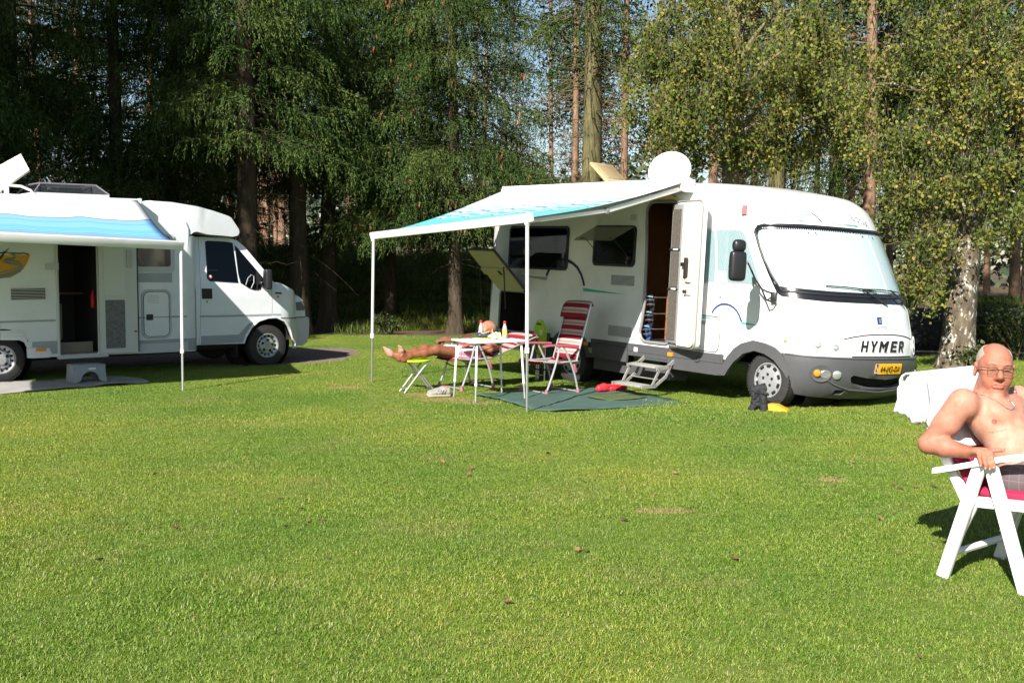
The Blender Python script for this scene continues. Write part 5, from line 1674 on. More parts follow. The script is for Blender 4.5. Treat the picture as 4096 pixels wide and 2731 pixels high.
    MB().prism([(-2.16, 1.6), (-1.6, 1.6), (-1.6, 1.72), (-1.9, 1.76), (-2.16, 1.72)], lambda p: (p[0], .5, p[1]), lambda p: (p[0], .54, p[1])).build('shelf_edge', WOOD, cb, smooth=0)
    MB().prism([(-2.2, 2.40), (-2.2, 1.95), (-2.05, 1.98), (-1.92, 2.12), (-1.86, 2.40)], lambda p: (p[0], .45, p[1]), lambda p: (p[0], .47, p[1])).build('wood_partition', WOOD, cb, smooth=0)
    MB().box((-1.75, .45, .80), (.26, .24, .32), None, .04).build('orange_cushion', mat('orange_fabric', (.62, .17, .05), .8), cb)
    MB().box((-1.72, .62, 1.20), (.3, .02, .62)).build('grey_panel', mat('cabin_grey', (.10, .10, .10), .7), cb)
    # shoe rack on the partition
    for z in (1.19, .98, .78):
        MB().tube([(-2.15, .10, z), (-2.15, .04, z), (-1.97, .04, z - .01), (-1.95, .36, z)], .006, 6).build('rack_rail', ALU, cb)
    # garage locker
    gl = part_empty('locker', P)
    for (c, s_) in (((-5.04, .55, .285), (.72, 1.1, .02)), ((-5.04, 1.10, .70), (.74, .02, .86)), ((-5.40, .55, .70), (.02, 1.08, .84)), ((-4.68, .55, .70), (.02, 1.08, .84)), ((-5.04, .55, 1.13), (.72, 1.1, .02))):
        MB().box(c, s_).build('locker_wall', VOID, gl)
    MB().box((-5.04, -.012, .285), (.74, .03, .045), None, .008).build('locker_sill', GREYL, gl)
    MB().tube([(-5.2, .5, .30), (-5.05, .6, 1.08)], .012, 6).build('pole', mat('old_wood', (.3, .22, .1), .7), gl)
    sh.line('locker_frame', dense(gar_o, .1), .016, GREYL, P, off=.006, closed=True)
    # opened locker lid
    ld = part_empty('locker_lid', P, (-5.36, -.03, 1.115), (R(-43), 0, 0), 'locker flap swung up, its pale inside showing')
    MB().prism(rrect(0, .68, -.87, 0, .05, 5), lambda p: (p[0], p[1], .03), lambda p: (p[0], p[1], 0)).build('lid_panel', GREY_D, ld, smooth=20)
    MB().prism(rrect(.02, .66, -.85, -.02, .045, 5), lambda p: (p[0], p[1], -.012), lambda p: (p[0], p[1], .001)).build('lid_lining', mat('lid_lining_cream', (.56, .52, .36), .6, var=(5, .1)), ld, smooth=20)
    MB().box((.30, -.46, -.035), (.50, .12, .045), None, .01).build('lid_tray', mat('lid_lining_cream', (1, 1, 1)), ld)
    MB().box((.50, -.455, -.035), (.09, .1, .05), None, .01).build('lid_catch', BLACK_P, ld)
    for xx in (.03, .65): MB().tube([(xx, -.55, -.02), (xx, -.08, -.42)], .010, 6).build('gas_strut', BLACK_P, ld)
    MB().tube([(-5.40, -.60, 1.76), (-5.42, -.30, 2.35)], .006, 5).build('lid_strap', BLACK_P, P)
    # ---- entrance steps
    st = part_empty('entrance_steps', P)
    for (x0, x1, y, z, dp) in ((-2.06, -1.57, -.19, .315, .22), (-2.05, -1.56, -.42, .078, .24)):
        tr = part_empty('tread', st)
        MB().box(((x0 + x1) / 2, y, z), (x1 - x0, dp, .028), None, .006).build('tread_plate', STEEL, tr)
        for q in np.linspace(-dp / 2 + .03, dp / 2 - .03, 6):
            MB().box(((x0 + x1) / 2, y + q, z + .016), (x1 - x0 - .03, .012, .007)).build('ridge', STEEL, tr)
    for x in (-2.085, -1.535):
        for a_, b_, w_ in (((.05, .44), (-.10, .33), .045), ((-.08, .33), (-.30, .30), .045), ((-.06, .34), (-.14, .19), .030), ((-.14, .20), (-.32, .08), .035), ((-.24, .31), (-.36, .09), .030), ((-.30, .085), (-.54, .075), .040)):
            MB().bar((x, *a_), (x, *b_), .018, w_).build('step_bar', STEEL, st)
    MB().tube([(-2.08, -.22, .16), (-1.54, -.22, .16)], .008, 6).build('step_rod', STEEL, st)
    MB().box((-1.82, .10, .46), (.56, .22, .18)).build('step_box', GREY_D, st)
    # ---- mirror
    mr = part_empty('door_mirror', P)
    F = lambda s, z, o: Vector(sh.at(s, z, o))
    ms = [F(.30, 1.27, .02), F(.30, 1.27, .10)]
    MB().box(F(.275, 1.275, .03), (.07, .05, .13), Euler((0, 0, R(25))), .01).build('mirror_mount', BLACK_P, mr)
    top_ = F(.20, 1.64, .26)
    MB().tube([F(.28, 1.32, .04), F(.255, 1.325, .13), F(.24, 1.345, .21), F(.22, 1.45, .24), top_], .011, 7).build('mirror_stay', BLACK_P, mr)
    MB().tube([F(.28, 1.22, .04), F(.255, 1.205, .13), F(.235, 1.22, .20), F(.24, 1.345, .21)], .011, 7).build('mirror_stay', BLACK_P, mr)
    def blob(name, px0, px1, py0, py1, out, th, par, m):
        c = HY.px((px0 + px1) / 2, (py0 + py1) / 2)
        ctr = F(.16, 1.64, .30)
        return ctr
    ctr = AT(2905, 1225 - 180, 12.75)
    loc = sh.Mi @ ctr
    vw = (sh.Mi.to_3x3() @ Vector((0, -1, 0)))
    rz = math.atan2(vw.x, -vw.y)
    def shell_box(name, px, py, w_, h_, d_, rad, Y=12.75, back=0):
        c = sh.Mi @ AT(px, py, Y)
        mb = MB().box(c, (w_, d_, h_), Euler((0, 0, rz + .25)), rad)
        o = mb.build(name, BLACK_P, mr)
        sb = o.modifiers.new('round', 'SUBSURF'); sb.levels = 2; sb.render_levels = 2
        return o
    shell_box('mirror_head', 2950, 1064, .205, .345, .12, .05)
    shell_box('wide_mirror', 2957, 983, .165, .145, .11, .05)
    MB().tube([top_, sh.Mi @ AT(2962, 1070, 12.75)], .014, 7).build('mirror_arm', BLACK_P, mr)
    # ---- roof furniture
    ds = part_empty('satellite_dish', P, (-2.72, .85, 2.655), (0, 0, 0), 'white satellite dish tilted up on the roof')
    nd = (sh.Mi.to_3x3() @ Vector((-.34, -.86, .36))).normalized()
    Fd = nd.to_track_quat('-Z', 'Y').to_matrix().to_4x4()
    mb = MB().lathe([(.01, .050), (.10, .044), (.20, .024), (.27, .002), (.292, -.008), (.295, .0), (.29, .012), (.2, .05), (.01, .07)], n=48, caps=False)
    mb.v = [tuple(Matrix.Translation((0, 0, .25)) @ Fd @ Vector((v[0] * 1.02, v[1] * .98, -v[2]))) for v in mb.v]
    mb.build('dish', W_BODY, ds)
    MB().tube([(0, .05, .0), (0, .06, .20)], .03, 10).build('mast', GREYL, ds)
    MB().box((0, .1, .03), (.3, .3, .06), None, .02).build('dish_base', W_PLAST, ds)
    hv = part_empty('roof_vent', P, (-3.72, .62, 2.655), (0, 0, 0), 'tan tinted roof vent propped open')
    MB().box((0, 0, .02), (.5, .5, .06), None, .02).build('vent_base', W_PLAST, hv)
    o = MB().box((0, 0, .03), (.46, .46, .05), None, .02).build('vent_dome', mat('tan_acrylic', (.42, .31, .17), .25, coat=.3), hv)
    o.rotation_euler = (0, R(38), R(6)); o.location = (-.02, 0, .20)
    o2 = MB().box((0, 0, .058), (.32, .32, .012), None, .005).build('vent_panel', mat('tan_acrylic_dark', (.30, .23, .13), .3), hv)
    o2.rotation_euler = o.rotation_euler; o2.location = o.location
    # ---- awning
    aw = part_empty('awning', P, label='awning with blue and teal waves on white, rolled out on two poles')
    MB().prism([(-.03, 2.52), (-.14, 2.53), (-.155, 2.60), (-.13, 2.675), (-.02, 2.685), (.05, 2.66)], lambda p: (-5.28, p[0], p[1]), lambda p: (-1.42, p[0], p[1])).build('awning_box', W_BODY, aw, smooth=40)
    MB().box((-1.395, -.07, 2.59), (.05, .19, .17), None, .02).build('box_end_cap', W_PANEL, aw)
    RA, RB = sh.Mi @ AT(1492, 943, 16.05), sh.Mi @ AT(2118, 871, 12.78)
    BA, BB = Vector((-5.25, -.13, 2.615)), Vector((-1.44, -.13, 2.625))
    stops = [(0, (.80, .80, .79)), (0.330, (0.333, 0.428, 0.481)), (0.372, (0.480, 0.544, 0.559)), (0.420, (0.131, 0.280, 0.544)), (0.444, (0.410, 0.512, 0.559)), (0.497, (0.100, 0.420, 0.467)), (0.539, (0.441, 0.528, 0.544)), (0.569, (0.131, 0.296, 0.544)), (0.587, (0.131, 0.497, 0.497)), (0.677, (0.116, 0.544, 0.497)), (0.731, (0.155, 0.326, 0.497)), (0.761, (0.131, 0.489, 0.489)), (0.833, (0.286, 0.389, 0.467)), (0.880, (0.131, 0.296, 0.512)), (0.916, (0.286, 0.389, 0.451))]
    wf = wave_fabric('awning_cloth_teal', stops, 36.0, .019)
    def fab(u, v):
        a = BA.lerp(BB, u); b = RA.lerp(RB, u)
        p = a.lerp(b, v)
        p.z -= .05 * math.sin(v * math.pi) * (1 + .25 * math.sin(u * 3.1))
        return p
    solidify(uv_sheet('canopy', fab, 40, 22, wf, aw), .003)
    d = (RB - RA).normalized()
    MB().bar(RA - d * .05, RB + d * .05, .06, .10, (0, -.25, 1), .015).build('lead_rail', W_BODY, aw)
    for (q, u) in ((RB, .985), (RA, .02)):
        s_ = Vector((BA.lerp(BB, u).x, -.08, 2.56))
        e_ = RA.lerp(RB, u) + Vector((0, .03, -.03))
        mid = s_.lerp(e_, .52) + Vector((0, 0, -.075))
        ar = part_empty('folding_arm', aw)
        MB().bar(s_, mid, .04, .06, (0, 0, 1), .008).build('arm_tube', ALU_W, ar)
        MB().bar(mid, e_, .035, .05, (0, 0, 1), .008).build('arm_tube', ALU_W, ar)
        MB().box(mid, (.06, .05, .075), None, .01).build('arm_joint', GREYL, ar)
    for (px, py, ptop) in ((1487, 1530, (1495, 945)), (2108, 1650, (2113, 878))):
        f = sh.Mi @ G(px, py)
        t = (RA + d * .02 if px < 1800 else RB - d * .04) + Vector((0, 0, -.05))
        lg = part_empty('pole', aw)
        m_ = f.lerp(t, .33)
        MB().tube([m_, t], .021, 10).build('upper_tube', ALU_W, lg)
        MB().tube([f, m_], .016, 10).build('lower_tube', ALU, lg)
        MB().tube([m_ - (t - f).normalized() * .03, m_ + (t - f).normalized() * .03], .027, 10).build('clamp', W_PLAST, lg)
        MB().box(t, (.05, .05, .06), None, .01).build('pole_head', W_PLAST, lg)
    # ---- wheels
    make_wheel('wheel', P, (-.03, .135, .322), .322, .20, .205, 'cap')
    make_wheel('wheel', P, (-3.635, .135, .215), .322, .20, .205, 'cap', spin=.5)
    for x, z in ((-.03, .40), (-3.63, .30)):
        w = make_wheel('wheel', P, (x, 2.08, z), .322, .20, .205, 'cap')
        w.rotation_euler = (0, 0, math.pi)
    for x, z in ((-.03, .33), (-3.63, .22)):
        MB().lathe([(.44, .25), (.44, .80)], (x, 0, z + .02), 'Y', 30, caps=False).build('wheel_well', VOID, P)
        MB().lathe([(.46, .80), (.01, .80)], (x, 0, z + .02), 'Y', 30, caps=False).build('wheel_well', VOID, P)
build_hymer()
# ================================================================== LOW-PROFILE MOTORHOME ON THE LEFT
class Side(Shell):
    """Near side of a vehicle: y = f(x, z)."""
    def __init__(self, loc, rot, f):
        self.f = f
        self.M = Matrix.Translation(loc) @ Euler(rot).to_matrix().to_4x4()
        self.Mi = self.M.inverted()
    def raw(self, s, z):
        s, z = np.broadcast_arrays(np.asarray(s, dtype=float), np.asarray(z, dtype=float))
        return np.stack([s, self.f(s, z), z], -1)
    def s_of_x(self, x, z): return x
    def px(self, x, y):
        o = self.Mi @ CAMP; d = self.Mi.to_3x3() @ ray(x, y)
        t = (np.linspace(-.15, .75, 600) - o.y) / d.y
        X, Y, Z = o.x + d.x * t, o.y + d.y * t, o.z + d.z * t
        g = Y - self.f(X, Z)
        i = np.argmax(g >= 0) if (g >= 0).any() else int(np.argmax(g))
        return (float(X[i]), float(Z[i]))
    def pxs(self, pts): return [self.px(*q) for q in pts]
LO = G(1075, 1464)
L_ROT = (0, 0, R(41))
LH = Side(LO, L_ROT, lambda x, z: 0.0 * x + np.maximum(0, z - 2.45) ** 2 * 2.0)
def f_cab(x, z):
    y = .085 + .20 * np.maximum(0, z - 1.25) ** 1.1 + .10 * np.maximum(0, .42 - z)
    return y + .42 * np.clip((x - .30) / .50, 0, 1.25) ** 2.4 + .15 * np.maximum(0, z - 1.0) * np.clip((x - .05) / .4, 0, 1)
LC = Side(LO, L_ROT, f_cab)
ca = lambda *pts: [(x / 1.5686, 600 + y / 1.5686) for x, y in pts]
cbx = lambda *pts: [(600 + x / 1.8447, 750 + y / 1.8447) for x, y in pts]
cg = lambda *pts: [(x / 2.24, 900 + y / 2.24) for x, y in pts]
LM = thing('motorhome', 'white low-profile motorhome under a blue wave awning at the left edge', 'motorhome', LO, L_ROT)
def build_left():
    P, H, C = LM, LH, LC
    WB = mat('bluish_white_enamel', (0.76, 0.79, 0.81), 0.30, coat=0.3, var=(2.5, 0.09))
    GS = mat('silver_grey_band', (0.33, 0.36, 0.38), 0.4, coat=.2)
    GL = mat('pale_grey_plastic', (0.52, 0.54, 0.54), 0.45)
    # ---- house
    arch = [(-4.16 + .43 * math.cos(a), .33 + .43 * math.sin(a)) for a in np.linspace(R(178), R(2), 20)]
    house = [(-6.9, .34)] + arch + [(-3.40, .33), (-3.38, .33), (-1.40, .31), (-1.40, 1.0), (-1.40, 1.6)] + H.pxs(cbx((284, 352), (282, 300), (260, 250), (213, 210), (148, 172), (68, 142), (0, 130), (-40, 122), (-80, 110))) + [(-2.2, 2.60), (-6.9, 2.57)]
    door_o = rrect(-3.365, -2.81, .352, 2.02, .03, 3)
    H.patch('house_side', dense(house, .25), 0, WB, P, holes=[door_o], grid=.3)
    ys = [(0, 2.57), (.03, 2.605), (.08, 2.625), (.2, 2.632), (1.1, 2.65), (2.1, 2.63), (2.2, 2.57), (2.2, .34)]
    MB().sheet([[(x, y + (.028 if y == 0 else 0), z - (.04 if x > -2.0 else 0)) for y, z in ys] for x in (-6.9, -4, -2.2, -1.9)]).build('house_roof', WB, P, smooth=60)
    MB().sheet([[(-1.40, y, z) for z in (.31, 1, 2.05)] for y in (0, .12, 1.1, 2.2)]).build('house_front', WB, P)
    # column between house and cab
    MB().sheet([[(-1.40, .0, z), (-1.36, .004, z), (-1.30, .02, z), (-1.25, .05, z), (-1.215, .10, z)] for z in np.linspace(.31, 2.10, 8)]).build('corner_fairing', WB, P, smooth=60)
    # ---- cap over the cab
    capn = H.pxs(cbx((0, 97), (160, 108), (350, 138), (480, 170), (600, 208), (625, 222), (660, 270), (688, 312), (691, 335), (680, 356), (640, 366), (560, 358), (440, 350), (350, 328), (325, 333), (300, 352), (286, 352), (284, 300), (262, 250), (215, 210), (150, 172), (70, 140), (0, 128)))
    mb = MB()
    ctr = np.mean(capn, 0)
    rings = []
    for (y, k) in ((.022, .965), (.032, .985), (.07, 1.0), (.3, 1.0), (1.1, 1.0), (2.15, 1.0)):
        rings.append([(ctr[0] + (x - ctr[0]) * k, y + (.10 * max(0, (x + 1.2)) if y < 1 else 0), ctr[1] + (z - ctr[1]) * k) for x, z in dense(capn, .08)])
    n = len(rings[0])
    V = [p for r_ in rings for p in r_]
    F = [(i * n + j, i * n + (j + 1) % n, (i + 1) * n + (j + 1) % n, (i + 1) * n + j) for i in range(len(rings) - 1) for j in range(n)]
    V2, T = tri2d([(x, z) for x, _, z in rings[0]])
    o = len(V)
    V += [(x, .022 + .10 * max(0, x + 1.2), z) for x, z in V2]
    mb.add(V, F + [tuple(int(i) + o for i in t) for t in T])
    mb.build('cab_roof_cap', WB, P, smooth=45)
    MB().tube([(x, .035 + .10 * max(0, x + 1.2), z) for x, z in H.pxs(cbx((330, 215), (350, 255), (368, 282), (500, 292), (680, 302)))], .004, 5).build('cap_seam', SEAM, P)
    # ---- cab shell
    top = C.pxs(cbx((357, 362), (560, 366), (640, 390), (700, 440), (800, 560), (900, 680), (915, 705), (962, 706), (1010, 730), (1070, 772), (1115, 806), (1138, 830), (1146, 870), (1155, 905), (1158, 955)))
    low = C.pxs(cbx((1180, 960), (1182, 1010), (1180, 1080), (1168, 1140), (1140, 1165), (1060, 1185)))
    wa = C.pxs(cbx((1050, 1120), (1030, 1040), (990, 985), (930, 958), (870, 962), (800, 985), (745, 1035), (705, 1105), (690, 1150)))
    sill = C.pxs(cbx((372, 1165),))
    tp = [(-1.215, 2.09)] + top[1:]
    side = tp + [(low[0][0] - .02, top[-1][1]), (low[0][0] - .03, .5), (wa[0][0] + .02, .45)] + wa + [(-1.215, .392)]
    C.patch('cab_side', dense(side, .12), 0, WB, P, grid=.11)
    edge = dense(tp, .1)[:-8]
    edge = [q for q in dense(tp + [tp[-1]], .1)]
    rows = []
    for k, t in enumerate((0, .03, .25, .5, .75, .97, 1)):
        rows.append([(x, (lambda a: a + (2.14 - 2 * a) * t)(float(C.f(np.float64(x), np.float64(z)))), z + .05 * math.sin(math.pi * t)) for x, z in edge])
    MB().sheet(rows).build('bonnet_and_windscreen', WB, P, smooth=60)
    # bumper
    bp = C.pxs(cbx((972, 968), (1100, 963), (1180, 960))) + low + C.pxs(cbx((1065, 1150), (1052, 1100), (1030, 1040), (1005, 1000)))
    C.patch('front_bumper', dense(bp, .08), .02, GL, P, depth=.06, grid=.08, label='pale grey front bumper corner')
    C.line('bumper_gap', C.pxs(cbx((965, 962), (1100, 958), (1158, 955))), .007, SEAM_D, P, off=.004)
    C.patch('headlight', C.pxs(cbx((1086, 848), (1138, 842), (1146, 870), (1150, 905), (1092, 908))), .012, mat('grey_headlight', (.16, .16, .15), .08, coat=.6), P, depth=.012, grid=None)
    # ---- cab windows
    w = part_empty('cab_window', P)
    q = C.pxs(cbx((405, 400), (420, 393), (560, 400), (608, 408), (615, 450), (652, 706), (440, 692), (420, 670), (415, 560)))
    C.patch('surround', q, .004, BLACK_P, w, depth=.004, grid=.2)
    qc = np.mean(q, 0)
    C.patch('pane', [tuple(qc + (np.array(k) - qc) * .95) for k in q], .008, PANE_D, w, grid=.2)
    C.patch('seat_back', C.pxs(cbx((425, 606), (495, 606), (498, 616), (425, 616))), .0065, GREY_DC, w, grid=None)
    C.patch('round_sticker', C.pxs([(600 + (442 + 14 * math.cos(a)) / 1.8447, 750 + (660 + 15 * math.sin(a)) / 1.8447) for a in np.linspace(0, 6.28, 14)[:-1]]), .010, mat('sticker_red', (.5, .08, .07), .5), w, grid=None)
    C.patch('round_sticker', C.pxs([(600 + (442 + 8 * math.cos(a)) / 1.8447, 750 + (658 + 9 * math.sin(a)) / 1.8447) for a in np.linspace(0, 6.28, 14)[:-1]]), .0115, W_PLAST, w, grid=None)
    w = part_empty('quarter_window', P)
    q = C.pxs(cbx((622, 425), (640, 440), (700, 510), (790, 615), (838, 672), (815, 752), (770, 758), (730, 745), (668, 706), (650, 640)))
    C.patch('surround', q, .004, BLACK_P, w, depth=.004, grid=.2)
    qc = np.mean(q, 0)
    C.patch('pane', [tuple(qc + (np.array(k) - qc) * .93) for k in q], .008, PANE_D, w, grid=.2)
    C.patch('door_corner_trim', C.pxs(cbx((780, 615), (838, 672), (800, 700), (795, 755), (783, 755))), .010, BLACK_P, w, grid=None)
    C.line('steering_wheel', C.pxs(cbx((705, 720), (720, 670), (745, 645), (765, 655), (765, 700), (745, 745))), .010, GREY_DC, w, off=.006)
    # door seams, handle, stripe
    C.line('door_seam', C.pxs(cbx((357, 362), (365, 600), (372, 950), (368, 1110), (360, 1160), (690, 1150), (705, 1105), (745, 1035), (800, 985), (898, 955), (897, 760), (880, 740))), .004, SEAM, P, off=.001)
    C.line('door_seam', C.pxs(cbx((357, 364), (560, 372), (612, 380))), .004, SEAM, P, off=.001)
    C.patch('door_handle', C.pxs(cbx((381, 746), (456, 746), (458, 820), (383, 822))), .010, BLACK_P, P, depth=.008, grid=None)
    C.patch('key_hole', C.pxs([(600 + (420 + 7 * math.cos(a)) / 1.8447, 750 + (843 + 8 * math.sin(a)) / 1.8447) for a in np.linspace(0, 6.28, 12)[:-1]]), .006, GREYL, P, grid=None)
    C.band('side_stripe', C.pxs(cbx((366, 951), (500, 949), (700, 944), (897, 938))), .030, GS, P, .004)
    C.band('side_stripe', C.pxs(cbx((903, 938), (965, 937))), .026, GS, P, .004)
    C.patch('sill_band', C.pxs(cbx((376, 1095), (655, 1084), (720, 1010), (752, 990), (760, 1000), (705, 1085), (688, 1140), (374, 1158))), .003, GS, P, grid=.15)
    MB().bar((-1.2, .16, .36), (-.52, .16, .36), .08, .06).build('underbody_rail', VOID, P)
    # arch lining lip
    C.line('arch_lip', wa, .016, WB, P, off=.006, n=7)
    C.patch('side_marker', C.pxs([(600 + (943 + 8 * math.cos(a)) / 1.8447, 750 + (805 + 9 * math.sin(a)) / 1.8447) for a in np.linspace(0, 6.28, 12)[:-1]]), .012, AMBER, P, depth=.01, grid=None)
    C.patch('badge', C.pxs(cbx((922, 772), (970, 775), (970, 786), (922, 784))), .008, BLACK_P, P, grid=None)
    # mirror
    mr = part_empty('door_mirror', P)
    def mbox(name, x, y, w_, h_, d_, out):
        k = C.px(600 + x / 1.8447, 750 + y / 1.8447)
        f = float(C.f(np.float64(k[0]), np.float64(k[1])))
        o = MB().box((k[0] - .55 * out, f - out, k[1]), (d_, w_, h_), Euler((0, 0, R(-12))), .035).build(name, BLACK_P, mr)
        sb = o.modifiers.new('round', 'SUBSURF'); sb.levels = 1; sb.render_levels = 2
        return o
    mbox('mirror_head', 868, 678, .20, .34, .12, .17)
    mbox('mirror_foot', 818, 705, .14, .07, .06, .07)
    # ---- house details
    for pts, z in (([(-6.9, .857), (-3.42, .857)], 0), ([(-2.2, .857), (-1.41, .857)], 0)):
        H.band('side_stripe', pts, .028, GS, P, .003)
    H.patch('lower_band', [(-2.2, .315), (-1.405, .315), (-1.405, .46), (-2.2, .46)], .010, GL, P, depth=.012, grid=None)
    H.patch('lower_band', [(-2.2, .46), (-1.405, .46), (-1.405, .515), (-2.2, .515)], .004, GS, P, grid=None)
    MB().sheet([[(-1.40, -.01, z), (-1.36, -.005, z), (-1.30, .012, z), (-1.25, .042, z), (-1.21, .095, z)] for z in (.33, .515)]).build('corner_band', GS, P, smooth=60)
    H.patch('arch_panel', H.pxs(cg((0, 870), (0, 945), (180, 942), (205, 960), (245, 1045), (285, 1050), (285, 1100), (240, 1100), (215, 1050), (175, 1032), (0, 1030))), .012, WB, P, depth=.012, grid=None)
    for (y, x1) in ((968, 185), (1000, 200)):
        H.line('arch_rib', H.pxs(cg((0, y), (x1, y - 1))), .010, WB, P, off=.014, n=6)
    H.patch('skirt_box', H.pxs(cg((240, 1102), (440, 1100), (450, 1150), (440, 1185), (290, 1192), (245, 1190))), .020, WB, P, depth=.04, grid=None)
    H.patch('skirt_band', H.pxs(cg((288, 1048), (360, 1042), (510, 1038), (512, 1150), (470, 1155), (440, 1100), (290, 1098))), .006, GS, P, grid=None)
    H.patch('side_marker', H.pxs(cg((316, 1103), (404, 1100), (406, 1126), (318, 1128))), .040, AMBER, P, depth=.022, grid=None)
    louvre(H, P, -4.05, -3.53, 1.14, 1.345, 8)
    H.patch('coat_hook', H.pxs(cg((405, 345), (520, 340), (520, 400), (420, 402), (405, 390))), .03, GL, P, depth=.03, grid=None)
    # landscape emblem
    em = part_empty('road_emblem', P)
    OR = mat('emblem_orange', (.62, .30, .02), .5); RD = mat('emblem_grey', (.20, .22, .17), .5)
    H.patch('emblem_field', H.pxs(cg((-60, 270), (272, 268), (240, 345), (205, 400), (150, 440), (85, 475), (-60, 468))), .003, OR, em, grid=None)
    H.band('emblem_hills', H.pxs(cg((-60, 252), (10, 250), (60, 247), (100, 250), (140, 254), (180, 256), (210, 252), (260, 264))), .018, BLACK_P, em, .0045)
    H.band('emblem_road', H.pxs(cg((30, 240), (100, 255), (140, 275), (120, 300), (60, 310), (30, 320), (90, 335), (160, 340), (185, 365), (165, 400), (90, 430), (-60, 462))), (.02, .10), RD, em, .005)
    H.band('emblem_line', H.pxs(cg((60, 322), (130, 330), (165, 345), (172, 365), (150, 392), (80, 415), (-40, 450))), (.004, .016), OR, em, .0065)
    H.band('emblem_blade', H.pxs(cg((85, 205), (40, 245), (-10, 310))), (.004, .03), BLACK_P, em, .008)
    # window right of the door
    w = part_empty('side_window', P)
    H.patch('frame', rrect(-2.225, -1.60, 1.55, 2.12, .05), .018, GL, w, depth=.018, grid=None)
    H.patch('pane', rrect(-2.19, -1.665, 1.625, 2.09, .045), .021, SMOKE, w, grid=None)
    H.line('blind_ring', [(-2.06 + .12 * math.cos(a), 1.82 + .16 * math.sin(a)) for a in np.linspace(R(100), R(250), 10)], .007, GREY_DC, w, off=.022)
    H.patch('grey_panel', [(-2.2, 1.39), (-1.64, 1.385), (-1.64, 1.53), (-2.2, 1.53)], .003, GS, P, grid=None)
    # gas locker flap
    g = part_empty('locker_flap', P)
    H.patch('flap', rrect(-2.105, -1.70, .565, 1.245, .09, 6), .008, WB, g, depth=.006, grid=None)
    H.line('flap_seal', rrect(-2.13, -1.675, .545, 1.27, .10, 6), .012, GL, g, off=.004, closed=True)
    H.line('flap_edge', rrect(-2.105, -1.70, .565, 1.245, .09, 6), .0045, SEAM_D, g, off=.009, closed=True)
    H.patch('flap_lock', rrect(-2.065, -1.96, .815, .905, .008), .014, BLACK_P, g, depth=.006, grid=None)
    for z in (1.18, 1.155, 1.13, 1.105, 1.08): H.line('flap_rib', [(-2.04, z), (-1.86, z)], .004, GL, g, off=.009)
    H.band('side_stripe', [(-2.10, .857), (-1.705, .857)], .016, GS, g, .010)
    for z in (1.08, .74): H.patch('flap_hinge', rrect(-1.70, -1.665, z - .04, z + .04, .006), .016, GL, g, depth=.008, grid=None)
    # ---- doorway and open door
    H.line('door_frame', [(-3.38, .36), (-3.385, 2.02)], .020, GL, P, off=.012, n=7)
    H.patch('entrance_step', [(-3.40, .30), (-2.68, .30), (-2.68, .345), (-3.40, .345)], .06, GL, P, depth=.10, grid=None)
    cb = part_empty('cabin', P)
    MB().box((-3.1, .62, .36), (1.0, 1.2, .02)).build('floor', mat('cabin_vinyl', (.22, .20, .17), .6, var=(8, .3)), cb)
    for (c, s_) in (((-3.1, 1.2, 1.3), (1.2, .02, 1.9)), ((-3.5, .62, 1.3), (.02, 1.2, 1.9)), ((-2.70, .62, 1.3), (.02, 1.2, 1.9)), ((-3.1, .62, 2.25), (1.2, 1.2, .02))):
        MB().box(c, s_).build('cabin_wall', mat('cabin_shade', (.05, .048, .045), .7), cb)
    MB().box((-3.1, .14, .44), (.52, .03, .17)).build('door_riser', mat('riser_board', (.20, .17, .14), .6), cb)
    MB().box((-3.22, .9, .80), (.28, .5, .55), None, .03).build('cupboard', mat('cupboard_beige', (.30, .27, .21), .6), cb)
    MB().box((-2.90, 1.0, 1.22), (.5, .4, .03)).build('worktop', mat('worktop_brown', (.22, .11, .06), .5), cb)
    MB().lathe([(.035, 0), (.04, .02), (.04, .18), (.02, .22), (.012, .27)], (-2.80, .18, 1.02), n=12).build('extinguisher', mat('extinguisher_red', (.45, .015, .02), .4), cb)
    dl = part_empty('entrance_door', P, (-2.795, -.012, .345), (0, 0, R(-2.5)), 'opened side door folded flat, with a grey speckled lower panel')
    MB().prism(rrect(0, .565, 0, 1.66, .012, 3), lambda p: (p[0], -.045, p[1]), lambda p: (p[0], 0, p[1])).build('door_leaf', mat('door_grey_white', (.60, .61, .57), .5), dl, smooth=20)
    MB().prism(rrect(.07, .375, .86, 1.62, .03, 4), lambda p: (p[0], -.052, p[1]), lambda p: (p[0], -.044, p[1])).build('upper_panel', mat('door_panel_pale', (.64, .65, .60), .5), dl, smooth=20)
    MB().prism(rrect(.085, .375, .075, .79, .008, 3), lambda p: (p[0], -.050, p[1]), lambda p: (p[0], -.044, p[1])).build('lower_panel', mat('speckled_grey_cloth', (.10, .105, .105), .9, var=(30, .5, (.22, .22, .22))), dl, smooth=20)
    MB().prism(rrect(.41, .495, 1.27, 1.53, .03, 4), lambda p: (p[0], -.062, p[1]), lambda p: (p[0], -.044, p[1])).build('grab_handle', mat('handle_beige', (.47, .47, .43), .5), dl, smooth=20)
    MB().box((.53, -.055, .315), (.035, .02, .02)).build('door_stop', BLACK_P, dl)
    MB().box((.575, -.02, .83), (.02, .05, 1.64)).build('door_edge', BLACK_R, dl)
    # ---- roof furniture
    H2 = lambda px, py, Y: H.Mi @ AT(px, py, Y)
    sk = part_empty('roof_light', P, label='large smoked roof light over the awning')
    Yk = 17.6
    b = [H2(160, 745, Yk), H2(232, 785, 16.6), H2(495, 797, 17.4), H2(440, 775, 18.6)]
    cx, cy = -3.0, .75
    base = [(-3.55, .35), (-2.45, .35), (-2.45, 1.15), (-3.55, 1.15)]
    topq = [(-3.42, .47), (-2.60, .47), (-2.60, 1.03), (-3.42, 1.03)]
    zb, zt = 2.64, 2.84
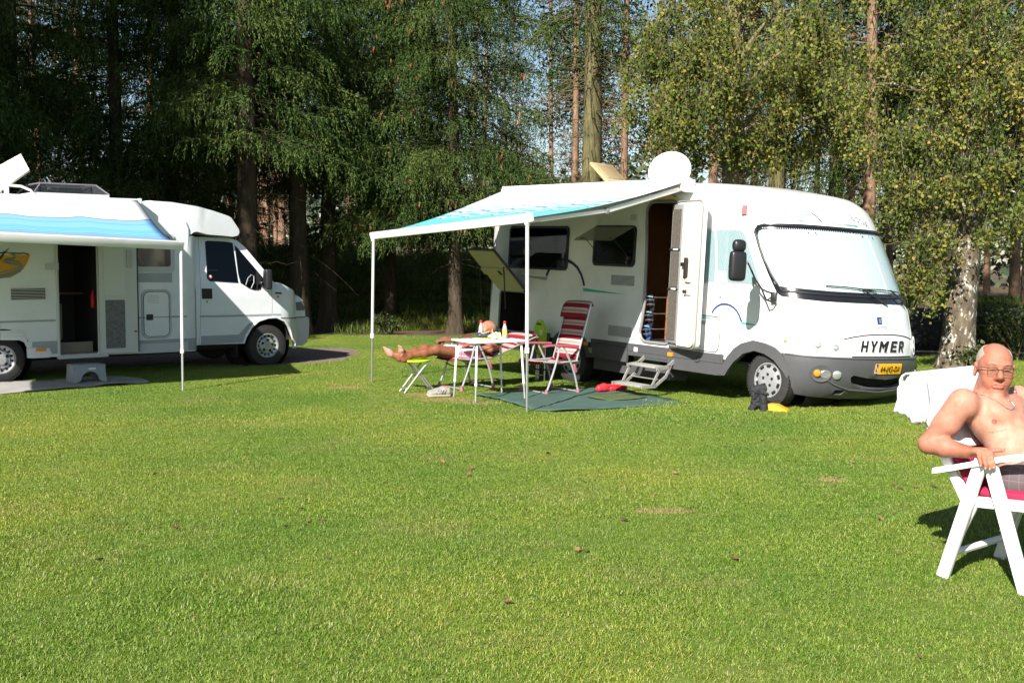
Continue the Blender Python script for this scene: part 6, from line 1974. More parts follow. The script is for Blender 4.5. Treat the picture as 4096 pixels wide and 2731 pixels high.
    MB().add([(x, y, zb) for x, y in base] + [(x, y, zb + .06) for x, y in base], [(0, 1, 5, 4), (1, 2, 6, 5), (2, 3, 7, 6), (3, 0, 4, 7)]).build('light_frame', GL, sk, smooth=0)
    MB().add([(x, y, zb + .06) for x, y in base] + [(x, y, zt) for x, y in topq], [(0, 1, 5, 4), (1, 2, 6, 5), (2, 3, 7, 6), (3, 0, 4, 7), (4, 5, 6, 7)]).build('smoked_dome', PANE_T, sk, smooth=0)
    MB().tube([(x, y, zt) for x, y in topq], .014, 6, closed=True).build('dome_rim', mat('dome_edge', (.16, .15, .17), .2, coat=.4), sk)
    for i in range(4): MB().tube([(*base[i], zb + .06), (*topq[i], zt)], .012, 6).build('dome_rib', mat('dome_edge', (1, 1, 1)), sk)
    rl = part_empty('roof_rail', P)
    MB().tube([(-6.5, .30, 2.78), (-4.0, .30, 2.78), (-3.75, .30, 2.77), (-3.62, .30, 2.72), (-3.55, .30, 2.63)], .020, 8).build('rail_tube', W_BODY, rl)
    for x in (-3.95, -4.9): MB().box((x, .30, 2.70), (.06, .05, .16), None, .01).build('rail_foot', W_PLAST, rl)
    an = part_empty('panel_antenna', P, (0, 0, 0), (0, 0, 0), 'flat cream panel antenna tilted on the left motorhome roof')
    c = [H2(-95, 712, 16.9), H2(83, 618, 17.3), H2(117, 680, 17.1), H2(22, 757, 16.8), H2(-110, 850, 16.6)]
    c = [H2(-70, 702, 17.0), H2(84, 618, 17.3), H2(118, 682, 17.2), H2(-36, 790, 16.9)]
    nrm_ = (c[1] - c[0]).cross(c[2] - c[0]).normalized()
    if nrm_.y > 0: nrm_ = -nrm_
    MB().add([tuple(v + nrm_ * .02) for v in c] + [tuple(v - nrm_ * .03) for v in c], [(0, 1, 2, 3), (7, 6, 5, 4), (0, 4, 5, 1), (1, 5, 6, 2), (2, 6, 7, 3), (3, 7, 4, 0)]).build('antenna_panel', mat('antenna_cream', (.78, .76, .62), .4), an, smooth=0)
    e1, e2 = (c[1] - c[0]), (c[3] - c[0])
    q0 = c[0] + e1 * .70 + e2 * .42 + nrm_ * .023
    for k in range(5):
        a = q0 + e1 * (.035 * k)
        MB().add([tuple(a), tuple(a + e1 * .025), tuple(a + e1 * .025 + e2 * .06), tuple(a + e2 * .06)], [(0, 1, 2, 3)]).build('print_mark', NAVY_D, an, smooth=0)
    MB().tube([sum(c, Vector()) / 4 - nrm_ * .03, sum(c, Vector()) / 4 + Vector((0, .1, -.35))], .025, 8).build('antenna_mast', GREYL, an)
    # ---- awning
    aw = part_empty('awning', P, label='awning with blue wavy bands on white cloth')
    MB().prism([(-.005, 2.515), (-.12, 2.52), (-.14, 2.57), (-.11, 2.625), (.0, 2.64)], lambda p: (-6.9, p[0], p[1]), lambda p: (-2.19, p[0], p[1])).build('awning_box', W_BODY, aw, smooth=40)
    MB().box((-2.17, -.065, 2.575), (.05, .15, .13), None, .02).build('box_end_cap', W_PANEL, aw)
    RB = H.Mi @ AT(733, 982, 15.12)
    RA = RB + Vector((-4.3, -.1, .14))
    BA, BB = Vector((-6.5, -.11, 2.575)), Vector((-2.21, -.11, 2.575))
    stops = [(0, (.80, .80, .79)), (.40, (0.165, 0.309, 0.626)), (.425, (0.230, 0.447, 0.690)), (.50, (0.133, 0.349, 0.673)), (.515, (0.198, 0.479, 0.722)), (.60, (0.279, 0.447, 0.690)), (.63, (0.149, 0.464, 0.739)), (.70, (0.117, 0.415, 0.722)), (.715, (0.214, 0.528, 0.754)), (.745, (0.117, 0.334, 0.641)), (.76, (0.230, 0.496, 0.739)), (.80, (0.117, 0.285, 0.592)), (.815, (0.198, 0.415, 0.690)), (.88, (0.133, 0.285, 0.577)), (.90, (0.214, 0.383, 0.658)), (.95, (0.117, 0.253, 0.528))]
    wf = wave_fabric('awning_cloth_blue', stops, 26.0, .018, 2.2)
    def fab(u, v):
        p = BA.lerp(BB, u).lerp(RA.lerp(RB + Vector((-.10, 0, 0)), u), v)
        p.z += .04 - .10 * math.sin(v * math.pi) * (.5 + .5 * v)
        return p
    solidify(uv_sheet('canopy', fab, 30, 20, wf, aw), .003)
    d = (RB - RA).normalized()
    MB().bar(RA, RB, .06, .115, (0, -.3, 1), .012).build('lead_rail', W_BODY, aw)
    s_, e_ = Vector((-2.26, -.06, 2.53)), RB + Vector((-.15, .05, -.02))
    mid = s_.lerp(e_, .5) + Vector((-.04, 0, -.05))
    ar = part_empty('folding_arm', aw)
    MB().bar(s_, mid, .04, .05, (0, 0, 1), .008).build('arm_tube', ALU_W, ar)
    MB().bar(mid, e_, .035, .045, (0, 0, 1), .008).build('arm_tube', ALU_W, ar)
    lg = part_empty('pole', aw)
    f = H.Mi @ G(731, 1572); t = H.Mi @ AT(724, 992, 15.12)
    f = H.Mi @ Vector((AT(731, 1572, 15.0).x, 15.0, 0))
    m_ = f.lerp(t, .28)
    MB().tube([m_, t], .021, 10).build('upper_tube', ALU_W, lg)
    MB().tube([f, m_], .016, 10).build('lower_tube', ALU, lg)
    MB().tube([m_ - (t - f).normalized() * .025, m_ + (t - f).normalized() * .025], .026, 10).build('clamp', W_PLAST, lg)
    MB().box(t, (.05, .05, .05), None, .01).build('pole_head', W_PLAST, lg)
    # ---- wheels
    make_wheel('wheel', P, (.02, .16, .335), .335, .21, .20, 'steel')
    make_wheel('wheel', P, (-4.16, .16, .325), .325, .21, .20, 'steel', spin=.3)
    for x in (.02, -4.16):
        w = make_wheel('wheel', P, (x, 2.0, .33), .325, .20, .20, 'steel')
        w.rotation_euler = (0, 0, math.pi)
        MB().lathe([(.46, .16), (.46, .75), (.01, .75)], (x, 0, .36), 'Y', 30, caps=False).build('wheel_well', VOID, P)
    MB().box((-.50, .22, .30), (.02, .2, .26)).build('mud_flap', BLACK_R, P)
    MB().box((-3.2, 1.1, .30), (6.5, 1.6, .06)).build('floor_pan', VOID, P)
build_left()
# ================================================================== CAMPING THINGS
class Frame:
    """A thing's own frame: X forward, Y to its left, on the ground."""
    def __init__(self, o, yaw):
        self.o, self.yaw = Vector((o[0], o[1], 0)), yaw
        self.M = Matrix.Translation(self.o) @ Matrix.Rotation(yaw, 4, 'Z')
        self.Mi = self.M.inverted()
    def loc(self, px, py, c):
        o = self.Mi @ CAMP; d = self.Mi.to_3x3() @ ray(px, py)
        return o + d * ((c - o.y) / d.y)
def sheet_material(name, stops, period, rough=.8):
    """Cloth with stripes across its length (UV y in metres)."""
    m = bpy.data.materials.new(name); m.use_nodes = True
    nt = m.node_tree; b = nt.nodes['Principled BSDF']
    b.inputs['Roughness'].default_value = rough; b.inputs['Specular IOR Level'].default_value = .2
    uv = node(nt, 'ShaderNodeUVMap'); sp = node(nt, 'ShaderNodeSeparateXYZ'); nt.links.new(uv.outputs['UV'], sp.inputs[0])
    k = node(nt, 'ShaderNodeMath', operation='DIVIDE'); nt.links.new(sp.outputs['Y'], k.inputs[0]); k.inputs[1].default_value = period
    fr = node(nt, 'ShaderNodeMath', operation='FRACT'); nt.links.new(k.outputs[0], fr.inputs[0])
    r = ramp(nt, stops, 'CONSTANT'); nt.links.new(fr.outputs[0], r.inputs['Fac'])
    nt.links.new(r.outputs['Color'], b.inputs['Base Color'])
    return m
STRIPE = sheet_material('maroon_striped_sling', [(0, (.21, .014, .030)), (.46, (.48, .38, .34)), (.56, (.40, .27, .24)), (.60, (.30, .20, .18)), (.78, (.40, .28, .25)), (.84, (.50, .40, .36))], .128)
PINKP = mat('dusty_pink_plastic', (.34, .10, .13), .45)
TUBE = mat('painted_silver_tube', (.55, .56, .57), .35, metal=.6)
TUBE_W = mat('white_tube', (.76, .76, .75), .35)
def striped_sheet(name, pts, hw, m, parent, sag=.0, ncross=7):
    """Sling following the profile pts [(x,z)...], width 2*hw; stripes by length."""
    P2 = np.array(pts, dtype=float)
    L = np.r_[0, np.cumsum(np.hypot(*np.diff(P2, axis=0).T))]
    V, UV, F = [], [], []
    for i, (x, z) in enumerate(P2):
        t = P2[min(i + 1, len(P2) - 1)] - P2[max(i - 1, 0)]
        t = t / np.linalg.norm(t); nrm = (t[1], -t[0])
        for j in range(ncross):
            q = -1 + 2 * j / (ncross - 1)
            s = sag * (1 - q * q)
            V.append((x + nrm[0] * s, q * hw, z + nrm[1] * s)); UV.append((q, L[i]))
    n = ncross
    for i in range(len(P2) - 1):
        for j in range(n - 1): F.append((i * n + j, i * n + j + 1, (i + 1) * n + j + 1, (i + 1) * n + j))
    me = bpy.data.meshes.new(name); me.from_pydata(V, [], F); me.update()
    ul = me.uv_layers.new(name='UVMap')
    for lp in me.loops: ul.data[lp.index].uv = UV[lp.vertex_index]
    smooth_mesh(me)
    o = link_mesh(name, me, m, parent)
    return solidify(o, .012)
def curve(pts, n=8):
    """Smooth path through control points."""
    P2 = [Vector(p) for p in pts]; out = []
    for i in range(len(P2) - 1):
        p0, p1, p2, p3 = P2[max(i - 1, 0)], P2[i], P2[i + 1], P2[min(i + 2, len(P2) - 1)]
        for k in range(n):
            t = k / n
            out.append(.5 * ((2 * p1) + (p2 - p0) * t + (2 * p0 - 5 * p1 + 4 * p2 - p3) * t * t + (3 * p1 - p0 - 3 * p2 + p3) * t ** 3))
    out.append(P2[-1])
    return out
def camp_chair(name, label, o, yaw, back, seat_tilt=0.0):
    t = thing(name, label, 'chair', (o[0], o[1], 0), (0, 0, yaw), 'maroon striped camping chairs')
    hw = .275
    bx, bz = -.22, .42
    ca_, sa_ = math.cos(back), math.sin(back)
    prof = [(bx - sa_ * q, bz + ca_ * q) for q in np.linspace(.02, .62, 10)]
    striped_sheet('backrest', prof, hw - .015, STRIPE, t, .018)
    # padded head rest folded over the top
    e = [(bx - sa_ * q + ca_ * .03 * k, bz + ca_ * q + sa_ * .03 * k) for q, k in ((.56, 1.2), (.62, 1.5), (.70, 1.3), (.76, .6), (.785, -.3), (.74, -1.0))]
    o_ = striped_sheet('head_rest', e, hw + .01, STRIPE, t, .01); o_.modifiers['thick'].thickness = .03
    seat = [(bx + .02, bz + .005), (bx + .12, bz - .025), (bx + .24, bz - .03), (bx + .36, bz - .01), (bx + .46, bz + .02), (bx + .52, bz + .012), (bx + .55, bz - .02)]
    striped_sheet('seat', [tuple(v) for v in [(p.x, p.z) for p in curve([(x, 0, z) for x, z in seat], 3)]], hw - .015, STRIPE, t, .02)
    for s in (1, -1):
        y = s * hw
        MB().tube(curve([(bx, y, bz), (bx - sa_ * .4, y, bz + ca_ * .4), (bx - sa_ * .76, y, bz + ca_ * .76)], 4), .0125, 8).build('back_tube', TUBE, t)
        MB().tube(curve([(bx - .02, y, bz), (bx + .28, y, bz - .012), (bx + .50, y, bz + .005)], 4), .0125, 8).build('seat_tube', TUBE, t)
        ya = s * (hw + .035)
        MB().tube(curve([(.06, ya, .61), (.10, ya, .45), (.17, ya, .25), (.26, ya, .035)], 5), .0135, 8).build('leg', TUBE, t)
        MB().tube(curve([(.0, ya, .61), (-.07, ya, .48), (-.16, ya, .28), (-.22, ya, .035)], 5), .0135, 8).build('leg', TUBE, t)
        MB().box((-.175, ya, .33), (.035, .03, .12), Euler((0, R(20), 0)), .012).build('leg_sleeve', PINKP, t)
        m = MB()
        arm = curve([(.30, ya, .622), (.20, ya, .632), (.0, ya, .625), (-.20, ya, .615)], 5)
        arm_mb = MB()
        for a, b in zip(arm[:-1], arm[1:]): pass
        V, F = [], []
        for i, p in enumerate(arm):
            w_ = .026 + .006 * math.sin(i / (len(arm) - 1) * math.pi)
            for (dy, dz) in ((-w_, -.008), (w_, -.008), (w_, .010), (w_ * .6, .016), (-w_ * .6, .016), (-w_, .010)): V.append((p.x, p.y + dy, p.z + dz))
        n = 6
        F = [(i * n + j, i * n + (j + 1) % n, (i + 1) * n + (j + 1) % n, (i + 1) * n + j) for i in range(len(arm) - 1) for j in range(n)] + [tuple(range(n)), tuple((len(arm) - 1) * n + j for j in range(n))]
        MB().add(V, F).build('armrest', PINKP, t)
        for x in (.26, -.22): MB().lathe([(.030, 0), (.026, .02), (.017, .06), (.015, .075)], (x, ya, .0), n=10).build('foot', PINKP, t)
    for x in (.26, -.22): MB().tube([(x, -hw - .03, .03), (x, hw + .03, .03)], .011, 8).build('ground_bar', TUBE, t)
    MB().tube(curve([(.16, -hw - .03, .33), (.19, -.1, .31), (.19, .1, .31), (.16, hw + .03, .33)], 4), .010, 8).build('cross_bar', BLACK_P, t)
    return t
CH2 = Frame((.50, 14.88), math.atan2(-.51, -.86))
CH1 = Frame((-.60, 15.38), math.atan2(-.52, -.85))
camp_chair('camping_chair', 'empty maroon striped camping chair standing upright beside the awning pole', CH2.o, CH2.yaw, R(17))
camp_chair('camping_chair', 'maroon striped camping chair tipped back under the sleeping man', CH1.o, CH1.yaw, R(70))
# ---- table
TC = Vector((-.285, 14.17)); TE1 = Vector((.889, .458)); TYAW = math.atan2(.458, .889)
TZ = .735
tb = thing('camping_table', 'white folding camping table with bottles on top', 'table', (TC.x, TC.y, 0), (0, 0, TYAW))
MB().prism(rrect(-.375, .375, -.335, .335, .06, 5), lambda p: (p[0], p[1], TZ - .008), lambda p: (p[0], p[1], TZ)).build('tabletop', mat('white_table_laminate', (.78, .78, .76), .35, var=(7, .05)), tb, smooth=20)
MB().tube([(x, y, TZ - .012) for x, y in rrect(-.37, .37, -.33, .33, .06, 5)], .013, 8, closed=True).build('rim', TUBE_W, tb)
for sx in (-1, 1):
    for sy in (-1, 1):
        lg = part_empty('leg', tb)
        top = (sx * .30, sy * .285, TZ - .02); bot = (sx * .335, sy * .315, 0)
        m_ = Vector(bot).lerp(Vector(top), .30)
        MB().tube(curve([(sx * .24, sy * .285, TZ - .02), (sx * .295, sy * .287, TZ - .05), (sx * .305, sy * .29, TZ - .12)], 4) + [m_], .0145, 8).build('upper_tube', TUBE_W, lg)
        MB().tube([m_, bot], .0105, 8).build('lower_tube', TUBE, lg)
        MB().tube([m_ - Vector((0, 0, .015)), m_ + Vector((0, 0, .015))], .018, 8).build('collar', W_PLAST, lg)
for sx in (-1, 1): MB().tube([(sx * .295, -.285, .60), (-sx * .1, -.285, TZ - .02)], .005, 5).build('brace', BLACK_P, tb)
def on_table(px, py): return G(px, py, TZ)
# ---- bottles
BOT = mat('clear_bottle_plastic', (.80, .84, .86), .12, trans=.6, ior=1.2)
JUICE = mat('orange_juice_label', (.85, .36, .02), .45, var=(30, .3, (.85, .60, .25)))
REDCAP = mat('red_cap', (.72, .02, .02), .35)
def bottle(label, p, fill):
    t = thing('bottle', label, 'bottle', p)
    MB().lathe([(.028, 0), (.031, .006), (.031, .10), (.030, .12), (.024, .145), (.016, .165), (.0145, .19)], n=20).build('bottle_body', BOT, t)
    if fill:
        MB().lathe([(.0315, .035), (.0318, .036), (.0318, .105), (.0315, .106)], n=20, caps=False).build('label', JUICE, t)
        MB().lathe([(.028, .004), (.028, .10)], n=16).build('drink', mat('orange_drink', (.75, .40, .05), .3), t)
    else:
        MB().lathe([(.0315, .02), (.0318, .021), (.0318, .075), (.0315, .076)], n=20, caps=False).build('label', mat('pale_label', (.7, .7, .68), .5), t)
    MB().lathe([(.0165, .185), (.0175, .187), (.0175, .212), (.016, .215)], n=16).build('cap', REDCAP, t)
    return t
bottle('clear plastic bottle with red cap standing behind the navy zip bag', on_table(1924, 1349), False)
bottle('bottle of orange drink with red cap at the right of the table', on_table(2019, 1353), True)
# ---- zip bag
p = on_table(1936, 1355)
zb_ = thing('zip_bag', 'small navy bag with yellow zip lying on the white table', 'bag', p, (0, 0, TYAW - .3))
sd = SDF((-.11, -.07, -.01), (.11, .07, .12), .004)
sd.ell((0, 0, .045), (.092, .05, .044), k=.01).ell((.03, 0, .05), (.06, .048, .04), k=.02).ell((-.055, 0, .04), (.035, .045, .036), k=.02).half((0, 0, .002), (0, 0, -1))
me = sd.mesh('bag_body'); o = link_mesh('bag_body', me, mat('navy_nylon', (.025, .035, .075), .45, bump=(60, .2, .002)), zb_)
for z in (.008, .078): MB().tube([(.088 * (1.0 if z < .05 else .78) * math.cos(a), .050 * (1 if z < .05 else .8) * math.sin(a), z + (.012 * math.cos(a) if z > .05 else 0)) for a in np.linspace(0, 2 * math.pi, 26)[:-1]], .0045, 6, closed=True).build('yellow_piping', mat('yellow_zip', (.78, .62, .02), .5), zb_)
MB().tube(curve([(.07, -.02, .07), (.10, -.03, .05), (.105, -.03, .02)], 4), .006, 6).build('strap', BLACK_P, zb_)
# ---- crumpled yellow cloth
p = on_table(1985, 1356)
r_ = random.Random(3)
sd = SDF((-.13, -.12, -.10), (.14, .12, .13), .0045)
for k in range(26):
    a = r_.uniform(0, 6.28); d_ = r_.uniform(0, .075)
    q = (d_ * math.cos(a), d_ * .8 * math.sin(a), r_.uniform(.015, .07) * (1 - d_ * 6))
    sd.cap(q, (q[0] + r_.uniform(-.05, .05), q[1] + r_.uniform(-.05, .05), max(.012, q[2] + r_.uniform(-.03, .02))), .020, .014, k=.02)
sd.cap((-.02, -.04, .03), (-.045, -.05, .095), .014, .006, k=.015).cap((-.045, -.05, .02), (-.05, -.075, -.04), .014, .008, k=.012)
o = link_mesh('cloth', sd.mesh('cloth', 1), mat('pale_yellow_cotton', (.66, .68, .28), .9, bump=(40, .4, .004)))
o.location = p; props(o, 'crumpled pale yellow cloth on the table beside the orange drink', 'cloth')
# ---- sunglasses
p = on_table(1868, 1353)
sg = thing('sunglasses', 'brown sunglasses lying folded open on the white table', 'sunglasses', p, (0, 0, TYAW + 2.6))
for s in (-1, 1):
    MB().lathe([(.024, 0), (.026, .002), (.024, .004)], (s * .032, 0, .022), 'Y', 16).build('lens', mat('brown_lens', (.10, .025, .012), .05, coat=.5), sg)
    MB().tube([(s * .058, 0, .03), (s * .062, .06, .025), (s * .056, .12, .008)], .003, 5).build('temple', BLACK_P, sg)
MB().tube([(-.012, 0, .028), (0, -.003, .031), (.012, 0, .028)], .003, 5).build('bridge', BLACK_P, sg)
MB().box((.09, .03, .003), (.03, .05, .004)).build('strap_end', BLACK_P, sg)
# ---- lime stools
LIME = mat('lime_plastic', (.42, .62, .02), .35, coat=.2)
def stool_open(label, o, yaw, h):
    t = thing('folding_stool', label, 'stool', (o[0], o[1], 0), (0, 0, yaw))
    MB().lathe([(.165, h - .028), (.175, h - .022), (.178, h - .008), (.17, h), (.02, h + .002)], n=32).build('seat', LIME, t)
    for s in (-1, 1):
        y = s * .12
        MB().tube([(-.21, y, 0), (-.07, y, h * .42), (.06, y, h * .80), (.115, y, h - .03)], .0125, 8).build('leg', ALU, t)
        MB().tube([(.21, y * .82, 0), (.07, y * .82, h * .42), (-.06, y * .82, h * .80), (-.115, y * .82, h - .03)], .0125, 8).build('leg', ALU, t)
    MB().tube([(-.185, -.12, .06), (-.185, .12, .06)], .009, 8).build('rung', ALU, t)
    MB().tube([(.185, -.10, .06), (.185, .10, .06)], .009, 8).build('rung', ALU, t)
    return t
stool_open('round lime green folding stool under the sleeping man\'s feet', (-1.235, 14.92), R(20), .425)
fs = thing('folding_stool', 'lime green folding stool standing folded behind the empty chair', 'stool', (.40, 16.32, 0), (0, 0, R(-54)))
MB().prism([(.125 * math.cos(a) * (1 + .12 * math.sin(a)), .62 + .255 * math.sin(a)) for a in np.linspace(0, 2 * math.pi, 33)[:-1]], lambda p_: (p_[0], -.02, p_[1]), lambda p_: (p_[0], .02, p_[1])).build('seat', LIME, fs, smooth=30)
for (z, w_, h_) in ((.815, .06, .018), (.55, .02, .11)):
    MB().prism([(w_ * math.cos(a), z + h_ * math.sin(a)) for a in np.linspace(0, 2 * math.pi, 17)[:-1]], lambda p_: (p_[0] - (.05 if h_ > .05 else 0), -.024, p_[1]), lambda p_: (p_[0] - (.05 if h_ > .05 else 0), -.0, p_[1])).build('grip_hole', GREY_D, fs, smooth=30)
MB().box((.05, -.025, .70), (.05, .006, .07)).build('paper_label', W_PLAST, fs)
for x in (-.10, -.055, .10): MB().tube([(x, .0, 0), (x * .8, .03, .55)], .0115, 8).build('leg', ALU, fs)
MB().tube([(-.10, 0, .09), (.10, 0, .09)], .009, 8).build('rung', ALU, fs)
# ---- trainers
def trainer(label, p, yaw):
    t = thing('trainer_shoe', label, 'shoe', p, (0, 0, yaw), 'pair of trainers on the grass')
    sd = SDF((-.17, -.07, -.01), (.17, .07, .13), .004)
    sd.cap((.11, .008, .035), (.02, 0, .045), .036, .042, k=.03).cap((.02, 0, .045), (-.11, 0, .050), .042, .040, k=.03).cap((-.10, 0, .05), (-.105, 0, .088), .036, .034, k=.03).cap((-.02, 0, .06), (-.06, 0, .095), .032, .034, k=.03)
    sd.ell((-.065, 0, .115), (.055, .026, .035), k=.008, op='sub').half((0, 0, .012), (0, 0, -1))
    link_mesh('upper', sd.mesh('upper'), mat('white_leather', (.30, .29, .26), .6, var=(20, .35)), t)
    sd = SDF((-.17, -.07, -.01), (.17, .07, .04), .004)
    sd.cap((.11, .008, .02), (-.11, 0, .02), .046, .042, k=.01).half((0, 0, .024), (0, 0, 1)).half((0, 0, .0), (0, 0, -1))
    link_mesh('sole', sd.mesh('sole'), mat('gum_sole', (.42, .34, .23), .6), t)
    for k in range(4):
        x = .035 - .035 * k
        for s in (-1, 1): MB().bar((x + .018, s * .0465, .03), (x - .014, s * .037, .080), .008, .013, (1, 0, 0)).build('stripe', GREY_D, t)
    MB().tube([(-.065 + .057 * math.cos(a), .029 * math.sin(a), .098 + .012 * math.cos(a) * -1) for a in np.linspace(0, 6.28, 20)[:-1]], .007, 6, closed=True).build('collar', mat('red_lining', (.45, .02, .03), .6), t)
    MB().prism([(.085, -.02), (.0, -.026), (.0, .026), (.085, .02)], lambda q: (q[0], q[1], .083 - q[0] * .22), lambda q: (q[0], q[1], .074 - q[0] * .22)).build('tongue', mat('grey_tongue', (.28, .28, .27), .7), t)
    return t
trainer('white trainer with dark stripes and red lining, nearer of the pair by the table leg', (-.905, 14.30, .012), R(196))
trainer('white trainer with dark stripes, farther of the pair by the table leg', (-.935, 14.45, .012), R(203))
# ---- red clogs
def clog(label, p, yaw):
    t = thing('clog', label, 'shoe', p, (0, 0, yaw), 'pair of red clogs on the mat')
    sd = SDF((-.15, -.08, -.01), (.17, .08, .12), .004)
    sd.cap((.09, .006, .04), (.02, 0, .05), .045, .046, k=.03).cap((.02, 0, .04), (-.10, 0, .035), .044, .040, k=.03).cap((.03, 0, .06), (.0, 0, .075), .035, .03, k=.03)
    sd.ell((-.055, 0, .085), (.075, .032, .055), k=.008, op='sub').half((0, 0, .004), (0, 0, -1))
    link_mesh('clog_body', sd.mesh('clog_body'), mat('red_foam', (.74, .025, .04), .5), t)
    MB().tube(curve([(.01, .04, .07), (-.06, .048, .075), (-.125, 0, .078), (-.06, -.048, .075), (.01, -.04, .07)], 4), .008, 6).build('heel_strap', mat('red_foam', (1, 0, 0)), t)
    for k in range(5): MB().lathe([(.006, .0), (.006, .004)], (.07 + .018 * (k % 3), -.02 + .02 * (k // 2), .083 - .0015 * k), n=8).build('vent_hole', mat('clog_hole', (.35, .01, .02), .7), t)
    return t
clog('red foam clog, left of the pair on the green mat', (1.20, 14.74, .03), R(205))
clog('red foam clog, right of the pair on the green mat', (1.37, 14.80, .03), R(25))
# ---- mats
def ground_mat(name, label, poly, m, z=.022, wave=.012, grid=.14, cat='mat'):
    V, F = tri2d(dense(list(poly), .12), grid=grid)
    r = np.random.default_rng(len(poly))
    zz = z + wave * (np.sin(V[:, 0] * 5.1 + 1.3) * np.sin(V[:, 1] * 4.3) + .4 * r.standard_normal(len(V)))
    me = fast_mesh(name, np.c_[V, np.maximum(zz, .006)], F, smooth=True)
    o = link_mesh(name, me, m)
    solidify(o, .004)
    return props(o, label, cat)
ground_mat('ground_mat', 'large dark green mat spread below the awning of the right motorhome', GREEN_MAT, mat('green_mesh_mat', (.055, .108, .088), .8, var=(3, .25), bump=(90, .3, .003)))
ground_mat('turf_mat', 'small olive door mat of artificial grass on the large green mat', [(.92, 14.10), (1.10, 14.38), (1.36, 14.55), (1.60, 14.22), (1.66, 14.02), (1.40, 13.78), (1.16, 13.66)], mat('artificial_turf', (.085, .125, .04), .95, var=(25, .4), bump=(120, .8, .01)), .036, .004)
ground_mat('ground_mat', 'crumpled pale grey mat before the left motorhome door', GREY_MAT, mat('grey_woven_mat', (.33, .32, .31), .85, var=(2.5, .22), bump=(40, .5, .006)), .02, .012)
# ---- grey step
st = thing('step_stool', 'grey plastic step with an arched opening before the left motorhome door', 'step', (-5.985, 16.10, .02), (0, 0, R(39)))
SG = mat('grey_step_plastic', (.30, .33, .36), .5)
arc_ = [(-.235, 0), (-.185, .0)] + [(.125 * math.cos(a) - .0, .03 + .12 * math.sin(a)) for a in np.linspace(math.pi, 0, 14)] + [(.185, 0), (.235, 0), (.205, .225), (-.205, .225)]
for y in (-.14, .14): MB().prism(arc_, lambda p_: (p_[0], y - .012 * np.sign(y) * 0, p_[1]), lambda p_: (p_[0], y + .02 * np.sign(y), p_[1])).build('side_panel', SG, st, smooth=30)
MB().box((0, 0, .232), (.43, .34, .025), None, .008).build('top', SG, st)
for s in (-1, 1): MB().bar((s * .215, -.14, .11), (s * .215, .14, .11), .02, .22, (0, 0, 1), .005).build('end_panel', SG, st)
MB().box((.03, -.166, .19), (.10, .006, .028)).build('label', W_PLAST, st)
# ---- yellow wedge and black bag at the front wheel
wd = MB().add([(-.15, -.09, 0), (.15, -.09, 0), (.15, .09, 0), (-.15, .09, 0), (-.12, -.08, .085), (.02, -.08, .08), (.02, .08, .08), (-.12, .08, .085), (.14, -.08, .02), (.14, .08, .02)],
              [(0, 3, 2, 1), (4, 5, 6, 7), (5, 8, 9, 6), (0, 1, 8, 5, 4), (3, 7, 6, 9, 2), (0, 4, 7, 3), (1, 2, 9, 8)])
o = wd.build('levelling_wedge', mat('yellow_wedge_plastic', (.78, .40, .01), .5, var=(20, .15)), None, smooth=0)
o.location = (2.985, 12.93, 0); o.rotation_euler = (0, 0, R(-25))
props(o, 'yellow plastic levelling wedge at the front wheel', 'wedge')
sd = SDF((-.16, -.12, -.01), (.16, .12, .34), .005)
sd.cap((-.07, 0, .04), (-.045, 0, .22), .045, .036, k=.03).cap((.06, -.01, .04), (.035, 0, .22), .046, .036, k=.03).cap((-.04, 0, .26), (.04, 0, .27), .038, .035, k=.03).cap((-.09, -.04, .03), (-.06, -.06, .03), .03, .026, k=.03).cap((.07, -.05, .03), (.08, -.07, .03), .03, .026, k=.02).cap((0, .02, .28), (.03, .0, .31), .02, .012, k=.02)
for k in range(46):
    q = (r_.uniform(-.09, .09), r_.uniform(-.05, .02), r_.uniform(.02, .27)); sd.cap(q, (q[0] * .7 + r_.uniform(-.03, .03), q[1] - .005, q[2] + r_.uniform(-.06, .06)), r_.uniform(.012, .022), .008, k=.012)
sd.cap((0, -.06, 0), (0, -.05, .14), .022, .008, k=.015, op='sub').half((0, 0, 0), (0, 0, -1))
o = link_mesh('cloth_bag', sd.mesh('cloth_bag'), mat('black_cloth', (.022, .022, .026), .75, var=(14, .4), bump=(30, .6, .01)))
o.location = (2.80, 12.93, 0); o.rotation_euler = (0, 0, R(-35))
props(o, 'limp black cloth bag leaning on the front wheel', 'bag')
# ---- sandals on the rack inside the right motorhome door
def sandal(label, pos, m, ang):
    t = thing('sandal', label, 'sandal', HY.M @ Vector(pos), (0, 0, R(-54)), 'footwear on the rack inside the door')
    MB().prism([(.048 * math.cos(a) * (1 + .1 * math.sin(a)), .115 * math.sin(a)) for a in np.linspace(0, 6.28, 21)[:-1]], lambda q: (q[0], -.012, q[1]), lambda q: (q[0], .012, q[1])).build('sole', m, t, smooth=30)
    for z in (.05, -.01): MB().tube(curve([(-.05, -.01, z - .01), (-.03, -.055, z), (.03, -.055, z + .01), (.05, -.01, z - .01)], 4), .013, 6).build('strap', mat('sandal_strap', (.05, .055, .065), .6), t)
    MB().tube(curve([(-.045, -.014, .085), (0, -.045, .10), (.045, -.014, .085)], 4), .008, 6).build('strap_edge', mat('sandal_trim', (.18, .32, .38), .5), t)
    t.rotation_euler = (R(8), 0, R(-54))
sandal('black sandal, upper one on the rack inside the open door', (-2.03, .02, 1.10), mat('black_sole', (.02, .02, .022), .6), 0)
sandal('black sandal, middle one on the rack inside the open door', (-2.04, .02, .90), mat('black_sole', (0, 0, 0)), 0)
sandal('blue slipper at the bottom of the rack inside the open door', (-2.07, .02, .715), mat('blue_slipper', (.04, .09, .24), .6), 0)
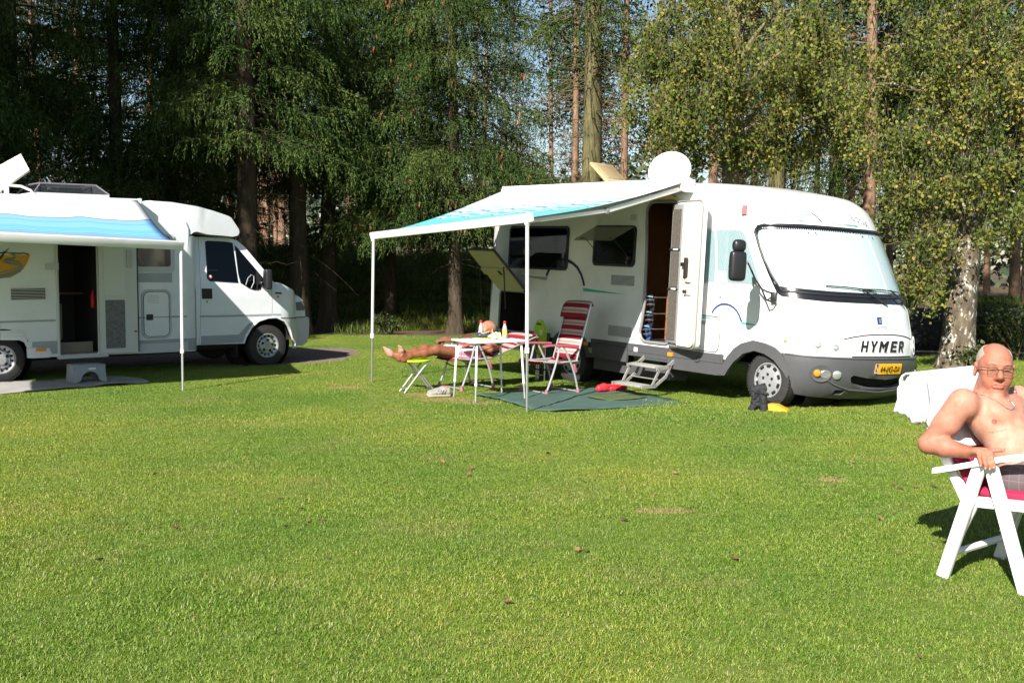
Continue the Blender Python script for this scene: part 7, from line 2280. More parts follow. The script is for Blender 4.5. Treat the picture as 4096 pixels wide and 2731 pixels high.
# ---- black netting fence
fn = thing('netting_fence', 'low black netting fence behind the old birch', 'fence')
FA, FB = Vector((6.9, 21.6, 0)), Vector((13.5, 20.2, 0))
net = glass_mat('black_netting', (.16, .16, .16), .0, .9)
nm_ = mat('black_net', (.02, .021, .022), .9, var=(2, .3))
V = []
for i in range(31):
    q = FA.lerp(FB, i / 30)
    V.append([(q.x, q.y + .02 * math.sin(i * 1.7), .03), (q.x, q.y + .03 * math.sin(i * 1.1), .45), (q.x, q.y + .02 * math.sin(i * 2.1), .86 + .012 * math.sin(i * 1.3))])
solidify(MB().sheet(V).build('netting', nm_, fn), .01)
for k in range(5):
    q = FA.lerp(FB, k / 4); MB().tube([(q.x, q.y + .05, 0), (q.x, q.y + .05, .95)], .025, 8).build('post', GREY_D, fn)
MB().tube([FA + Vector((0, -.04, .04)), FB + Vector((0, -.04, .04))], .022, 8).build('bottom_rail', mat('weathered_board', (.20, .18, .15), .8), fn)
# ---- fallen leaves on the lawn
LEAF = [mat('fallen_leaf_%d' % i, c, .7) for i, c in enumerate([(.15, .065, .030), (.20, .11, .05), (.09, .045, .028)])]
lv = []
for i in range(3):
    me = MB().add([(-.035, 0, .006), (-.015, .02, .016), (.015, .022, .012), (.04, 0, .02), (.015, -.022, .018), (-.015, -.02, .008), (0, 0, .004)], [(6, 0, 1), (6, 1, 2), (6, 2, 3), (6, 3, 4), (6, 4, 5), (6, 5, 0)]).mesh('fallen_leaf')
    me.materials.append(LEAF[i]); lv.append(me)
lp = [(1313, 2240), (2312, 2210), (1205, 2045), (1120, 2000), (1140, 2115), (900, 2020), (1235, 2092), (1285, 2085), (1790, 1868), (1885, 1880), (1940, 1861), (2192, 1822), (2340, 1936), (1978, 1766), (1887, 1778), (2900, 1788), (3410, 1856), (2345, 2212), (1875, 1905), (2620, 1985), (2500, 2090), (1540, 1935), (1600, 1960), (3675, 2640), (395, 2250), (1770, 1855), (700, 2120), (2940, 2245), (3520, 2085), (3600, 1960), (3575, 1945), (3660, 1955), (3735, 1955), (2030, 2420), (3050, 1770), (1560, 1790), (985, 1840), (2700, 1900), (3350, 1770), (620, 1905)]
rr2 = random.Random(12)
for k, (x, y) in enumerate(lp):
    o = bpy.data.objects.new('fallen_leaf', lv[k % 3]); COL.objects.link(o)
    q = G(x, y); o.location = (q.x, q.y, .014); o.rotation_euler = (rr2.uniform(-.4, .4), rr2.uniform(-.4, .4), rr2.uniform(0, 6.28)); s = rr2.uniform(.4, .8); o.scale = (s, s, s)
    props(o, 'dry brown leaf fallen on the lawn', 'leaf', 'fallen leaves on the lawn')
# ================================================================== PEOPLE
def skin_material():
    m = bpy.data.materials.new('skin'); m.use_nodes = True
    nt = m.node_tree; b = nt.nodes['Principled BSDF']
    b.inputs['Roughness'].default_value = .55
    b.inputs['Specular IOR Level'].default_value = .28
    b.inputs['Subsurface Weight'].default_value = .12
    b.inputs['Subsurface Radius'].default_value = (.010, .004, .002)
    b.inputs['Subsurface Scale'].default_value = .6
    at = node(nt, 'ShaderNodeAttribute', attribute_name='tint')
    r = ramp(nt, [(0, (.47, .285, .205)), (.35, (.43, .215, .150)), (.6, (.37, .150, .096)), (.8, (.19, .075, .036)), (.9, (.37, .125, .100)), (1, (.46, .22, .175))])
    nt.links.new(at.outputs['Fac'], r.inputs['Fac'])
    tc = node(nt, 'ShaderNodeTexCoord')
    n = node(nt, 'ShaderNodeTexNoise', in_Scale=22.0, in_Detail=6.0, in_Roughness=.6); nt.links.new(tc.outputs['Object'], n.inputs['Vector'])
    rr = ramp(nt, [(.3, (.84, .72, .68)), (.7, (1.06, 1.06, 1.06))]); nt.links.new(n.outputs['Fac'], rr.inputs['Fac'])
    mu = node(nt, 'ShaderNodeMix', data_type='RGBA', blend_type='MULTIPLY'); mu.inputs['Factor'].default_value = 1
    nt.links.new(r.outputs['Color'], mu.inputs[6]); nt.links.new(rr.outputs['Color'], mu.inputs[7])
    nt.links.new(mu.outputs[2], b.inputs['Base Color'])
    n2 = node(nt, 'ShaderNodeTexNoise', in_Scale=120.0, in_Detail=3.0); nt.links.new(tc.outputs['Object'], n2.inputs['Vector'])
    bp = node(nt, 'ShaderNodeBump', in_Strength=.35, in_Distance=.004); nt.links.new(n2.outputs['Fac'], bp.inputs['Height']); nt.links.new(bp.outputs['Normal'], b.inputs['Normal'])
    return m
SKIN = skin_material()
def paint(me, fn):
    """Per-vertex skin tone from position."""
    n = len(me.vertices); co = np.zeros(n * 3, dtype=np.float32); me.vertices.foreach_get('co', co)
    a = me.attributes.new('tint', 'FLOAT', 'POINT'); a.data.foreach_set('value', fn(co.reshape(-1, 3)).astype(np.float32))
def segd(P, a, b):
    a, b = np.array(a), np.array(b); ab = b - a
    t = np.clip(((P - a) @ ab) / (ab @ ab), 0, 1)
    return np.linalg.norm(P - a - t[:, None] * ab, axis=1)
class Head:
    def __init__(self, c, fwd, up, s):
        self.c = np.array(c, dtype=float); self.s = s
        f = np.array(fwd, dtype=float); f /= np.linalg.norm(f)
        u = np.array(up, dtype=float); u -= f * (u @ f); u /= np.linalg.norm(u)
        self.M = np.stack([np.cross(f, u), f, u], 1)      # columns: his right, forward, up
    def p(self, x, y, z): return self.c + self.M @ (np.array((x, y, z)) * self.s)
    def ell(self, sd, c, r, k=.012, op='add', rot=None):
        M = self.M if rot is None else self.M @ np.array(rot)
        sd.ell(self.p(*c), np.array(r) * self.s, M, k * self.s, op)
    def cap(self, sd, a, b, ra, rb=None, k=.010, op='add'):
        sd.cap(self.p(*a), self.p(*b), ra * self.s, (rb or ra) * self.s, k * self.s, op)
    def build(self, sd, chin=1.0):
        e, c = self.ell, self.cap
        e(sd, (0, -.014, .034), (.075, .097, .082)); e(sd, (0, .022, -.005), (.069, .074, .088), .03)
        e(sd, (0, .024, -.070), (.065, .060, .050), .03); e(sd, (0, .080, -.113), (.028, .020, .020), .022)
        e(sd, (0, .022, -.108), (.050 * chin, .050 * chin, .030), .02)
        for s in (-1, 1):
            e(sd, (s * .039, .060, -.038), (.026, .021, .030), .022)
            e(sd, (s * .046, .058, -.010), (.020, .018, .012), .02)
            c(sd, (s * .012, .090, .024), (s * .044, .078, .026), .0105, .008, .014)
            e(sd, (s * .032, .100, .004), (.019, .015, .0105), .008, 'sub')
            e(sd, (s * .031, .080, .003), (.0150, .0125, .0105), .004)
            c(sd, (s * .019, .0905, .0055), (s * .044, .083, .0045), .0035, .003, .003)
            c(sd, (s * .019, .0895, -.0045), (s * .043, .083, -.0045), .0032, .003, .003)
            e(sd, (s * .0135, .098, -.036), (.0095, .0125, .0085), .008)
            c(sd, (s * .022, .088, -.045), (s * .036, .074, -.080), .005, .004, .012)
            e(sd, (s * .082, -.012, -.008), (.009, .022, .036), .007, rot=[[.88, s * .47, 0], [-s * .47, .88, 0], [0, 0, 1]])
            e(sd, (s * .090, -.002, -.004), (.006, .010, .020), .004, 'sub')
        c(sd, (0, .088, .012), (0, .112, -.027), .009, .0150, .010)
        c(sd, (-.020, .0905, -.0640), (.020, .0905, -.0640), .0062, .0062, .007)
        c(sd, (-.018, .0905, -.0765), (.018, .0905, -.0765), .0072, .0072, .007)
        c(sd, (-.024, .094, -.0702), (.024, .094, -.0702), .0022, .0022, .003, 'sub')
    def lips(self, P):
        q = (P - self.c) @ self.M / self.s
        return (np.abs(q[:, 0]) < .022) & (q[:, 1] > .082) & (np.abs(q[:, 0]) / .024 + np.abs(q[:, 2] + .0705) / .017 < 1.0)
    def hair(self, parent, m, top=.070):
        s = self.s
        sd = SDF(self.c - .17 * s, self.c + .17 * s, .0035)
        self.ell(sd, (0, -.016, .034), (.0785, .0995, .0885), 0)
        sd.half(self.p(0, .046, 0), self.M @ np.array((0, 1, -.25)))
        self.ell(sd, (0, .035, .106), (.064, .102, .064), .01, 'sub')
        sd.half(self.p(0, -.02, -.040), self.M @ np.array((0, .55, -1)))
        me = sd.mesh('hair', 1)
        return link_mesh('hair', me, m, parent)
HAIR = mat('short_grey_hair', (.46, .38, .33), .8, var=(150, .35, (.30, .22, .17)), bump=(260, .9, .004))
def finger(sd, pts, r, k=.006):
    for i in range(len(pts) - 1):
        q = i / (len(pts) - 1); q2 = (i + 1) / (len(pts) - 1)
        sd.cap(pts[i], pts[i + 1], r * (1 - .22 * q), r * (1 - .22 * q2), k)
def nails(parent, tips):
    mb = mat('nail', (.42, .22, .17), .35)
    for (p, d) in tips:
        q = Vector(d).to_track_quat('Z', 'Y')
        o = MB().lathe([(.0008, 0), (.0052, .0006), (.0052, .0014), (.0008, .002)], n=10).build('nail', mb, parent)
        o.location = p; o.rotation_euler = q.to_euler(); o.scale = (1, 1.3, 1)
# ------------------------------------------------------------------ the white recliner on the right
WC = Frame((2.42, 5.85), math.atan2(-.77, .64))
WP = mat('white_garden_plastic', (.80, .80, .785), .32, coat=.1, var=(9, .04))
MAROON = mat('maroon_cushion', (.33, .012, .055), .8, bump=(14, .5, .015))
wc = thing('garden_chair', 'white plastic folding garden recliner with maroon cushion at the right edge', 'chair', WC.o, (0, 0, WC.yaw))
BTOP = Vector((-.425, 0, .985)); BBOT = Vector((-.10, 0, .435))
for c in (-.005, .60):
    fr = part_empty('side_frame', wc)
    MB().bar((-.005, c, .655), (-.205, c, .0), .036, .068, (1, 0, .3), .008).build('leg', WP, fr)
    MB().bar((.035, c, .655), (.245, c, .0), .036, .068, (1, 0, -.3), .008).build('leg', WP, fr)
    pts = curve([(-.265, c, .563), (-.16, c, .592), (0, c, .640), (.15, c, .682), (.34, c, .722)], 5)
    V, F = [], []
    for i, p in enumerate(pts):
        w_ = .030 + .004 * math.sin(i / len(pts) * 3.1)
        for dy, dz in ((-w_, -.014), (w_, -.014), (w_, .010), (w_ * .8, .016), (-w_ * .8, .016), (-w_, .010)): V.append((p.x, p.y + dy, p.z + dz))
    n = 6
    F = [(i * n + j, i * n + (j + 1) % n, (i + 1) * n + (j + 1) % n, (i + 1) * n + j) for i in range(len(pts) - 1) for j in range(n)] + [tuple(range(n)), tuple((len(pts) - 1) * n + j for j in range(n))]
    MB().add(V, F).build('armrest', WP, fr)
    ci = c + (.042 if c < .3 else -.042)
    MB().bar((-.13, ci, .418), (.47, ci, .455), .034, .058, (0, 0, 1), .010).build('seat_rail', WP, fr)
    MB().bar(BBOT + Vector((0, ci, -.03)), BTOP + Vector((0, ci, 0)), .034, .052, (1, 0, .6), .010).build('back_rail', WP, fr)
    MB().bar((-.17, ci, .16), (-.05, ci, .43), .03, .04, (1, 0, .3), .006).build('prop_bar', WP, fr)
for a in (-.163, .205):
    MB().tube(curve([(a, .0, .135), (a - .02, .15, .125), (a - .02, .45, .125), (a, .60, .135)], 5), .020, 8).build('stretcher', WP, wc)
for k in range(5):
    q = .12 + .19 * k; p = BBOT.lerp(BTOP, q)
    MB().bar(p + Vector((0, .05, 0)), p + Vector((0, .545, 0)), .07, .018, (.86, 0, .5), .005).build('back_slat', WP, wc)
for k in range(4):
    MB().bar((-.02 + .14 * k, .05, .43 + .008 * k), (-.02 + .14 * k, .545, .43 + .008 * k), .085, .016, (0, 0, 1), .005).build('seat_slat', WP, wc)
def slab(name, path, y0, y1, th, m, parent):
    """Soft cushion following a path in the (x,z) plane."""
    n = len(path); V, F = [], []
    cs = [(y0, .0), (y0 + .012, .42), (y0 + .05, .5), ((y0 + y1) / 2, .54), (y1 - .05, .5), (y1 - .012, .42), (y1, 0), (y1 - .012, -.42), (y1 - .05, -.5), ((y0 + y1) / 2, -.5), (y0 + .05, -.5), (y0 + .012, -.42)]
    for i, (x, z) in enumerate(path):
        t = Vector((path[min(i + 1, n - 1)][0] - path[max(i - 1, 0)][0], 0, path[min(i + 1, n - 1)][1] - path[max(i - 1, 0)][1])).normalized()
        nn = Vector((-t.z, 0, t.x))
        e = th * (.45 if i in (0, n - 1) else 1) * (1 + .10 * math.sin(i * 1.9))
        for y, q in cs: V.append((x + nn.x * q * e, y, z + nn.z * q * e))
    k = len(cs)
    F = [(i * k + j, i * k + (j + 1) % k, (i + 1) * k + (j + 1) % k, (i + 1) * k + j) for i in range(n - 1) for j in range(k)] + [tuple(range(k)), tuple((n - 1) * k + j for j in range(k))]
    o = MB().add(V, F).build(name, m, parent, smooth=60)
    sb = o.modifiers.new('soft', 'SUBSURF'); sb.levels = 1; sb.render_levels = 1
    return o
bd = (BTOP - BBOT).normalized(); bn = Vector((bd.z, 0, -bd.x))
slab('back_cushion', [((BBOT + bd * q + bn * .035).x, (BBOT + bd * q + bn * .035).z) for q in np.linspace(.02, .70, 12)], .035, .56, .055, MAROON, wc)
slab('seat_cushion', [(-.10 + q, .470 + .03 * q) for q in np.linspace(0, .56, 10)], .035, .56, .055, MAROON, wc)
# ---- white towel over the back rest
def towel():
    t = thing('towel', 'white towel draped over the back of the garden recliner', 'towel', WC.o, (0, 0, WC.yaw))
    r = np.random.default_rng(3)
    nu, nv = 46, 34
    Pp = []
    for i in range(nu):
        u = i / (nu - 1)
        row = []
        for j in range(nv):
            v = j / (nv - 1)
            c = -.040 + .67 * v
            L = .42
            q = (u - .5) * 2                                    # -1 front hem, 0 top edge, +1 rear hem
            fold = .010 * math.sin(v * 21 + u * 4) + .006 * math.sin(v * 43 + 2)
            if q < -.12:
                d_ = (-q - .12) / .88 * L
                p = BTOP - bd * (d_ - .03) + bn * (.068 + .3 * fold)
                cc = c
            elif q < .12:
                a = (q + .12) / .24 * math.pi
                p = BTOP + bd * .03 + bd * (.045 * math.sin(a)) + bn * (.028 + .05 * math.cos(a))
                cc = c
            else:
                d_ = (q - .12) / .88 * .10
                p = BTOP + bd * .03 - bn * (.028 + .05 * d_ + fold * (1 + 3 * d_)) + Vector((-.10 * d_, 0, -d_))
                cc = c
                k = max(0, 1 - v * 3.2)
                cc -= .12 * d_ * k; p = p + Vector((.10 * d_ * k, 0, .10 * d_ * k * math.sin(u * 9)))
            if v < .10 and q < -.12:
                p = p - bn * (.06 * (1 - v / .10)); cc += .02 * (1 - v / .10)
            row.append((p.x, cc, p.z))
        Pp.append(row)
    o = MB().sheet(Pp).build('towel_cloth', mat('white_cotton', (.70, .70, .71), .95, bump=(22, .5, .012)), t, smooth=70)
    solidify(o, .008)
    # bunched corner hanging out at the side
    rows = []
    top_ = [Vector(WC.loc(x, y, c)) for x, y, c in ((3630, 1512, -.055), (3648, 1492, -.055), (3700, 1490, -.05))]
    bot_ = curve([WC.loc(x, y, c) for x, y, c in ((3584, 1642, -.10), (3612, 1662, -.09), (3640, 1680, -.05), (3668, 1693, -.03), (3694, 1690, -.01), (3722, 1668, .01))], 5)
    for i in range(18):
        q = i / 17
        row = []
        for j in range(len(bot_)):
            s = j / (len(bot_) - 1)
            s_ = s + .07 * math.sin(6.1 * s + 1.1 * q)
            a = top_[0].lerp(top_[1], min(1, s * 2)) if s < .5 else top_[1].lerp(top_[2], s * 2 - 1)
            p = a.lerp(bot_[j], q)
            pl = math.sin(s_ * 15.5 + .6 * q) * .034 * q ** .7 + .014 * math.sin(s_ * 29 + 2 - q) * q
            row.append(p + Vector((.35 * pl, -pl, .02 * math.sin(q * 3.1) - .006 * q * math.sin(s * 22))))
        rows.append(row)
    o = MB().sheet(rows).build('towel_corner', mat('white_cotton', (1, 1, 1)), t, smooth=70)
    solidify(o, .008)
towel()
# ---- the man in it
def man_right():
    t = thing('person', 'bare-chested man with glasses and silver chain sitting in the white recliner, hand on its arm', 'person', WC.o, (0, 0, WC.yaw))
    sd = SDF((-.50, -.13, .02), (.72, .72, 1.30), .0052)
    S = 1.0
    hip, mid, chest, neck = np.array((.09, .285, .545)), np.array((.02, .285, .68)), np.array((-.085, .285, .838)), np.array((-.140, .275, .935))
    ax = (chest - hip) / np.linalg.norm(chest - hip); fwd = np.array((ax[2], 0, -ax[0])); M = np.stack([np.array((0, 1, 0)), fwd, ax], 1)
    sd.ell(hip, (.185, .125, .13), M, .05)
    sd.ell(mid + fwd * .015, (.180, .138, .16), M, .06)
    sd.ell(chest, (.192, .128, .155), M, .06)
    sd.ell(chest + ax * .06 - fwd * .02, (.205, .085, .070), M, .05)
    for s in (-1, 1):
        sd.ell(chest + np.array((0, s * .085, 0)) + fwd * .082 + ax * .01, (.088, .045, .068), M, .035)
    Rs, Ls = np.array((-.150, .055, .925)), np.array((-.085, .520, .915))
    for q in (Rs, Ls):
        sd.cap(neck - ax * .035, q, .052, .060, .04); sd.ell(q, (.064, .063, .070), None, .04)
    Re, Rw = np.array(WC.loc(3712, 1775, -.035)), np.array(WC.loc(3868, 1806, -.020))
    sd.cap(Rs, (Rs + Re) / 2, .066, .061, .04).cap((Rs + Re) / 2, Re, .061, .047, .03)
    sd.ell(Rs * .62 + Re * .38 + fwd * .012, (.050, .050, .080), None, .04)
    sd.cap(Re, Re * .55 + Rw * .45, .050, .050, .02).cap(Re * .55 + Rw * .45, Rw, .050, .034, .02)
    Le, Lw = np.array((-.16, .62, .70)), np.array((.08, .615, .70))
    sd.cap(Ls, Le, .062, .046, .04).cap(Le, Lw, .047, .032, .02)
    # neck and head
    hc = np.array(WC.loc(3978, 1474, .275))
    Hd = Head(hc, (.66, -.745, -.01), (.0, .085, 1), 1.15)
    sd.cap(neck + np.array((-.02, 0, -.02)), hc + np.array((-.035, .03, -.05)), .066, .062, .03)
    Hd.build(sd, 1.12)
    # right hand laid over the arm rest
    dv = (np.array((.10, -.005, .012)))
    pal = Rw + np.array((.060, .004, .006))
    sd.cap(Rw, pal, .030, .034, .02, flat=((0, .25, 1), .62)).cap(pal, pal + np.array((.035, .0, .006)), .036, .038, .018, flat=((0, .25, 1), .55))
    tips = []
    for k, (da, dc, dz, r, L) in enumerate(((.018, -.034, -.004, .0098, .80), (.040, -.034, .000, .0102, 1.0), (.060, -.030, .003, .0102, 1.05), (.078, -.022, .006, .0100, .98))):
        b0 = pal + np.array((da * .55 - .005, -.006 + dc * .25, .004 + dz))
        b1 = pal + np.array((da, dc, dz + .004))
        b2 = b1 + np.array((.016, -.018, -.022)) * L
        b3 = b2 + np.array((.011, -.003, -.028)) * L
        b4 = b3 + np.array((.004, .003, -.020)) * L
        finger(sd, [b0, b1, b2, b3, b4], r + .0012, .007); tips.append((b4 + np.array((.0, -.008, -.002)), (0.1, -1, .1)))
    th = [pal + np.array((.0, .022, .0)), pal + np.array((.045, .034, .010)), pal + np.array((.085, .034, .016)), pal + np.array((.118, .030, .020))]
    finger(sd, th, .0128, .010); tips.append((th[-1] + np.array((.004, -.003, .010)), (.1, -.3, 1)))
    # left hand
    lp_ = Lw + np.array((.05, 0, .004)); sd.cap(Lw, lp_, .03, .036, .02, flat=((0, 0, 1), .6))
    for k in range(4):
        b = lp_ + np.array((.03, -.03 + .02 * k, .004)); finger(sd, [b, b + np.array((.035, 0, .004)), b + np.array((.058, 0, -.014)), b + np.array((.066, 0, -.034))], .0105)
    finger(sd, [lp_ + np.array((0, -.02, 0)), lp_ + np.array((.04, -.045, .004)), lp_ + np.array((.065, -.05, .0))], .012)
    # legs and feet
    for c in (.185, .385):
        knee, ank = np.array((.53, c - .01 * (c < .28), .55)), np.array((.66, c, .09))
        sd.cap((.10, c, .555), knee, .095, .066, .05).cap(knee, knee * .5 + ank * .5 + np.array((-.015, 0, 0)), .062, .058, .03).cap(knee * .5 + ank * .5, ank, .055, .036, .03)
        sd.cap(ank + np.array((-.02, 0, -.045)), ank + np.array((.06, 0, -.052)), .032, .03, .02) if False else None
    for q in (1,):
        pass
    me = sd.mesh('body', 2)
    bvh = BVHTree.FromPolygons([v.co.copy() for v in me.vertices], [tuple(p_.vertices) for p_ in me.polygons])
    cl = WC.Mi @ CAMP
    hit = lambda x, y: bvh.ray_cast(cl, (WC.Mi.to_3x3() @ ray(x, y)).normalized())[0]
    np_r = hit(3977, 1686)
    cre = [[hit(x, y) for x, y in ln] for ln in (((3935, 1727), (3970, 1728), (4005, 1722), (4030, 1714)), ((3865, 1775), (3920, 1780), (3990, 1782)), ((3862, 1690), (3872, 1670), (3880, 1655)))]
    arm = [(Rs, Re), (Re, Rw), (Rw, pal + np.array((.08, 0, -.03)))]
    def tone(P):
        v = np.full(len(P), .16)
        v += .34 * np.exp(-(segd(P, chest + ax * .06, chest + ax * .16) / .13) ** 2)
        d = np.min([segd(P, a, b) for a, b in arm], 0)
        v = np.maximum(v, .50 * np.clip(1 - (d - .06) / .05, 0, 1))
        dw = segd(P, Re, pal); v = np.maximum(v, .70 * np.clip(1.5 - dw / .06, 0, 1))
        hd = np.linalg.norm((P - Hd.c) / np.array((1, 1, 1)), axis=1)
        v = np.maximum(v, .56 * np.clip(1.9 - hd / .14, 0, 1))
        q = (P - Hd.c) @ Hd.M / Hd.s
        v = np.where((hd < .16) & (q[:, 2] < .03) & (q[:, 1] > .06), .62, v)
        v = np.where(Hd.lips(P), .9, v)
        nip = np.linalg.norm(P - np.array(np_r), axis=1)
        v = np.where(nip < .013, .9, v)
        v = np.where(P[:, 0] > .3, .6, v)
        for ln in cre:  # skin fold shade drawn as darker lines in the tint
            ln = [q_ for q_ in ln if q_ is not None]
            for a_, b_ in zip(ln[:-1], ln[1:]): v = np.where(segd(P, a_, b_) < .0035, np.minimum(v + .30, .72), v)
        return v
    paint(me, tone)
    link_mesh('body', me, SKIN, t)
    Hd.hair(t, HAIR)
    nails(t, tips)
    # glasses
    gm = mat('dark_spectacle_metal', (.10, .08, .07), .35, metal=.6)
    g = part_empty('glasses', t)
    for s in (-1, 1):
        q = [Hd.p(s * .033 + x, .112 - abs(s * .033 + x) * .22, z) for x, z in rrect(-.023, .023, -.019, .010, .008, 4)]
        MB().tube(q, .0012, 5, closed=True).build('rim', gm, g)
        MB().tube([Hd.p(s * .056, .100, .010), Hd.p(s * .074, .088, .010), Hd.p(s * .082, .03, .006), Hd.p(s * .084, -.012, .004)], .0022, 5).build('temple', gm, g)
        MB().add([tuple(v) for v in q], [tuple(range(len(q)))]).build('lens', PANE, g, smooth=0)
        MB().tube([Hd.p(s * .058 + x, .1125 - abs(s * .058 + x) * .22, .010) for x in (-.046 * s, 0)], .0022, 5).build('brow_bar', gm, g)
        for e_ in (0, 1): pass
    MB().tube([Hd.p(-.011, .110, .004), Hd.p(0, .1135, .007), Hd.p(.011, .110, .004)], .0020, 5).build('bridge', gm, g)
    # eyebrows and eyes
    for s in (-1, 1):
        MB().tube([Hd.p(s * .016, .1005, .027), Hd.p(s * .03, .0975, .0305), Hd.p(s * .047, .086, .027)], [.003, .0036, .002], 5).build('eyebrow', mat('grey_brown_brow', (.30, .21, .15), .8), t)
        MB().tube([Hd.p(s * .022, .0925, .0005), Hd.p(s * .031, .0938, .0008), Hd.p(s * .041, .089, .0)], [.0018, .0030, .0018], 6).build('eye', mat('eye_dark', (.05, .04, .04), .15), t)
    # chain
    pts = []
    ctl = curve([Vector((x, y, 0)) for x, y in ((3893, 1566), (3915, 1578), (3945, 1584), (3975, 1600), (4002, 1617), (4028, 1634), (4046, 1638), (4056, 1628), (4046, 1610), (4032, 1600))], 7)
    for c_ in ctl:
        h_ = bvh.ray_cast(cl, (WC.Mi.to_3x3() @ ray(c_.x, c_.y)).normalized())
        if h_[0] is not None and (not pts or (h_[0] - pts[-1]).length < .06): pts.append(h_[0] + h_[1] * .003)
    MB().tube(pts, [.0024 if i % 2 else .0015 for i in range(len(pts))], 6).build('chain', mat('silver_chain', (.72, .70, .66), .25, metal=.9), t)
    # shorts
    sd = SDF((-.22, .02, .40), (.50, .58, .78), .006)
    sd.ell(hip - ax * .03, (.198, .142, .115), M, .04)
    for c in (.185, .385): sd.cap((.08, c, .56), (.40, c, .565), .112, .100, .04, flat=((0, 0, 1), .9))
    cutp = hip + ax * .085
    sd.half(cutp, ax); sd.half((.41, 0, .55), (1, 0, .1))
    sm = bpy.data.materials.new('checked_shorts'); sm.use_nodes = True
    nt = sm.node_tree; b = nt.nodes['Principled BSDF']; b.inputs['Roughness'].default_value = .9
    tc = node(nt, 'ShaderNodeTexCoord'); sp = node(nt, 'ShaderNodeSeparateXYZ'); nt.links.new(tc.outputs['Object'], sp.inputs[0])
    acc = None
    for axn in ('X', 'Z', 'Y'):
        k = node(nt, 'ShaderNodeMath', operation='DIVIDE'); nt.links.new(sp.outputs[axn], k.inputs[0]); k.inputs[1].default_value = .05
        f_ = node(nt, 'ShaderNodeMath', operation='FRACT'); nt.links.new(k.outputs[0], f_.inputs[0])
        l_ = node(nt, 'ShaderNodeMath', operation='LESS_THAN'); nt.links.new(f_.outputs[0], l_.inputs[0]); l_.inputs[1].default_value = .05
        if acc is None: acc = l_.outputs[0]
        else:
            mx = node(nt, 'ShaderNodeMath', operation='MAXIMUM'); nt.links.new(acc, mx.inputs[0]); nt.links.new(l_.outputs[0], mx.inputs[1]); acc = mx.outputs[0]
    mc = node(nt, 'ShaderNodeMix', data_type='RGBA'); mc.inputs[6].default_value = (.115, .088, .095, 1); mc.inputs[7].default_value = (.19, .165, .165, 1)
    nt.links.new(acc, mc.inputs['Factor']); nt.links.new(mc.outputs[2], b.inputs['Base Color'])
    link_mesh('shorts', sd.mesh('shorts', 2), sm, t)
man_right()
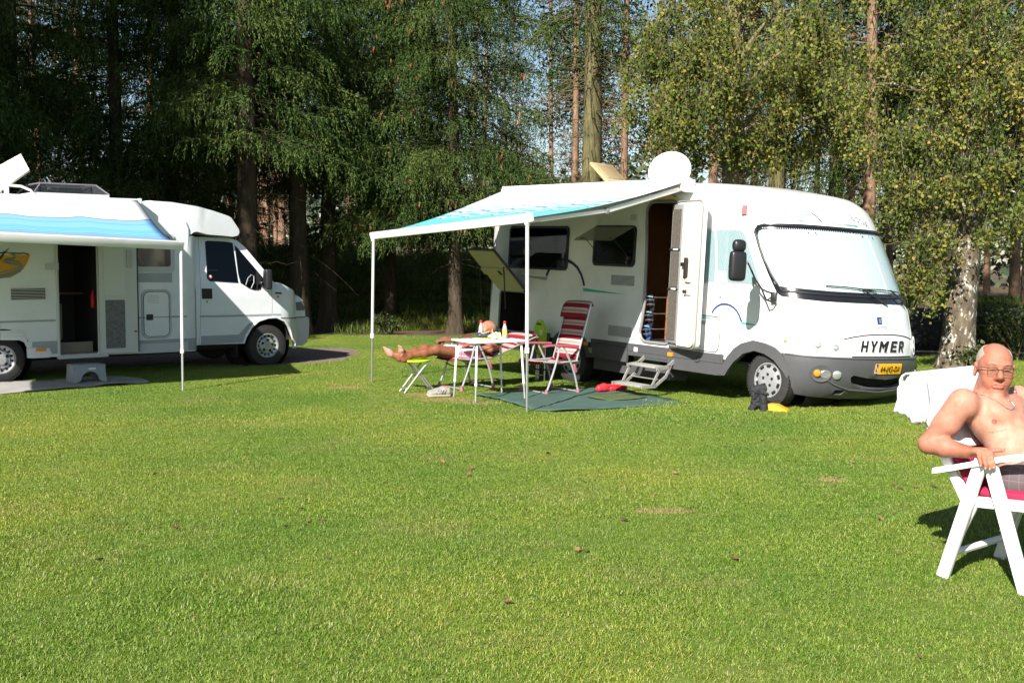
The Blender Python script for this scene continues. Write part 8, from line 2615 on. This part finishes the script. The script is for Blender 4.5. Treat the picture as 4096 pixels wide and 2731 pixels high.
# ------------------------------------------------------------------ the sleeping man
def man_asleep():
    t = thing('person', 'tanned man in pink checked shorts asleep with bare feet on the lime stool', 'person', CH1.o, (0, 0, CH1.yaw))
    L = lambda x, y, c: np.array(CH1.loc(x, y, c))
    sd = SDF((-.95, -.50, .30), (1.25, .55, 1.10), .0060)
    hip = L(1880, 1420, .0) + np.array((0, 0, .015)); sh_ = L(1955, 1385, 0) + np.array((0, 0, .02))
    ax = (sh_ - hip); ax /= np.linalg.norm(ax)
    fw = np.array((ax[2], 0, -ax[0])); M = np.stack([np.array((0, 1, 0)), fw, ax], 1)
    sd.ell(hip, (.165, .11, .12), M, .05)
    sd.ell(hip * .55 + sh_ * .45, (.160, .115, .17), M, .06)
    sd.ell(hip * .15 + sh_ * .85, (.18, .11, .15), M, .06)
    for s in (-1, 1): sd.ell(hip * .15 + sh_ * .85 + fw * .07 + np.array((0, s * .08, 0)), (.08, .035, .06), M, .03)
    hc = L(1950, 1319, .02)
    Hd = Head(hc, (.84, .16, .52), (-.52, 0, .86), 1.14)
    sd.cap(sh_ - ax * .02, hc + Hd.M @ np.array((0, -.01, -.08)), .062, .058, .04)
    Hd.build(sd, 1.0)
    tips = []
    # near arm: elbow low beside the chair, hand on the lap
    Ns, Fs = sh_ + np.array((.0, .20, -.01)) - ax * .03, sh_ + np.array((.0, -.20, -.01)) - ax * .03
    Ne = L(1962, 1398, .34); Nw = L(1888, 1372, .20)
    for s_, e_, w_ in ((Ns, Ne, Nw),):
        sd.ell(s_, (.062, .060, .062), None, .04); sd.cap(s_, e_, .052, .042, .03).cap(e_, e_ * .5 + w_ * .5, .043, .040, .02).cap(e_ * .5 + w_ * .5, w_, .040, .028, .02)
    Fe = L(1850, 1368, -.36) + np.array((-.10, 0, .0)); Fw = L(1782, 1356, -.35)
    sd.ell(Fs, (.062, .060, .062), None, .04); sd.cap(Fs, Fe, .052, .042, .03).cap(Fe, Fw, .043, .028, .02)
    # near hand on the shorts
    hd_ = L(1862, 1383, .16); d_ = hd_ - Nw; d_ /= np.linalg.norm(d_)
    sd.cap(Nw, hd_, .027, .035, .02, flat=((0, .2, 1), .6))
    lat = np.array((-d_[1], d_[0], 0)); lat /= np.linalg.norm(lat)
    for k in range(4):
        b = hd_ + lat * (-.027 + .018 * k) + d_ * .018
        finger(sd, [b, b + d_ * .035 + np.array((0, 0, -.006)), b + d_ * .058 + np.array((0, 0, -.022)), b + d_ * .070 + np.array((0, 0, -.040))], .0098)
    finger(sd, [hd_ - lat * .025, hd_ - lat * .052 + d_ * .02, hd_ - lat * .06 + d_ * .05], .0105)
    # far hand hanging over the arm rest
    fh = L(1764, 1366, -.345); d_ = fh - Fw; d_ /= np.linalg.norm(d_)
    sd.cap(Fw, fh, .028, .036, .02)
    for k in range(4):
        b = fh + np.array((.012, -.027 + .018 * k, -.008))
        finger(sd, [b, b + np.array((.026, 0, -.030)), b + np.array((.030, 0, -.062)), b + np.array((.022, 0, -.088))], .0100)
    finger(sd, [fh + np.array((0, .03, 0)), fh + np.array((.010, .050, -.03)), fh + np.array((.0, .055, -.062))], .0108)
    # legs
    Nk, Na = L(1745, 1400, .10), L(1638, 1424, .09)
    Fk, Fa = L(1700, 1398, -.09), L(1604, 1420, -.08)
    for h_, k_, a_ in ((np.array((0, .09, .0)), Nk, Na), (np.array((0, -.09, 0)), Fk, Fa)):
        sd.cap(hip + h_, k_, .090, .062, .05).cap(k_, k_ * .55 + a_ * .45 + np.array((0, 0, -.012)), .058, .056, .03).cap(k_ * .55 + a_ * .45, a_, .054, .036, .03)
        sd.ell(k_ + np.array((0, 0, .014)), (.052, .05, .05), None, .03)
    # feet: heel on the stool, toes up; the far one rolled outwards, its sole to the viewer
    def foot(a_, heel, toe, side, r=.030):
        sd.cap(a_, heel, .038, .036, .03)
        v = toe - heel; Lf = np.linalg.norm(v); v /= Lf
        sd.cap(heel, heel + v * Lf * .62, .040, .038, .03).cap(a_, heel + v * Lf * .6, .035, .026, .03)
        ball = heel + v * Lf * .68
        sd.cap(ball - side * .030, ball + side * .030, .028, .031, .02)
        for k in range(5):
            b = ball + side * (-.040 + .020 * k); q = (.86 if k < 1 else .90 + .03 * k)
            sd.cap(b, b + v * (.045 + .006 * k), .0100 + .0012 * k, .0095 + .0014 * k, .008)
            tips.append(0)
    nh = L(1617, 1438, .07); nt_ = L(1600, 1384, .10)
    foot(Na, nh, nt_, np.array((-.10, -.98, -.12)))
    fh_, ft_ = L(1600, 1434, -.09), L(1538, 1400, -.20)
    foot(Fa, fh_, ft_, np.array((.15, -.25, .92)))
    me = sd.mesh('body', 2)
    def tone(P):
        v = np.full(len(P), .72)
        v = np.where(np.linalg.norm(P - Hd.c, axis=1) < .15, .48, v)
        for h0, t0 in ((nh, nt_), (fh_, ft_)):
            a_ = Na if h0 is nh else Fa
            d0 = segd(P, h0, t0); s_ = (P - (h0 + t0) / 2) @ (((h0 + t0) / 2 - a_) / np.linalg.norm((h0 + t0) / 2 - a_))
            v = np.where((d0 < .075) & (s_ > -.004), 1.0, v)
        v = np.where(P[:, 0] > .15, np.maximum(v, np.where(v < .9, .76, v)), v)
        v = np.where(Hd.lips(P), .9, v)
        return v
    paint(me, tone)
    link_mesh('body', me, SKIN, t)
    Hd.hair(t, mat('cropped_hair', (.35, .24, .18), .7, var=(120, .3)))
    for s in (-1, 1): MB().tube([Hd.p(s * .020, .0925, .0), Hd.p(s * .031, .094, -.002), Hd.p(s * .043, .088, .0)], .0016, 5).build('closed_eye', mat('lash', (.12, .06, .04), .7), t)
    # shorts
    sd = SDF((-.25, -.32, .28), (.62, .34, .85), .0065)
    sd.ell(hip - ax * .01, (.182, .128, .125), M, .04)
    for h_, k_ in ((np.array((0, .09, 0)), Nk), (np.array((0, -.09, 0)), Fk)):
        sd.cap(hip + h_, (hip + h_) * .45 + k_ * .55, .108, .098, .04)
    sd.half(hip + ax * .12, ax)
    kd = (Nk - hip) / np.linalg.norm(Nk - hip)
    sd.half(hip + kd * .31, kd)
    sm = bpy.data.materials.new('pink_checked_shorts'); sm.use_nodes = True
    nt = sm.node_tree; b = nt.nodes['Principled BSDF']; b.inputs['Roughness'].default_value = .9
    tc = node(nt, 'ShaderNodeTexCoord'); sp = node(nt, 'ShaderNodeSeparateXYZ'); nt.links.new(tc.outputs['Object'], sp.inputs[0])
    col = None
    for axn, per in (('X', .085), ('Z', .075), ('Y', .085)):
        k = node(nt, 'ShaderNodeMath', operation='DIVIDE'); nt.links.new(sp.outputs[axn], k.inputs[0]); k.inputs[1].default_value = per
        f_ = node(nt, 'ShaderNodeMath', operation='FRACT'); nt.links.new(k.outputs[0], f_.inputs[0])
        r = ramp(nt, [(0, (1, 1, 1)), (.25, (.95, .45, .58)), (.42, (1, 1, 1)), (.60, (.92, .70, .78)), (.72, (1, 1, 1)), (.85, (.75, .72, .78)), (.92, (1, 1, 1))], 'CONSTANT'); nt.links.new(f_.outputs[0], r.inputs['Fac'])
        if col is None: col = r.outputs['Color']
        else:
            mu = node(nt, 'ShaderNodeMix', data_type='RGBA', blend_type='MULTIPLY'); mu.inputs['Factor'].default_value = 1
            nt.links.new(col, mu.inputs[6]); nt.links.new(r.outputs['Color'], mu.inputs[7]); col = mu.outputs[2]
    mu = node(nt, 'ShaderNodeMix', data_type='RGBA', blend_type='MULTIPLY'); mu.inputs['Factor'].default_value = 1
    nt.links.new(col, mu.inputs[6]); mu.inputs[7].default_value = (.86, .80, .82, 1)
    nt.links.new(mu.outputs[2], b.inputs['Base Color'])
    link_mesh('shorts', sd.mesh('shorts', 2), sm, t)
man_asleep()
